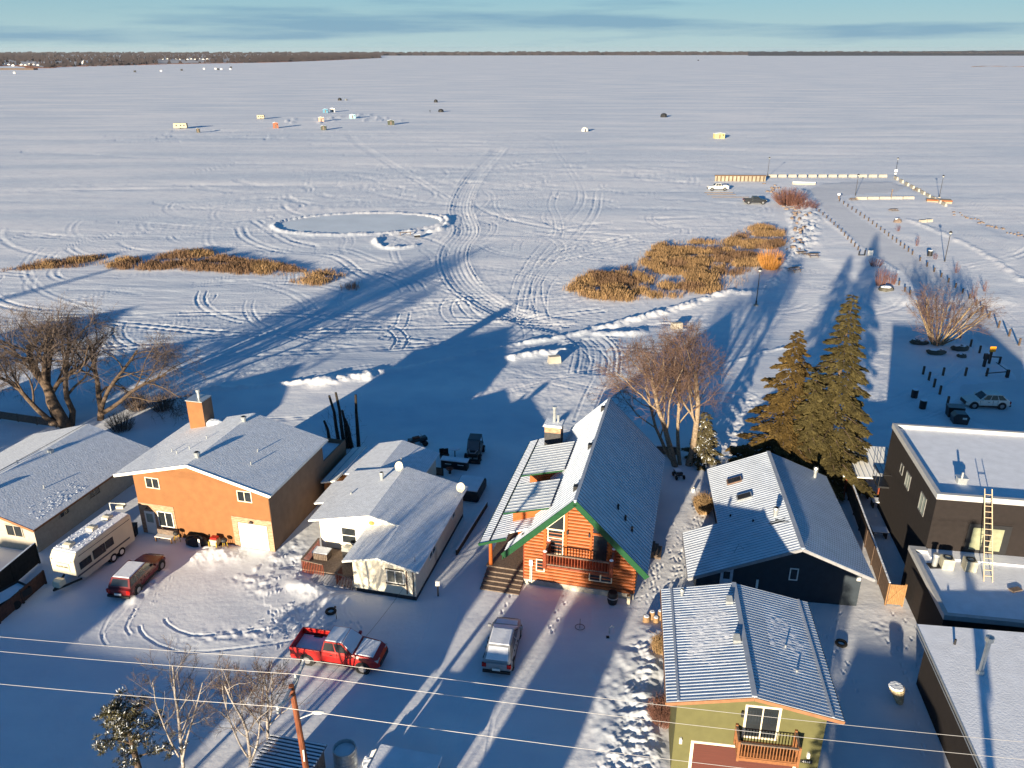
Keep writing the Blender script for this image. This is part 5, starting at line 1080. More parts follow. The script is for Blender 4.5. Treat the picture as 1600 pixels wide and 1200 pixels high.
for i, k in enumerate((1, .35, -1)):
    o_ = WP*1.45*k; M = MB()
    for A, B in ((P2, P0), (P0, P1)):
        pts = []
        for j in range(25): t = j/24; p = A.lerp(B, t) + o_; pts.append((p.x, p.y, PH + .18 - .55*4*t*(1-t)))
        M.tube(pts, .010, 5, caps=False)
    tag(M.build('power_wire', wire_m), ('overhead power wire, the far one of three', 'overhead power wire, the middle one of three', 'overhead power wire, the near one of three')[i], 'wire', 'overhead power wires')
M = MB(); A = P0 + Vector((0, 0, 8.6)); B = G(640, 905, 3.3)
pts = [A.lerp(B, j/16) + Vector((0, 0, -.5*4*(j/16)*(1-j/16))) for j in range(17)]; M.tube(pts, .012, 4, caps=False); tag(M.build('service_wire', black_metal), 'thin dark service wire running from the pole to the white bungalow', 'wire')
T = thing('street_pole', 'tall pole across the street opposite the flat roofed block', 'utility pole', (13.4, 8, 0), 0)
M = MB(); M.tube([(0,0,0), (0,0,12.5)], [.26,.2], 10); M.build('pole', pole_m, T); M = MB(); M.cyl(.3,.1,8.2,9.4,.22,n=12); M.build('transformer', galv, T)

# ------------------------------------------------------------------ vehicles
def loft(M, st, m=0):
    "st: (x, zbottom, ztop, halfwidth, shoulder inset)"
    rings = []
    for x, zb, zt, hw, ins in st:
        h = zt - zb; pts = [(hw-.1, zb), (hw, zb+.22*h), (hw, zb+.62*h), (hw-.03, zb+.8*h), (hw-ins, zt)]
        rings.append([(x, y, z) for y, z in pts] + [(x, -y, z) for y, z in pts[::-1]])
    n = len(rings[0]); vs = [p for r in rings for p in r]; fs = []
    for i in range(len(rings)-1):
        for j in range(n): fs.append((i*n+j, i*n+(j+1) % n, (i+1)*n+(j+1) % n, (i+1)*n+j))
    fs.append(tuple(range(n))[::-1]); fs.append(tuple((len(rings)-1)*n + j for j in range(n)))
    return M.add(vs, fs, m)
def frustum(M, b, t, m=0):
    "b, t = (x0, x1, halfwidth, z)"
    B = [(b[0],-b[2],b[3]),(b[1],-b[2],b[3]),(b[1],b[2],b[3]),(b[0],b[2],b[3])]; T = [(t[0],-t[2],t[3]),(t[1],-t[2],t[3]),(t[1],t[2],t[3]),(t[0],t[2],t[3])]
    return M.hexa(B, T, m)
def quad_on(M, A, B, C, D, a0, a1, b0, b1, off, th=.012, m=0):
    "glass on a sloping face: A B bottom, D C top; fractions a along, b up"
    A, B, C, D = map(Vector, (A, B, C, D)); P = lambda a, b: A.lerp(B, a).lerp(D.lerp(C, a), b)
    q = [P(a0, b0), P(a1, b0), P(a1, b1), P(a0, b1)]; n = (q[1]-q[0]).cross(q[3]-q[0]).normalized()
    return M.add([p + n*off for p in q] + [p - n*th for p in q], [(0,1,2,3),(0,4,5,1),(1,5,6,2),(2,6,7,3),(3,7,4,0)], m)
def vehicle(name, label, cat, P, rz, paint, L=4.8, Wd=1.9, Ht=1.7, belt=1.05, hood=1.0, cab=(-2.2, .85, -1.9, .25), kind='suv', snow=True, group=None, dark=False, tail=None, wr=.37, grp_snow=None):
    T = thing(name, label, cat, P, rz, group); hw = Wd/2; x0, x1 = -L/2, L/2; cl = .28 + (.1 if kind == 'pickup' else 0)
    M = MB(); bx = cab[0] if kind == 'pickup' else x0 + .08
    st = [(bx if kind == 'pickup' else x0, cl+.12, belt - (.0 if kind == 'pickup' else .12), hw-.08, .1)] if kind != 'pickup' else [(bx, cl, belt, hw-.0, .06)]
    if kind != 'pickup': st += [(x0+.25, cl, belt, hw-.01, .06)]
    st += [(cab[1]-.1, cl, belt, hw, .08), (cab[1]+.25, cl, hood+.02, hw, .1), (x1-.45, cl, hood-.07, hw-.03, .14), (x1-.12, cl+.05, hood-.2, hw-.12, .16), (x1, cl+.12, hood-.38, hw-.25, .1)]
    loft(M, st)
    if kind == 'pickup':
        M.box(x0+.05, -hw+.05, cl+.15, bx-.01, hw-.05, cl+.35); 
        for s in (-1, 1): M.box(x0+.05, s*(hw-.09) , cl+.05, bx-.01, s*hw, belt-.02)
        M.box(x0, -hw+.02, cl+.1, x0+.09, hw-.02, belt-.02)
    xb0, xb1, xt0, xt1 = cab; tw = hw - .24
    frustum(M, (xb0, xb1, hw-.07, belt-.02), (xt0, xt1, tw, Ht)); 
    for s in (-1, 1):
        for xx in ((xb0+.03, (xb0+xb1)/2+.02, xb1+.06) if kind == 'pickup' else (x0+L*.30, (xb0+xb1)/2+.1, xb1-.02)): M.box(xx-.012, s*(hw-.06), cl+.16, xx+.012, s*(hw+.004), belt-.06, 1)
        M.box(x0+L*.29, s*(hw-.1), cl-.02, x1-L*.28, s*(hw+.006), cl+.12, 1)
        for xx in (xb0+L*.12, (xb0+xb1)/2+L*.12): M.box(xx-.1, s*(hw-.03), belt-.22, xx+.1, s*(hw+.02), belt-.18, 1)
    M.build('body', [paint, black_metal], T, bevel=.03)
    gl = MB(); z0, z1 = belt-.02, Ht; bw = hw-.07
    quad_on(gl, (xb1,-bw,z0), (xb1,bw,z0), (xt1,tw,z1), (xt1,-tw,z1), .07, .93, .1, .88, .008)
    gl.build('windscreen', dark_glass, T)
    gl = MB(); quad_on(gl, (xb0,bw,z0), (xb0,-bw,z0), (xt0,-tw,z1), (xt0,tw,z1), .1, .9, .15, .85, .008); gl.build('rear_window', dark_glass, T)
    divs = ((.06, .46), (.5, .9)) if kind == 'pickup' else ((.03, .31), (.34, .63), (.66, .955))
    for s in (-1, 1):
        for a, b in divs:
            gl = MB()
            if s < 0: quad_on(gl, (xb0,-bw,z0), (xb1,-bw,z0), (xt1,-tw,z1), (xt0,-tw,z1), a, b, .1, .88, .008)
            else: quad_on(gl, (xb1,bw,z0), (xb0,bw,z0), (xt0,tw,z1), (xt1,tw,z1), 1-b, 1-a, .1, .88, .008)
            gl.build('side_window', dark_glass, T)
    for sx in (x0 + L*.19, x1 - L*.18):
        for s in (-1, 1):
            A = MB(); A.tube([(sx, s*(hw-.28), wr), (sx, s*(hw+.012), wr)], wr+.09, 20); A.build('wheel_arch', black_metal, T)
            A = MB(); A.tube([(sx, s*(hw-.25), wr), (sx, s*(hw+.03), wr)], [wr, wr], 20); w_ = A.build('wheel', rubber, T)
            A = MB(); A.tube([(sx, s*(hw-.1), wr), (sx, s*(hw+.045), wr)], wr*.6, 12); A.build('rim', rim_metal, w_)
    for s in (-1, 1):
        A = MB(); A.box(x1-.32, s*(hw-.52), hood-.36, x1-.07, s*(hw-.14), hood-.22); A.build('headlight', mat('headlight_lens', (.55,.55,.52), .15), T)
        A = MB(); A.box(x0-.025, s*(hw-.3), belt-.38, x0+.1, s*(hw-.03), belt-.1); A.build('tail_light', mat('tail_light_lens', (.35,.01,.008), .2), T)
        A = MB(); A.box(xb1-.35, s*(hw+.0), belt, xb1-.18, s*(hw+.2), belt+.16); A.build('mirror', paint, T)
    A = MB(); A.box(x1-.1, -hw+.3, cl+.1, x1+.03, hw-.3, cl+.42); A.build('grille', black_metal, T)
    A = MB(); A.box(x0-.1, -hw+.08, cl+.02, x0+.04, hw-.08, cl+.2); A.build('rear_bumper', rim_metal if kind == 'pickup' else black_metal, T)
    A = MB(); A.box(x0-.115, -.25, cl+.24, x0-.1 + .06, .25, cl+.38); A.build('number_plate', white_trim, T)
    if snow:
        A = MB(); frustum(A, (xt0+.02, xt1-.02, tw-.03, Ht+.001), (xt0+.08, xt1-.08, tw-.1, Ht+.045))
        if snow != 'roof':
            A.hexa([(xb1+.12,-hw+.18,hood-.0),(x1-.4,-hw+.24,hood-.075),(x1-.4,hw-.24,hood-.075),(xb1+.12,hw-.18,hood-.0)], [(xb1+.12,-hw+.24,hood+.06),(x1-.45,-hw+.3,hood-.03),(x1-.45,hw-.3,hood-.03),(xb1+.12,hw-.24,hood+.06)])
            quad_on(A, (xb1,-bw,z0), (xb1,bw,z0), (xt1,tw,z1), (xt1,-tw,z1), .03, .97, .05, 1.0, .03)
            if kind == 'pickup': A.box(x0+.1, -hw+.12, cl+.36, bx-.03, hw-.12, cl+.42)
            else: quad_on(A, (xb0,bw,z0), (xb0,-bw,z0), (xt0,-tw,z1), (xt0,tw,z1), .08, .92, .12, .9, .02)
        A.build('snow_cover', roof_snow, T, bevel=.02)
    return T
red_p = mat('red_paint', (.42, .015, .012), .3, .05, spec=.5); maroon = mat('maroon_paint', (.12, .012, .014), .25, .05, spec=.5); silver = mat('silver_paint', (.33, .34, .36), .3, .05, metal=.3, spec=.5)
white_p = mat('white_paint', (.62, .60, .56), .35, .04, spec=.5); black_p = mat('black_paint', (.02, .022, .026), .3, .05, spec=.5)
A_ = G(475, 1028); B_ = G(592, 1046); c = (A_+B_)/2
vehicle('red_pickup', 'bright red pickup with snow on roof and hood on the shaded driveway', 'pickup truck', (c.x-.1, c.y+.45, 0), atan2(B_.y-A_.y, B_.x-A_.x), red_p, 5.9, 2.0, 1.92, 1.28, 1.25, (-.85, 1.25, -.65, .55), 'pickup', True, wr=.41)
A_ = G(776, 1054); B_ = G(795, 978); c = (A_+B_)/2
vehicle('silver_suv', 'snow covered silver SUV parked in front of the log house', 'car', (c.x, c.y-.1, 0), atan2(B_.y-A_.y, B_.x-A_.x), silver, 4.75, 1.9, 1.66, 1.05, .98, (-2.3, 1.25, -1.45, .15), 'suv', True)
A_ = G(190, 936); B_ = G(244, 880); c = (A_+B_)/2
vehicle('maroon_wagon', 'maroon station wagon with snow banded roof beside the travel trailer', 'car', (c.x, c.y, 0), atan2(B_.y-A_.y, B_.x-A_.x), maroon, 4.75, 1.86, 1.56, 1.0, .96, (-2.2, .95, -1.85, .15), 'suv', 'roof')
def parked(name, label, px, py, ang, paint, **k): P = G(px, py); return vehicle(name, label, k.pop('cat', 'car'), P, ang, paint, **k)
parked('white_pickup', 'white pickup parked on the ice beside the pier wall', 1121, 297, radians(183), white_p, cat='pickup truck', L=5.9, Wd=2.0, Ht=1.95, belt=1.3, hood=1.25, cab=(-.85, 1.3, -.65, .6), kind='pickup', snow=False, wr=.42)
parked('black_pickup', 'black pickup parked on the ice near the brown bush', 1179, 318, radians(-2), black_p, cat='pickup truck', L=5.9, Wd=2.0, Ht=1.92, belt=1.28, hood=1.22, cab=(-.85, 1.3, -.65, .6), kind='pickup', snow=False, wr=.42)
parked('white_car', 'white car in the shaded parking lot above the flat roofed block', 1537, 634, radians(176), white_p, L=4.6, Wd=1.85, Ht=1.62, belt=1.0, hood=.95, cab=(-2.0, .95, -1.3, .2), snow=False)
parked('far_car', 'snowy grey car beyond the parking lot', 1588, 0, 0, silver) if False else None

# ------------------------------------------------------------------ travel trailer: local +x is the front (towards the camera), y to the left
FR = Vector((-31.27, 48.1, 0)); BR = Vector((-29.6, 53.75, 0)); ax = (FR - BR).normalized(); Lt = (FR - BR).length; ctr = (FR + BR)/2 + Vector((ax.y, -ax.x, 0))*1.05
T = thing('travel_trailer', 'cream travel trailer with three roof vents and dark side stripe', 'travel trailer', ctr, atan2(ax.y, ax.x)); TT = T
cream_p = mat('cream_fibreglass', (.62, .57, .44), .4, .05, 1, spec=.4); stripe = mat('dark_grey_stripe', (.05,.055,.07), .5)
hl = Lt/2; M = MB()
M.v = []; prof = [(-hl, .45), (hl-.75, .45), (hl+.02, 1.15), (hl, 2.35), (hl-.35, 2.8), (-hl+.12, 2.85), (-hl, 2.7)]
M.gable([(x, z) for x, z in prof], -1.05, 1.05); M.build('body', cream_p, T, bevel=.06)
M = MB(); M.gable([(-hl+.1, 2.862), (hl-.4, 2.81), (hl-.45, 2.87), (-hl+.15, 2.92)], -.98, .98); M.build('roof_snow', roof_snow, T)
for i, x in enumerate((hl-1.0, -.3, -hl+1.1)): M = MB(); M.gable([(x-.3, 2.9), (x+.32, 2.88), (x+.3, 3.08), (x+.05, 3.14), (x-.28, 3.1)], -.1-.3, .3-.1); M.build('roof_vent', cream_p, T, bevel=.03)
M = MB(); rnd = random.Random(5)
for k in range(90): M.blob((rnd.uniform(-hl+1.2, hl-.6), rnd.choice((-1,1))*rnd.uniform(.1,.95), 2.9), (.09,.05,.025), k, jit=.3, nu=6, nv=4)
M.build('snow_clumps', snow_lump, T)
# the side towards the wagon is local +y or -y: build both alike
for s in (-1, 1):
    O_ = ((0, s*1.052, 0), (1, 0, 0), (0, s, 0))
    M = MB(); fb(M, O_, -hl+.5, hl-.1, 0, .01, .95, 1.08); M.build('stripe', stripe, T); M = MB(); fb(M, O_, -hl+.2, hl-.5, 0, .01, 2.45, 2.5); M.build('trim_line', stripe, T)
    for a, z, w, h in ((hl-1.0, 1.35, 1.1, .6), (.6, 1.35, 1.2, .75), (-.45, 1.45, .8, .65)): M = MB(); fb(M, O_, a-w/2, a+w/2, 0, .02, z, z+h); M.build('window', dark_glass, T)
    for x in (-.55, -1.4): M = MB(); M.tube([(x, s*.7, .36), (x, s*1.06, .36)], .36, 20); w_ = M.build('wheel', rubber, T); M = MB(); M.tube([(x, s*.9, .36), (x, s*1.075, .36)], .2, 12); M.build('rim', white_trim, w_)
M = MB(); M.bar((hl-.6, .8, .45), (hl+1.2, 0, .5), .1, .12); M.bar((hl-.6, -.8, .45), (hl+1.2, 0, .5), .1, .12); M.build('tow_frame', black_metal, T)
M = MB(); M.gable([(hl+.3, .55), (hl+.95, .55), (hl+.9, 1.0), (hl+.65, 1.1), (hl+.35, 1.05)], -.32, .32); M.build('gas_bottle_cover', cream_p, T, bevel=.05)
M = MB(); M.box(-.6, -.32, 0, .6, .32, .02); pn = M.build('name_panel', mat('pale_panel', (.58,.52,.38), .5), T)
# panel lies on the front face, which leans between (hl+.02,1.15) and (hl,2.35)
pn.location = (hl+.035, 0, 1.75); pn.rotation_euler = (pi/2, 0, pi/2)
o = digits(T, 'TRAVELAIRE', (hl + .062, 0, 1.7), .2, black_metal, 'lettering'); o.rotation_euler = (pi/2, 0, pi/2)
for s in (-1, 1): M = MB(); M.box(hl, s*.85-.04, 2.25, hl+.03, s*.85+.04, 2.33); M.build('marker_light', stripe, T)

# ---- fences
def board_fence(name, label, a, b, h, m, cap_=None, cat='fence'):
    a = Vector(a); b = Vector(b); L = (b-a).length; T = thing(name, label, cat, a, atan2(b.y-a.y, b.x-a.x)); n = max(1, round(L/2.4))
    for k in range(n+1): M = MB(); x = L*k/n; M.box(x-.06, -.06, 0, x+.06, .06, h+.05); M.build('post', m, T)
    for k in range(n):
        M = MB(); x0 = L*k/n+.07; x1 = L*(k+1)/n-.07; q = int((x1-x0)/.16)
        for j in range(q): w = (x1-x0)/q; M.box(x0+j*w, -.015 - .006*(j % 2), .08, x0+(j+1)*w-.008, .015 - .006*(j % 2), h-.04 + .015*((j*7) % 3))
        M.box(x0, -.04, h-.02, x1, .04, h+.03); M.build('panel', m, T)
    if cap_: M = MB(); M.box(0, -.05, h+.051, L, .05, h+.1); M.build('snow_strip', cap_, T)
    return T
fence_m = mat('dark_red_fence', (.07,.035,.028), .85, .2, 4)
board_fence('board_fence', 'dark reddish board fence left of the travel trailer', G(0, 975), G(72, 912), 1.1, fence_m)
board_fence('board_fence', 'tall dark board fence behind the travel trailer front', G(-60, 985), G(62, 880), 1.75, mat('black_fence', (.025,.022,.02), .85, .2, 4), snow_lump)
cedar = mat('new_cedar', (.27, .145, .06), .7, .25, 3, stretch=(6,1,1))
F0 = G(1383, 945); F1 = G(1318, 760)
board_fence('garden_fence', 'brown board fence with snowy top along the right of the slate house', F0, F1, 1.8, mat('brown_fence', (.085,.055,.04), .85, .2, 4), snow_lump)
T = thing('wooden_gate', 'bright cedar gate with diagonal brace at the end of the garden fence', 'gate', F0, radians(-8)); M = MB()
for j in range(8): M.box(.05 + j*.125, -.02, .1, .165 + j*.125, .02, 1.75)
M.build('panel', cedar, T); M = MB(); M.bar((.06,-.04,.25), (1.0,-.04,1.65), .1, .03, up=(0,1,0)); M.build('brace', cedar, T)
for x in (.0, 1.1): M = MB(); M.box(x-.06,-.06,0,x+.06,.06,1.85); M.build('post', cedar, T)
board_fence('shore_fence', 'low brown picket fence under the big willow at left', G(0, 655), G(88, 668), .9, wood_grey)

# ---- open utility trailer bottom left, garden bits
P = G(14, 945); T = thing('utility_trailer', 'small dark open trailer filled with snow at the left edge', 'trailer', (P.x, P.y, 0), radians(62))
M = MB(); M.box(-1.3,-.75,.45,1.3,.75,.5); M.box(-1.3,-.8,.45,1.3,-.75,.95); M.box(-1.3,.75,.45,1.3,.8,.95); M.box(-1.35,-.8,.45,-1.3,.8,.95); M.box(1.3,-.8,.45,1.35,.8,.95); M.build('box', black_metal, T)
M = MB(); M.box(-1.28,-.73,.55,1.28,.73,.78); M.build('snow_load', roof_snow, T)
for s in (-1,1): M = MB(); M.tube([(0,s*.82,.32),(0,s*1.02,.32)], .32, 16); M.build('wheel', rubber, T)
M = MB(); M.bar((1.3,0,.45),(2.3,0,.45),.1,.1); M.build('tow_bar', black_metal, T)
def at(px, py, z=0): P = G(px, py, z); return Vector((P.x, P.y, 0))
HB = bpy.data.objects['brown_house'].matrix_basis
bpy.context.view_layer.update(); HB = bpy.data.objects['brown_house'].matrix_world.copy(); HL = LH.matrix_world.copy(); HD = DH.matrix_world.copy(); HW = bpy.data.objects['white_bungalow'].matrix_world.copy()
T = thing('garden_bench', 'white slatted bench below the window of the brown house', 'bench', HB @ Vector((-9.2, -.75, 0)), -radians(13.8))
M = MB(); M.box(-.75,-.25,.42,.75,.2,.48); M.build('seat', white_trim, T); M = MB(); M.box(-.75,.2,.5,.75,.26,.9); M.build('backrest', wood_grey, T)
for x in (-.7,.7):
    for y in (-.2,.18): M = MB(); M.box(x-.04,y-.04,0,x+.04,y+.04,.42); M.build('leg', cedar, T)
T = thing('black_cart', 'black covered heap against the brown house wall', 'tarpaulin', HB @ Vector((-6.5, -.55, 0)), -radians(13.8)); M = MB(); M.blob((0,0,.25),(1.0,.5,.55),3,jit=.12,nu=12); M.build('cover', black_metal, T); M = MB(); M.box(.55,-.55,.2,.7,-.5,.9); M.build('strap', white_trim, T)
T = thing('snow_blower', 'yellow and red machine parked against the brown house wall', 'snow blower', HB @ Vector((-4.75, -.6, 0)), -radians(13.8)); yel = mat('yellow_paint', (.45,.30,.03), .4)
M = MB(); M.box(-.35,-.3,.35,.3,.25,.85); M.build('body', mat('pale_machine', (.5,.45,.3), .5), T, bevel=.03); M = MB(); M.box(-.3,-.2,.86,.25,.2,1.0); M.build('engine', red_p, T)
for s in (-1,1): M = MB(); M.box(s*.33-.03,-.42,0,s*.33+.03,-.34,.75); M.build('handle', yel, T); M = MB(); M.tube([(s*.3-.05,.1,.22),(s*.3+.05,.1,.22)],.22,12); M.build('wheel', rubber, T)
for u, lb in ((-8.2, 'small black barbecue on thin legs by the brown house window'), (-3.95, 'small black barbecue on thin legs beside the garage door')):
    T = thing('kettle_barbecue', lb, 'barbecue', HB @ Vector((u, -.6, 0)), 0); M = MB(); M.lathe([(.02,.65),(.2,.68),(.26,.8),(.2,.95),(.02,1.0)], 12); M.build('bowl', black_metal, T)
    for k in range(3): a = k*2.09; M = MB(); M.tube([(.15*cos(a),.15*sin(a),.7),(.24*cos(a),.24*sin(a),0)],.025,5); M.build('leg', yel, T)
T = thing('wheelie_bin', 'black wheelie bin by the brown house door', 'bin', HB @ Vector((-12.1, -.7, 0)), 0); M = MB(); M.hexa([(-.22,-.25,.05),(.22,-.25,.05),(.22,.25,.05),(-.22,.25,.05)],[(-.28,-.32,1.0),(.28,-.32,1.0),(.28,.32,1.0),(-.28,.32,1.0)]); M.build('body', black_metal, T); M = MB(); M.box(-.3,-.35,1.002,.3,.33,1.07); M.build('lid', black_metal, T)
T = thing('boat_trailer_frame', 'pale frame standing behind the travel trailer', 'frame', at(188, 812), 0); M = MB(); M.tube([(-.6,0,0),(-.6,0,1.6),(.7,0,1.5)],.05,6); M.build('frame', white_trim, T); M = MB(); M.box(0,-.3,1.2,.6,.3,1.45); M.build('box', cream_p, T)
# ---- behind the white bungalow
T = thing('hot_tub', 'dark round edged hot tub cover with snow behind the white bungalow', 'hot tub', at(736, 770), -radians(13)); M = MB(); M.box(-1.3,-1.6,0,1.1,1.4,.95); M.build('shell', black_metal, T, bevel=.2); M = MB(); M.box(-1.15,-1.4,.952,.95,1.2,1.05); M.build('snow_cover', roof_snow, T, bevel=.05)
T = thing('outdoor_counter', 'long dark counter with pale top behind the white bungalow', 'counter', at(711, 731), -radians(13)); M = MB(); M.box(-1.25,-.35,0,1.25,.35,.85); M.build('cabinet', black_metal, T); M = MB(); M.box(-1.3,-.4,.852,1.3,.4,.93); M.build('top', roof_snow, T)
for x in (-.55,.65): M = MB(); M.box(x-.3,-.375,.5,x+.3,-.351,.56); M.build('handle', white_trim, T)
T = thing('round_table', 'round snow topped table on one leg behind the counter', 'table', at(711, 716), 0); M = MB(); M.cyl(0,0,0,1.05,.05,n=8); M.build('leg', black_metal, T); M = MB(); M.lathe([(.02,1.05),(.5,1.05),(.5,1.12),(.3,1.16),(.01,1.17)],20); M.build('top', roof_snow, T)
for px, lb in ((691, 'dark patio chair left of the counter, outer one'), (698, 'dark patio chair left of the counter, inner one')):
    T = thing('patio_chair', lb, 'chair', at(px, 716), .3); M = MB(); M.box(-.22,-.22,.4,.22,.22,.45); M.build('seat', black_metal, T); M = MB(); M.box(-.22,.18,.45,.22,.23,.95); M.build('backrest', black_metal, T); M = MB(); M.box(-.2,-.2,0,.2,.2,.395); M.build('base', wood_grey, T)
T = thing('side_by_side', 'black off road buggy with front snow plough and roof', 'buggy', at(742, 712), radians(-98))
M = MB(); loft(M, [(-1.45,.45,.95,.6,.1),(-.6,.35,.9,.68,.05),(.5,.35,.95,.68,.1),(1.3,.45,.85,.5,.15)]); M.build('body', black_p, T, bevel=.03)
M = MB(); 
for s in (-1,1): M.tube([(.75,s*.6,.9),(.3,s*.55,1.85),(-.75,s*.55,1.9),(-1.05,s*.6,.9)],.04,6)
M.build('roll_cage', black_metal, T); M = MB(); M.hexa([(-.85,-.6,1.88),(.4,-.6,1.83),(.4,.6,1.83),(-.85,.6,1.88)],[(-.85,-.58,1.95),(.35,-.58,1.9),(.35,.58,1.9),(-.85,.58,1.95)]); M.build('roof', black_p, T)
M = MB(); quad_on(M,(.75,-.55,.95),(.75,.55,.95),(.35,.5,1.8),(.35,-.5,1.8),0,1,0,1,.0); M.build('windscreen', dark_glass, T)
M = MB(); M.box(-.3,-.5,.6,.1,.5,1.3); M.build('seat', black_metal, T)
M = MB(); M.tube([(.8,-.42,1.0),(1.25,-.22,.9),(1.25,.22,.9),(.8,.42,1.0)],.05,6); M.build('hood_trim', silver, T)
for x in (-.95,.95):
    for s in (-1,1): M = MB(); M.tube([(x,s*.5,.34),(x,s*.8,.34)],.34,16); w_ = M.build('wheel', rubber, T); M = MB(); M.tube([(x,s*.6,.34),(x,s*.81,.34)],.16,10); M.build('rim', rim_metal, w_)
M = MB(); M.gable([(1.75,.1),(1.85,.1),(1.78,.35),(1.9,.6),(1.82,.6),(1.68,.35)], -.85, .85); M.build('plough_blade', black_metal, T); M = MB(); M.bar((1.0,0,.35),(1.75,0,.3),.1,.08); M.build('plough_arm', black_metal, T)
T = thing('quad_bike', 'snow dusted quad bike behind the white bungalow', 'quad bike', at(653, 696), .5)
M = MB(); loft(M, [(-.9,.5,.85,.4,.1),(0,.45,.8,.25,.08),(.9,.5,.85,.4,.12)]); M.build('body', black_p, T); M = MB(); M.box(-.5,-.17,.85,.2,.17,.98); M.build('seat', wood_red, T); M = MB(); M.tube([(.45,0,.8),(.35,0,1.1)],.03,6); M.tube([(.35,-.38,1.15),(.35,.38,1.15)],.025,6); M.build('handlebar', galv, T)
for x in (-.6,.6):
    for s in (-1,1): M = MB(); M.tube([(x,s*.35,.28),(x,s*.58,.28)],.28,14); M.build('wheel', rubber, T)
T = thing('fire_bowl', 'dark bowl standing by the counter', 'bowl', at(703, 740), 0); M = MB(); M.lathe([(.1,.3),(.3,.45),(.36,.55),(.3,.53),(.02,.4)],14); M.build('bowl', wood_red, T); M = MB(); M.cyl(0,0,0,.32,.12,n=8); M.build('base', black_metal, T)
T = thing('leaning_board', 'low framed panel behind the white bungalow roof', 'panel', at(680, 742), -.25); M = MB(); M.box(-.8,-.04,0,.8,.04,.07); M.box(-.8,-.04,.73,.8,.04,.8); M.box(-.8,-.04,.07,-.73,.04,.73); M.box(.73,-.04,.07,.8,.04,.73); M.build('frame', black_metal, T); M = MB(); M.box(-.73,-.02,.07,.73,.02,.73); M.build('mesh', wood_grey, T)
T = thing('timber_border', 'long low dark timber along the right of the white bungalow', 'border', at(745, 775), 0); a_ = HW @ Vector((1.5, 13.5, 0)); b__ = HW @ Vector((1.1, 6.0, 0)); T.location = a_; M = MB(); M.bar((0,0,.25), tuple(b__ - a_ + Vector((0,0,.25))), .12, .5); M.build('timber', mat('dark_timber', (.05,.04,.035), .9), T); M = MB(); M.bar((0,0,.52), tuple(b__ - a_ + Vector((0,0,.52))), .13, .05); M.build('snow_strip', roof_snow, T)
# ---- around the log house
T = thing('log_pile', 'pile of sawn logs with snowy ends by the wall of the olive house', 'firewood', at(1022, 972), 0)
for x, y, r, h in ((-.55,0,.24,.5),(-.1,.35,.2,.6),(.1,-.05,.2,.45),(.42,.25,.17,.75)):
    M = MB(); M.cyl(x,y,0,h,r,r*.95,12); l_ = M.build('log', mat('split_wood', (.24,.15,.08), .85, .25, 5), T); M = MB(); M.cyl(x,y,h,h+.03,r*.8,r*.7,12); M.build('snow_cap', snow_lump, l_)
for k, (dx, dy, a) in enumerate(((.5,-.7,.9),(.3,-1.1,1.2),(.7,-.2,1.05))): M = MB(); M.bar((dx,dy,.1),(dx+.7*cos(a),dy+1.4*sin(a),.5),.09,.05); M.build('board', cedar, T)
T = thing('snow_hoop', 'thin black hoop on a stick standing in the snow before the log house', 'hoop', at(906, 982), 0); M = MB(); M.tube([(.32*cos(t),.3*sin(t),.12) for t in np.linspace(0,2*pi,20)],.02,5,caps=False); M.build('hoop', black_metal, T); M = MB(); M.tube([(0,0,0),(0,0,.8)],.018,5); M.build('stick', black_metal, T)
T = thing('tap_stand', 'small curved pipe with pale top in the shaded yard of the log house', 'pipe', at(952, 990), 0); M = MB(); M.tube([(0,0,0),(0,0,.45),(.15,.05,.6),(.3,.05,.5)],.04,6); M.build('pipe', galv, T); M = MB(); M.box(-.25,-.5,.0,-.05,-.3,.08); M.build('base', black_metal, T)
T = thing('planter_barrel', 'dark barrel against the foundation of the log house', 'barrel', HL @ Vector((6.9,-.6,0)), 0); M = MB(); M.lathe([(.3,0),(.38,.35),(.36,.75),(.3,.95),(.01,.95)],14); M.build('barrel', black_metal, T); M = MB(); M.lathe([(.36,.5),(.4,.52),(.4,.56),(.36,.58)],14); M.build('hoop', galv, T)
T = thing('cut_stump', 'pale upright post near the right corner of the log house', 'post', HL @ Vector((8.0,-.5,0)), 0); M = MB(); M.box(-.1,-.08,0,.1,.08,.75); M.build('post', cream_trim, T); M = MB(); M.box(-.12,-.1,.75,.12,.1,.8); M.build('cap', cedar, T)
T = thing('lawn_tractor', 'small dark machine left in the snow below the willow', 'garden machine', at(1060, 746), -1.4); M = MB(); M.box(-.6,-.3,.3,.3,.3,.6); M.build('body', black_p, T, bevel=.04); M = MB(); M.box(-.55,-.28,.602,.1,.28,.68); M.build('snow_cover', roof_snow, T)
for x in (-.4,.4):
    for s in (-1,1): M = MB(); M.tube([(x,s*.3,.2),(x,s*.42,.2)],.2,12); M.build('wheel', rubber, T)
T = thing('wood_stack', 'low dark wood stack behind the right eave of the log house', 'firewood', at(1042, 708), -.1); M = MB()
for k in range(4): M.box(-1.0,-.3,.02+k*.22,1.0,.3,.2+k*.22)
M.build('logs', wood_grey, T); M = MB(); M.box(-1.05,-.35,.86,1.05,.35,.95); M.build('snow_cap', roof_snow, T)
T = thing('white_bucket', 'small white bucket on the trampled snow beside the slate house', 'bucket', at(1083, 768), 0); M = MB(); M.lathe([(.01,0),(.13,0),(.16,.35),(.14,.35),(.12,.05)],12); M.build('pail', white_trim, T); M = MB(); M.tube([(-.15,0,.34),(0,.05,.42),(.15,0,.34)],.01,4); M.build('handle', galv, T)
T = thing('side_steps', 'dark wooden steps on the right side of the log house', 'steps', HL @ Vector((9.4, 6.3, 0)), -radians(13.8)); M = MB()
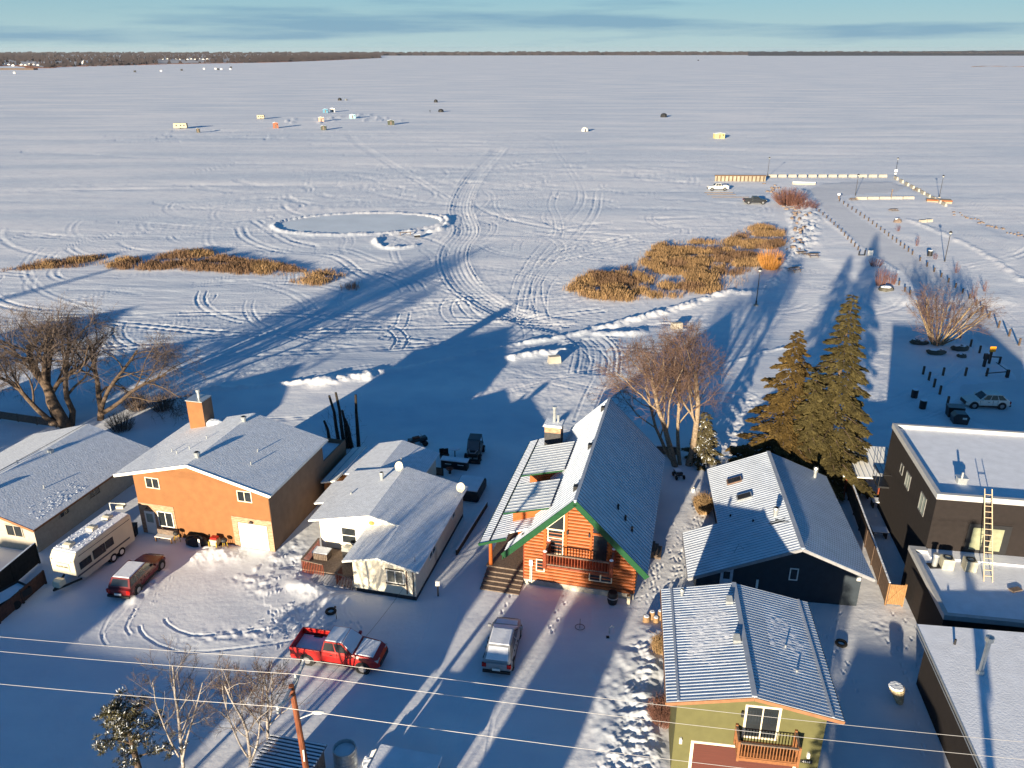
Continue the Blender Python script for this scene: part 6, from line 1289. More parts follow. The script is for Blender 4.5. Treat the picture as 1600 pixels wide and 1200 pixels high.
for k in range(3): M.box(-.4+k*.28,-.8,0,-.12+k*.28,.8,.55-k*.18)
M.build('treads', wood_grey, T); M = MB(); M.box(-.7,-.8,0,-.402,.8,.6); M.build('landing', wood_grey, T)
# ---- yards by the road
T = thing('culvert_tank', 'round corrugated metal tank standing on end beside the ribbed shed', 'tank', at(541, 1196), 0); M = MB()
M.lathe([(.62,0)] + [(.62 + .025*(k % 2), .12*k) for k in range(1,11)] + [(.62,1.3),(.57,1.3),(.57,1.05),(.01,1.05)], 24); M.build('shell', galv, T); M = MB(); M.lathe([(.56,1.06),(.3,1.1),(.01,1.12)],18); M.build('snow_fill', roof_snow, T)
T = thing('snowy_rubbish_heap', 'snow capped heap of boards beside the metal tank', 'heap', at(572, 1200), 0); M = MB()
for k in range(6): M.bar((.1*k,-.2,.05+.1*k),(.3+.1*k,.7,.5+.05*k),.12,.04)
M.build('boards', white_trim, T); M = MB(); M.blob((.3,.2,.15),(.6,.5,.3),5); M.build('snow', snow_lump, T)
T = thing('low_flat_roof', 'low snowy flat roof peeping in at the bottom edge', 'shed', at(640, 1205), -radians(13)); M = MB(); M.box(-1.6,-3,0,1.6,.3,1.0); M.build('wall', wood_grey, T); M = MB(); M.box(-1.75,-3.1,1.001,1.75,.4,1.13); M.build('roof', roof_snow, T)
for px, py, lb in ((517, 957, 'black tyre lying on the trampled snow behind the red pickup'), (1314, 1007, 'black tyre ring lying in the shaded yard right of the olive house')):
    T = thing('old_tyre', lb, 'tyre', at(px, py), 0); M = MB(); M.lathe([(.24,.0),(.36,.02),(.4,.1),(.36,.19),(.24,.2),(.24,.0)],20); M.build('tyre', rubber, T); M = MB(); M.lathe([(.22,.01),(.18,.04),(.01,.04)],16); M.build('snow', roof_snow, T)
T = thing('water_stake', 'thin dark stake beside the red pickup', 'stake', at(526, 968), 0); M = MB(); M.tube([(0,0,0),(-.02,0,1.1)],.025,5); M.build('stake', black_metal, T); M = MB(); M.box(-.08,-.01,1.0,.06,.01,1.12); M.build('plate', black_metal, T)
T = thing('wrapped_stump', 'pale stack of slabs leaning in the shaded yard right of the olive house', 'stack', at(1405, 1098), 0); M = MB()
for k in range(6): M.cyl(-.05*k,.03*k,.18*k,.18*k+.16,.2+.045*k,.22+.045*k,12)
M.build('slabs', mat('pale_stone', (.42,.34,.22), .9, .3, 6), T); M = MB(); M.cyl(-.3,.18,1.07,1.14,.44,.38,12); M.build('snow_cap', snow_lump, T)
T = thing('service_box', 'small metal box on the wall side at the far bottom right yard', 'box', at(1420, 1030), 0) if False else None
for px, py, lb in ((1372, 792, 'snow topped garden table in the dark yard beside the flat roofed block'), (1345, 776, 'snow topped lounger in the dark yard near the shelter'), (1372, 838, 'snowy low table in the dark yard nearer the gate')):
    T = thing('garden_table', lb, 'table', at(px, py), -.15); M = MB(); M.box(-.6,-.4,.55,.6,.4,.6); M.build('top', wood_grey, T); M = MB(); M.box(-.6,-.4,.602,.6,.4,.68); M.build('snow_cover', roof_snow, T)
    for x in (-.5,.5): M = MB(); M.box(x-.05,-.35,0,x+.05,.35,.548); M.build('leg', black_metal, T)
T = thing('side_meter', 'white meter box on a stand beside the white bungalow', 'meter', HW @ Vector((1.3, .9, 0)), 0); M = MB(); M.box(-.05,-.05,0,.05,.05,1.1); M.build('stand', black_metal, T); M = MB(); M.box(-.15,-.08,.9,.15,.08,1.3); M.build('box', white_trim, T)

# ------------------------------------------------------------------ the lake: ice fishing shelters
def shack(label, px, py, kind, w, d, h, m, rz=.2, roof=None):
    P = G(px, py); T = thing('ice_shack', label, 'ice shack', P, rz, 'ice fishing shelters on the frozen lake'); hw, hd = w/2, d/2
    if kind == 'hut':
        M = MB(); M.gable([(-hw,0),(hw,0),(hw,h*.86),(0,h),(-hw,h*.86)], -hd, hd); M.build('wall', m, T)
        M = MB(); M.slab((0,-hd-.1,h+.04),(0,hd+.1,h+.04),(-hw-.12,hd+.1,h*.86),(-hw-.12,-hd-.1,h*.86),.06); M.slab((hw+.12,-hd-.1,h*.86),(hw+.12,hd+.1,h*.86),(0,hd+.1,h+.04),(0,-hd-.1,h+.04),.06); M.build('roof', roof or snow_lump, T)
        M = MB(); M.box(-.35,-hd-.03,.1,.35,-hd-.002,1.8 if h > 2 else h*.75); M.build('door', wood_grey, T); M = MB(); M.box(hw*.5,-hd-.03,h*.5,hw*.85,-hd-.002,h*.7); M.build('window', dark_glass, T)
    elif kind == 'trailer':
        M = MB(); M.gable([(-hw,.4),(hw-.3,.4),(hw,.9),(hw-.25,h),(-hw+.2,h),(-hw,h-.3)], -hd, hd); M.build('body', m, T)
        for x in (-.28, .05, .3): M = MB(); M.box(w*x-.3,-hd-.02,h*.5,w*x+.3,-hd-.001,h*.75); M.build('window', dark_glass, T)
        for s in (-1,1): M = MB(); M.tube([(0,s*(hd-.25),.3),(0,s*(hd+.02),.3)],.3,12); M.build('wheel', rubber, T)
    elif kind == 'tent':
        M = MB(); M.lathe([(hw,0),(hw*1.02,h*.3),(hw*.85,h*.75),(hw*.4,h*.97),(.01,h)],10); M.build('cover', m, T); M = MB(); M.box(-.3,-hw*1.03,.0,.3,-hw*.9,h*.6); M.build('flap', black_metal, T)
    return T
wm, bm_ = mat('cream_panel', (.40,.35,.25), .6), mat('blue_panel', (.06,.20,.30), .5); rdm = mat('rust_panel', (.32,.11,.06), .7); dkm = mat('dark_green_panel', (.05,.06,.045), .6); tq = mat('turquoise_panel', (.25,.45,.5), .5)
for a in (('long cream caravan on the ice, leftmost of the shelters', 283, 201, 'trailer', 6.6, 2.5, 2.7, wm, .1), ('small dark hut right beside the leftmost cream caravan', 310, 207, 'hut', 1.5, 1.5, 2.2, dkm, .2), ('small cream caravan on the ice behind the red hut', 408, 186, 'trailer', 4.2, 2.2, 2.3, wm, .1),
          ('rust red upright ice hut left of the cluster', 431, 200, 'hut', 2.6, 2.6, 3.0, rdm, .3), ('blue and white hut at the left of the far cluster', 509, 176, 'hut', 3.2, 2.4, 2.5, bm_, .1), ('white hut touching the blue one in the far cluster', 520, 175, 'hut', 3.0, 2.4, 2.6, white_p, .1),
          ('pinkish hut ringed by a shovelled path', 502, 190, 'hut', 3.0, 2.6, 2.7, mat('pink_panel', (.48,.3,.24), .6), .25), ('dark green square hut in front of the pinkish one', 506, 203, 'hut', 2.6, 2.4, 2.3, dkm, .1), ('pale turquoise hut right of the blue and white pair', 551, 185, 'hut', 3.4, 2.4, 2.5, tq, .2),
          ('dark tall hut right of the cluster inside a ploughed ring', 611, 195, 'hut', 3.6, 2.4, 2.6, dkm, .15), ('black dome tent furthest left at the back', 531, 157, 'tent', 3.2, 3.2, 2.0, black_metal, 0), ('small grey dome tent beside the back left black tent', 541, 157, 'tent', 2.2, 2.2, 1.4, mat('grey_cloth', (.2,.22,.24), .8), 0),
          ('small black tent at the back, right of centre', 681, 160, 'tent', 3.0, 3.0, 2.2, black_metal, 0), ('wide black tent with a shadow, right of centre', 689, 175, 'tent', 3.6, 3.6, 1.9, black_metal, 0), ('low white dome tent alone on the ice, mid right', 914, 205, 'tent', 3.4, 3.4, 2.0, white_p, 0),
          ('black dome tent alone on the ice, far mid right', 1037, 183, 'tent', 4.0, 4.0, 2.3, black_metal, 0), ('bright yellow cream ice hut alone right of centre', 1123, 216, 'hut', 4.6, 2.6, 2.5, mat('yellow_panel', (.45,.40,.18), .6), .1)): shack(*a)
for k, (px, py, m) in enumerate(((23,115,white_p),(211,113,black_metal),(252,112,white_p),(284,110.5,black_metal),(319,108.5,white_p),(337,108.5,white_p),(341,109.5,black_metal),(346,109,white_p),(360,109,white_p),(361,106.5,black_metal),(1091,95,black_metal))):
    P = G(px, py); s = P.y/300; T = thing('ice_shack', ('far off white ice shack, a dot near the left edge','far off dark ice shack left of the white one','far off single white ice shack before the left shore','far off low black ice shack right of the single white one','far off white ice shack, first of the distant row','far off white ice shack in the middle of the distant row','tiny dark ice shack in the middle of the distant row','small white ice shack just right of the tiny dark one','far off white ice shack at the right end of the distant row','far off dark ice shack above the right end of the distant row','lone dark ice shack far out in the centre right')[k], 'ice shack', P, .2, 'ice fishing shelters on the frozen lake')
    w = 1.0*s**.35; M = MB(); M.box(-w,-w,0,w,w,w*1.6); M.build('wall', m, T); M = MB(); M.slab((-w-.1,-w-.1,w*1.6),(w+.1,-w-.1,w*1.6),(w+.1,w+.1,w*1.6+.3),(-w-.1,w+.1,w*1.6+.3),.08); M.build('roof', m, T)
T = thing('ice_person', 'tiny dark figure standing on the ice right of the huts', 'person', G(672, 176), 0); M = MB(); M.lathe([(.12,0),(.16,.4),(.2,.9),(.26,1.2),(.24,1.45),(.1,1.52),(.12,1.62),(.1,1.78),(.01,1.84)],10); M.build('body', black_metal, T)
# sled parts on the rink bank
T = thing('rink_bench', 'dark low bench lying beside the skating rink', 'bench', G(640, 367), .25); M = MB(); M.box(-2.2,-.25,.55,.4,.25,.62); M.build('seat', wood_grey, T)
for x in (-2,.2): M = MB(); M.box(x-.05,-.2,0,x+.05,.2,.549); M.build('leg', wood_grey, T)
T = thing('rink_goal', 'small dark crate at the right end of the rink bench', 'crate', G(652, 372), .3); M = MB(); M.box(-.6,-.3,.2,.6,.3,.7); M.build('crate', black_metal, T); M = MB(); M.box(-.65,-.35,.701,.65,.35,.78); M.build('snow_cap', snow_lump, T)

# ------------------------------------------------------------------ pier, road, park
pier_m = mat('pier_edge', (.29,.25,.19), .9, .2, .5)
A_ = G(1117, 283); B_ = G(1196, 283.5); M = MB(); T = thing('pier_wall', 'long ochre retaining wall with dark top beside the white pickup', 'wall', A_, atan2(B_.y-A_.y, B_.x-A_.x)); L_ = (B_-A_).length
M.box(0,0,0,L_,.6,1.55); M.build('face', pier_m, T); M = MB(); M.box(-.1,-.1,1.551,L_+.1,.8,1.8); M.build('top_beam', mat('rusty_beam', (.12,.07,.045), .8), T)
for k in range(13): M = MB(); x = L_*(k+.5)/13; M.box(x-.15,-.15,0,x+.15,-.001,1.5); M.build('pile', mat('dark_pile', (.09,.06,.04), .9), T)
def concrete_row(pts, group, label, n=None, sz=(2.6,.6,.75), m=cream_block, rot=None):
    out = []
    for i, (px, py) in enumerate(pts):
        P = G(px, py); a = rot if rot is not None else 0
        if rot is None:
            q = pts[min(i+1, len(pts)-1)]; p = pts[max(i-1, 0)]; d = G(*q) - G(*p); a = atan2(d.y, d.x)
        T = tag(MB().hexa([(-sz[0]/2,-sz[1]/2,-.1),(sz[0]/2,-sz[1]/2,-.1),(sz[0]/2,sz[1]/2,-.1),(-sz[0]/2,sz[1]/2,-.1)], [(-sz[0]/2+.08,-sz[1]/2+.12,sz[2]),(sz[0]/2-.08,-sz[1]/2+.12,sz[2]),(sz[0]/2-.08,sz[1]/2-.12,sz[2]),(-sz[0]/2+.08,sz[1]/2-.12,sz[2])]).build('concrete_block', m), label, 'barrier', group)
        T.location = (P.x, P.y, P.z + .2); T.rotation_euler = (0, 0, a); out.append(T)
    return out
concrete_row([(1207, 277.5)] + [(1222 + k*15.7, 277.5 - .0*k) for k in range(11)], 'concrete blocks along the far edge of the pier', 'cream concrete block in the row along the far edge of the pier')
concrete_row([(1400 + k*8.3, 281 + k*4.6) for k in range(10)], 'concrete blocks along the slanting right edge of the pier', 'cream concrete block on the slanting right edge of the pier', sz=(3.0,.6,.8))
concrete_row([(1345 + k*18.5, 313 - k*.2) for k in range(5)], 'concrete blocks along the near edge of the pier', 'cream concrete block in the row along the near edge of the pier', sz=(3.0,.6,.7), rot=0)
P = G(1448, 317); Q = G(1487, 319); T = thing('landing_wall', 'rust brown timber landing at the right corner of the pier', 'wall', P, atan2(Q.y-P.y, Q.x-P.x)); M = MB(); M.box(0,0,0,(Q-P).length,2.5,.9); M.build('deck', pier_m, T); M = MB(); M.box(-.1,-.12,.55,(Q-P).length+.1,-.001,.95); M.build('beam', mat('rust_beam', (.20,.075,.03), .8), T)
A_ = G(1238, 288); B_ = G(1274, 289); T = thing('kerb_wall', 'low curved cream kerb at the end of the lake road', 'kerb', A_, atan2(B_.y-A_.y, B_.x-A_.x)); M = MB(); M.box(0,0,0,(B_-A_).length,.5,.7); M.build('kerb', cream_block, T); M = MB(); M.box(0,-.02,.702,(B_-A_).length,.5,.78); M.build('snow_strip', snow_lump, T)
# rip-rap stones
rnd = random.Random(12); st_m = mat('pinkish_rock', (.17,.13,.11), .9, .3, 1)
for k in range(70):
    t = rnd.random(); pts = ((1205,292),(1222,308),(1240,322),(1255,345),(1250,375),(1238,400)); i = min(4, int(t*5)); f = t*5-i; px = pts[i][0]+(pts[i+1][0]-pts[i][0])*f + rnd.gauss(0,7); py = pts[i][1]+(pts[i+1][1]-pts[i][1])*f + rnd.gauss(0,4)
    P = G(px, py); o = MB().blob((0,0,0), (rnd.uniform(.25,.6), rnd.uniform(.25,.5), rnd.uniform(.2,.4)), k, jit=.25, nu=7, nv=5).build('shore_rock', st_m); tag(o, 'pinkish rock in the snowy rip rap beside the reed bed', 'rock', 'rocks of the shore slope'); o.location = (P.x, P.y, zat(P.x, P.y) + .1)
for k in range(26):
    t = k/26; px = 1490 + t*115 + rnd.gauss(0,2); py = 333 + t*42 + rnd.gauss(0,2); P = G(px, py); o = MB().blob((0,0,0), (rnd.uniform(.2,.45), rnd.uniform(.2,.4), .22), k+100, jit=.25, nu=7, nv=5).build('shore_rock', st_m); tag(o, 'rock on the snowy shore line right of the pier landing', 'rock', 'rocks along the right shore'); o.location = (P.x, P.y, zat(P.x, P.y) + .05)
# lamp posts
def lamp(label, px, py, base=True, plate=False):
    P = G(px, py); T = thing('lamp_post', label, 'lamp post', P, 0, 'black lamp posts of the lakeside park')
    M = MB(); M.tube([(0,0,0),(0,0,.8),(0,0,.81),(0,0,5.4)],[.13,.12,.08,.06],8); M.build('pole', black_metal, T)
    M = MB(); M.lathe([(.05,5.4),(.2,5.5),(.26,5.75)],8); M.build('lantern_glass', mat('lantern_glass', (.4,.4,.38), .3), T); M = MB(); M.lathe([(.36,5.75),(.2,5.95),(.02,6.1)],8); M.build('lantern_top', black_metal, T)
    M = MB(); M.cyl(0,0,-.1,.18,.4,.36,12); M.build('footing', concrete, T)
    if plate: M = MB(); M.box(-.45,-.12,1.6,.45,-.08,2.4); M.build('plate', white_trim, T); M = MB(); M.box(-.3,-.12,.9,.3,-.08,1.3); M.build('plate', white_trim, T)
for a in (('black lamp post on the snow below the right end of the reed bed', 1181, 477.5), ('black lamp post at the right end of the pier wall', 1199, 276), ('black lamp post with white plates at the far right corner of the pier', 1398, 277), ('black lamp post standing on the pier between turning loop and blocks', 1336, 307), ('black lamp post behind the rust brown landing', 1467.5, 309), ('black lamp post alone on the open snow at right', 1475.5, 411)): lamp(*a, plate='plates' in a[0])
# bollards: rows of short wooden posts
post_m = mat('wooden_post', (.085,.06,.045), .9, .2, 3)
pm = MB().box(-.1,-.1,-.1,.1,.1,1.0).mesh('short_post', post_m)
def posts(pts, label, group, hgt=1.0):
    for px, py in pts:
        P = G(px, py); o = bpy.data.objects.new('short_post', pm); COL.objects.link(o); o.location = (P.x, P.y, P.z + .05); o.scale = (1,1,hgt); tag(o, label, 'post', group)
def along(pts, n):
    L = []; seg = [hypot(pts[i+1][0]-pts[i][0], pts[i+1][1]-pts[i][1]) for i in range(len(pts)-1)]; tot = sum(seg)
    for k in range(n):
        d = tot*k/(n-1); i = 0
        while i < len(seg)-1 and d > seg[i]: d -= seg[i]; i += 1
        f = d/seg[i]; L.append((pts[i][0]+(pts[i+1][0]-pts[i][0])*f, pts[i][1]+(pts[i+1][1]-pts[i][1])*f))
    return L
posts(along([(1267,324),(1287,340),(1310,361),(1333,386),(1340,393)], 14), 'short brown post in the row along the left side of the lake road', 'posts left of the lake road')
posts(along([(1311,316),(1333,331),(1360,350),(1395,377),(1425,400)], 19), 'short brown post in the row along the right side of the lake road', 'posts right of the lake road')
posts(along([(1437,410),(1460,428),(1490,450),(1520,474),(1545,497)], 11), 'short brown post in the lower row beside the road, below the bin', 'posts below the black bin')
posts(along([(1560,512),(1576,525),(1592,540)], 3) , 'shaded short post at the right edge in line with the lower row', 'shaded posts at the right edge')
posts([(1404,448),(1413,458),(1421,463)], 'shaded short post behind the slim bush left of the road', 'posts behind the slim bush')
posts([(1500,528),(1516,542),(1530,552)], 'shaded short post right of the bare willow bush', 'posts right of the willow bush')
posts([(1442,585),(1451,594),(1459,605),(1468,616),(1480,633)], 'short post in the slanting row beside the two bins', 'posts beside the two bins')
posts([(1473,587),(1508,587),(1541,588)], 'short post in the level row above the white car', 'posts above the white car')
T = thing('barrier_gate', 'dark low barrier arm with post above the white car', 'barrier', G(1573, 590), 0); M = MB(); M.box(-.15,-.15,0,.15,.15,1.0); M.build('post', black_metal, T); M = MB(); M.bar((-.15,0,.75),(-2.6,.1,.5),.1,.1); M.build('arm', black_metal, T); M = MB(); M.bar((-.1,.1,.9),(-.8,1.4,1.4),.06,.06); M.build('brace', black_metal, T)
T = thing('orange_sign', 'orange diamond like sign on a thick dark post with side rail', 'sign', G(1545, 568), 0); M = MB(); M.box(-.12,-.12,0,.12,.12,1.9); M.build('post', black_metal, T); M = MB(); M.box(-.38,-.16,1.6,.38,-.121,2.3); M.build('sign_board', mat('orange_sign_paint', (.62,.25,.01), .5), T)
M = MB(); M.bar((.1,0,.9),(1.3,0,.85),.12,.12); M.build('rail', black_metal, T); M = MB(); M.box(1.2,-.1,0,1.4,.1,.9); M.build('rail_post', black_metal, T)
T = thing('info_post', 'dark post with small notice box left of the orange sign', 'post', G(1537, 573), 0); M = MB(); M.box(-.14,-.14,0,.14,.14,1.0); M.build('post', black_metal, T); M = MB(); M.box(-.22,-.2,1.001,.22,.2,1.7); M.build('box', black_metal, T)
T = thing('sign_board', 'bright white sign board between two posts by the lake road', 'sign', G(1359, 402), 0); M = MB(); M.box(-.5,-.05,.35,.5,.0,1.35); M.build('board', white_trim, T)
for x in (-.45,.45): M = MB(); M.box(x-.05,.001,0,x+.05,.1,1.5); M.build('post', wood_grey, T)
T = thing('bike_rail', 'dark low rail and post left of the white sign board', 'rail', G(1348, 401), 0); M = MB(); M.box(-.9,-.1,0,-.7,.1,1.1); M.build('post', black_metal, T); M = MB(); M.box(.2,-.1,0,.4,.1,1.3); M.build('post', black_metal, T); M = MB(); M.box(-.7,-.06,.25,.2,.06,.4); M.build('rail', black_metal, T)
def bin_(label, px, py, r=.35, h=.95):
    T = thing('litter_bin', label, 'bin', G(px, py), 0); M = MB(); M.lathe([(.01,0),(r,0),(r*1.03,h*.9),(r*.9,h)],14); M.build('body', black_metal, T); M = MB(); M.lathe([(r*.9,h),(r*.85,h+.08),(.01,h+.1)],14); M.build('lid', snow_lump, T)
bin_('black bin standing on the open snow beside the small round bush', 1452, 402, .45, 1.3); bin_('black round bin on the shaded snow, left of the pair', 1428, 621); bin_('black round bin on the shaded snow, right of the pair', 1441, 638)
T = thing('dumpster', 'dark open waste container behind the other one near the white car', 'dumpster', G(1490, 650), -.2); M = MB(); M.hexa([(-.7,-.5,0),(.7,-.5,0),(.7,.5,0),(-.7,.5,0)],[(-.8,-.6,1.1),(.8,-.6,1.1),(.8,.6,1.1),(-.8,.6,1.1)]); M.build('body', black_metal, T); M = MB(); M.box(-.8,-.6,1.102,.8,.6,1.18); M.build('lid', black_p, T)
T = thing('dumpster', 'dark rounded waste container in front, near the white car', 'dumpster', G(1498, 660), -.2); M = MB(); M.gable([(-.7,0),(.7,0),(.8,.8),(.5,1.15),(-.5,1.15),(-.8,.8)],-.55,.55); M.build('body', black_p, T); M = MB(); M.box(.1,-.6,.6,.5,-.551,.8); M.build('label_plate', white_trim, T)
def picnic(label, px, py, rz=0, tilt=0):
    T = thing('picnic_table', label, 'picnic table', G(px, py), rz, 'picnic tables in the lakeside park'); M = MB(); M.box(-1.0,-.38,.7,1.0,.38,.76); M.build('tabletop', wood_grey, T)
    for s in (-1,1): M = MB(); M.box(-1.0,s*.75-.14,.42,1.0,s*.75+.14,.47); M.build('bench_seat', wood_grey, T)
    for x in (-.75,.75):
        M = MB(); M.bar((x,-.85,0),(x,-.2,.7),.06,.08); M.bar((x,.85,0),(x,.2,.7),.06,.08); M.bar((x,-.75,.4),(x,.75,.4),.05,.08); M.build('leg_frame', wood_grey, T)
for a in (('picnic table on the open snow in front of the pier blocks', 1396, 331, .2), ('picnic table on the pier beside the slanting blocks', 1433, 299, .3), ('picnic table among dark posts left of the pier lamp', 1333, 314, .1), ('picnic table above the right end of the reed bed, the right one', 1270, 402, 0), ('picnic table above the right end of the reed bed, the left one', 1251, 399, .3), ('tilted picnic table below the orange bush', 1241, 424, .5)): picnic(*a)
def rock(label, px, py, r, m=None):
    P = G(px, py); T = thing('boulder', label, 'boulder', P, 0); M = MB(); M.blob((0,0,r[2]*.5), r, int(px), jit=.12, nu=10, nv=7); M.build('stone', m or st_m, T, smooth=True); M = MB(); M.blob((0,.05,r[2]*1.2), (r[0]*.7,r[1]*.7,r[2]*.35), int(px)+1, jit=.1, nu=10); M.build('snow_cap', snow_lump, T, smooth=True)
rock('round tan boulder alone on the lakeside snow', 1402, 349, (.9,.8,.8)); gr = mat('dark_boulder', (.09,.085,.07), .9, .3, 1)
for a in ((1436,537,(1.3,.9,.45),'long low dark boulder left of the willow bush foot'),(1462,553,(1.3,.8,.5),'wide dark boulder below the willow bush'),(1499,547,(1.2,.8,.5),'mossy dark boulder right of the willow bush'),(1502,558,(.6,.5,.35),'small dark boulder nearest the posts'),(1384,455,(1.3,1,.6),'pale boulder at the foot of the slim bush')): rock(a[3], a[0], a[1], a[2], gr)
for px, py, lb in ((1451, 348, 'pale block with dark post beside the bare snow patch, right one'), (1441, 349, 'white low block beside the bare snow patch, left one'), (1057, 513, 'cream concrete block alone on the snow right of the track'), (866, 566, 'cream concrete block on the snow left of the track')):
    P = G(px, py); o = MB().hexa([(-.8,-.45,-.1),(.8,-.45,-.1),(.8,.45,-.1),(-.8,.45,-.1)],[(-.72,-.35,.85),(.72,-.35,.85),(.72,.35,.85),(-.72,.35,.85)]).build('concrete_block', cream_block); tag(o, lb, 'block'); o.location = (P.x, P.y, P.z); o.rotation_euler = (0,0,.25); 
T = thing('sign_pole', 'dark slim post above the picnic table row of pier blocks', 'post', G(1392, 310), 0); M = MB(); M.box(-.1,-.1,0,.1,.1,2.2); M.build('post', wood_grey, T); M = MB(); M.box(-.2,-.12,2.0,.2,-.1,2.4); M.build('plate', wood_grey, T)
for px, py, lb in ((1310, 312, 'short post with white top at the corner of the right post row'),): T = thing('corner_post', lb, 'post', G(px, py), 0); M = MB(); M.box(-.15,-.15,0,.15,.15,1.2); M.build('post', wood_grey, T); M = MB(); M.blob((0,0,1.4),(.45,.4,.3),3); M.build('snow_cap', snow_lump, T)
for px, py, L_, lb in ((1123,301.5,8,'dark plank strip lying on the ice below the white pickup, upper'),(1127,304.5,8,'dark plank strip lying on the ice below the white pickup, lower'),(1141,308.5,10,'dark plank strip lying on the ice left of the black pickup')):
    P = G(px, py); o = MB().box(-L_/2,-.12,0,L_/2,.12,.12).build('plank', wood_grey); tag(o, lb, 'plank'); o.location = (P.x, P.y, P.z+.05)
rnd = random.Random(3)
ridge_pts = along([(1075,320),(1120,330)], 12)

# ------------------------------------------------------------------ far shores
hill = mat('far_wooded_land', (.022,.018,.022), .95, .25, .004, stretch=(1,1,6))
def shore_band(name, line, depth, h0, seed, m, kind='structure', jag=5):
    "a strip of rising wooded land: line = (x, y) of the front shore"
    V = []; F = []; n = len(line); rows = 7; rnd = random.Random(seed)
    for i, (x, y) in enumerate(line):
        d = Vector((x, y)).normalized()
        for r in range(rows):
            t = r/(rows-1); z = -1.6 + (0 if r == 0 else 2 + h0*t**.8*(1 + .3*math.sin(x/700+seed+r)) + rnd.uniform(-jag, jag)*.5); V.append((x + d.x*depth*t, y + d.y*depth*t, z))
    for i in range(n-1):
        for r in range(rows-1): F.append((i*rows+r, (i+1)*rows+r, (i+1)*rows+r+1, i*rows+r+1))
    o = MB().add(V, F).build(name, m); o['kind'] = kind; return o
far_line = [(x, sqrt_) for x, sqrt_ in ((x, 7200 + 600*math.sin(x/2500) ) for x in range(-9000, 9001, 60))]
shore_band('far_hills', far_line, 2500, 14, 1, hill)
shore_band('far_hills', [(x, 6600 + .1*(x-1500)) for x in range(1800, 9001, 60)], 2500, 30, 2, hill)
left_px = [(-400,122),(0,103),(60,106.5),(100,104.5),(200,102),(300,99.5),(400,98),(480,95.5),(560,92),(590,90.5)]
LL = densify([tuple(G(x, y)[:2]) for x, y in left_px], 30)
land_m = mat('left_shore_land', (.20,.19,.20), .95, .5, .006, col2=(.45,.45,.48))
shore_band('left_shore', [tuple(p) for p in LL], 3600, 9, 3, land_m, jag=1)
M = MB(); rnd = random.Random(7)
wood_far = mat('far_wood', (.016,.013,.016), .95, .45, .02, col2=(.034,.026,.028))
hpx = [(8+k*6.5) for k in range(10)] + [132, 91] + [250+k*6.2 for k in range(13)] + [353]
for k in range(7000):        # a far-off wood that reads as one mass
    p = LL[rnd.randrange(len(LL)-1)] + np.array([rnd.uniform(-25,25), rnd.uniform(-10,10)]); d = Vector(p).normalized(); dd = 30 + 3400*rnd.random()**1.7; x = p[0] + d.x*dd; y = p[1] + d.y*dd; h = rnd.uniform(5, 13)*(1 if dd > 150 else .55); pxx = 800 + FPX*x/(y*_cp + (CAM_H)*_sp)
    if dd < 900 and min(abs(pxx - q_) for q_ in hpx) < 5 and rnd.random() < .93: continue
    w = rnd.uniform(5, 14); zb = 1 + 9*(dd/3600)**.8
    M.add([(x-w/2,y,zb-2),(x+w/2,y,zb-2),(x,y+w/2,zb-2),(x-w*.3,y,zb+h*.7),(x+w*.3,y,zb+h*.75),(x,y+w*.3,zb+h*.7),(x+rnd.uniform(-1,1),y,zb+h)], [(0,1,4,3),(1,2,5,4),(2,0,3,5),(3,4,6),(4,5,6),(5,3,6)])
o = M.build('far_wood', wood_far, label='dark bare wood along the low left shore'); o['kind'] = 'stuff'
M = MB()
for k in range(4200):
    x = rnd.uniform(-8500, 8500); y = 7150 + 600*math.sin(x/2500) + 100 + 2200*rnd.random()**2; h = rnd.uniform(8, 22); w = rnd.uniform(25, 70); zb = 4 + 12*((y-7200)/2500 if y > 7200 else 0)
    M.add([(x-w/2,y,zb-6),(x+w/2,y,zb-6),(x,y+w/2,zb-6),(x-w*.35,y,zb+h*.7),(x+w*.35,y,zb+h*.8),(x,y+w*.3,zb+h*.7)], [(0,1,4,3),(1,2,5,4),(2,0,3,5),(3,4,5)])
o = M.build('horizon_wood', wood_far, label='thin dark line of woods on the horizon'); o['kind'] = 'stuff'
M = MB()
for k in range(900):        # reeds on the left shore
    p = LL[rnd.randrange(len(LL)-1)]; d = Vector(p).normalized(); dd = rnd.uniform(-12, 25); x = p[0]+d.x*dd+rnd.uniform(-15,15); y = p[1]+d.y*dd; w = rnd.uniform(8,20); h = rnd.uniform(1.2,2.6)
    M.add([(x-w/2,y,-1.6),(x+w/2,y,-1.6),(x,y+w/3,-1.6),(x-w*.4,y,-1.5+h),(x+w*.4,y,-1.5+h),(x,y+w*.3,-1.5+h)],[(0,1,4,3),(1,2,5,4),(2,0,3,5),(3,4,5)])
o = M.build('shore_reeds', mat('far_reeds', (.07,.032,.022), .95, .2, .05), label='brown reed fringe along the left shore'); o['kind'] = 'stuff'
cw = mat('far_white_wall', (.72,.70,.66), .6, .05)
hp = [(8+k*6.5, 101.5 + (k % 3)*.9) for k in range(10)] + [(132,98.5),(91,98.5)] + [(250+k*6.2, 94.2 + (k % 2)*.6) for k in range(13)] + [(353,92.5)]
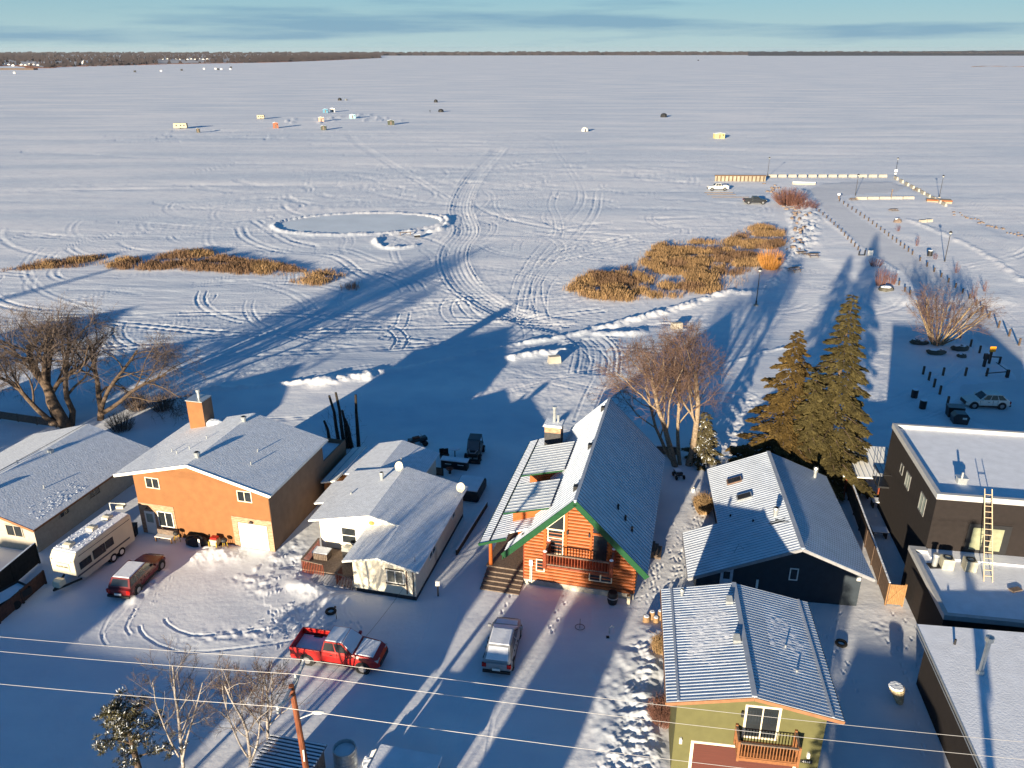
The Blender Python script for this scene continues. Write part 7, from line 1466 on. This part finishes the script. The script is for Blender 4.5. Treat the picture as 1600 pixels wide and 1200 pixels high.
for k, (px, py) in enumerate(hp + [(1505+k*12, 83.2) for k in range(8)] + [(708+k*9, 85.0) for k in range(3)]):
    P = G(px, py, -1.0 if px < 700 else 3.0); w = (7 if px < 100 else 12) if px < 700 else 26; h = w*.38
    o = MB().gable([(-w/2,-2),(w/2,-2),(w/2,h),(0,h*1.6),(-w/2,h)], -w*.3, w*.3).build('lakeside_cottage', cw); o.location = P
    tag(o, 'tiny white cottage among the trees on the left shore' if px < 700 else 'tiny pale building on the far horizon shore', 'cottage', 'cottages on the left shore' if px < 700 else 'buildings on the horizon')
P = G(133, 101); T = thing('shore_house', 'white gabled boathouse standing out on the left shore', 'house', P, 0); M = MB(); M.gable([(-7,-2),(7,-2),(7,5),(0,9.5),(-7,5)],-5,5); M.build('wall', cw, T); M = MB(); M.slab((7.5,-5.5,4.9),(7.5,5.5,4.9),(0,5.5,9.9),(0,-5.5,9.9),.3); M.slab((0,-5.5,9.9),(0,5.5,9.9),(-7.5,5.5,4.9),(-7.5,-5.5,4.9),.3); M.build('roof', snow_lump, T)
sp = [(x, y) for x, y in ((1520,104.5),(1545,103.5),(1600,104.5),(1700,106))]; LP = densify([tuple(G(*p)[:2]) for p in sp], 10); 
M = MB()
for k in range(len(LP)-1): a, b = LP[k], LP[k+1]; M.bar((a[0],a[1],-1.2),(b[0],b[1],-1.2), 9, 1.6 + .8*math.sin(k))
o = M.build('rock_spit', mat('spit_rock', (.13,.075,.05), .9, .3, .05)); o['kind'] = 'structure'
sp = [G(-10,109), G(20,109), G(56,109.2)]; M = MB()
for k in range(2): M.bar(sp[k] + Vector((0,0,1)), sp[k+1] + Vector((0,0,1)), 12, 4)
o = M.build('reed_spit', bark); o['kind'] = 'structure'
# ------------------------------------------------------------------ the air over the lake
hm = bpy.data.materials.new('winter_haze'); hm.use_nodes = True; t = hm.node_tree
for n in list(t.nodes): t.nodes.remove(n)
ho = N(t, 'ShaderNodeOutputMaterial'); pv = N(t, 'ShaderNodeVolumePrincipled'); pv.inputs['Color'].default_value = (.80, .86, .95, 1); pv.inputs['Density'].default_value = 2.2e-5; pv.inputs['Anisotropy'].default_value = .2
t.links.new(pv.outputs[0], ho.inputs['Volume'])
o = MB().box(-100000, -400, -20, 100000, 17000, 75).build('haze', hm); o['kind'] = 'stuff'; o['label'] = 'thin winter haze over the frozen lake'
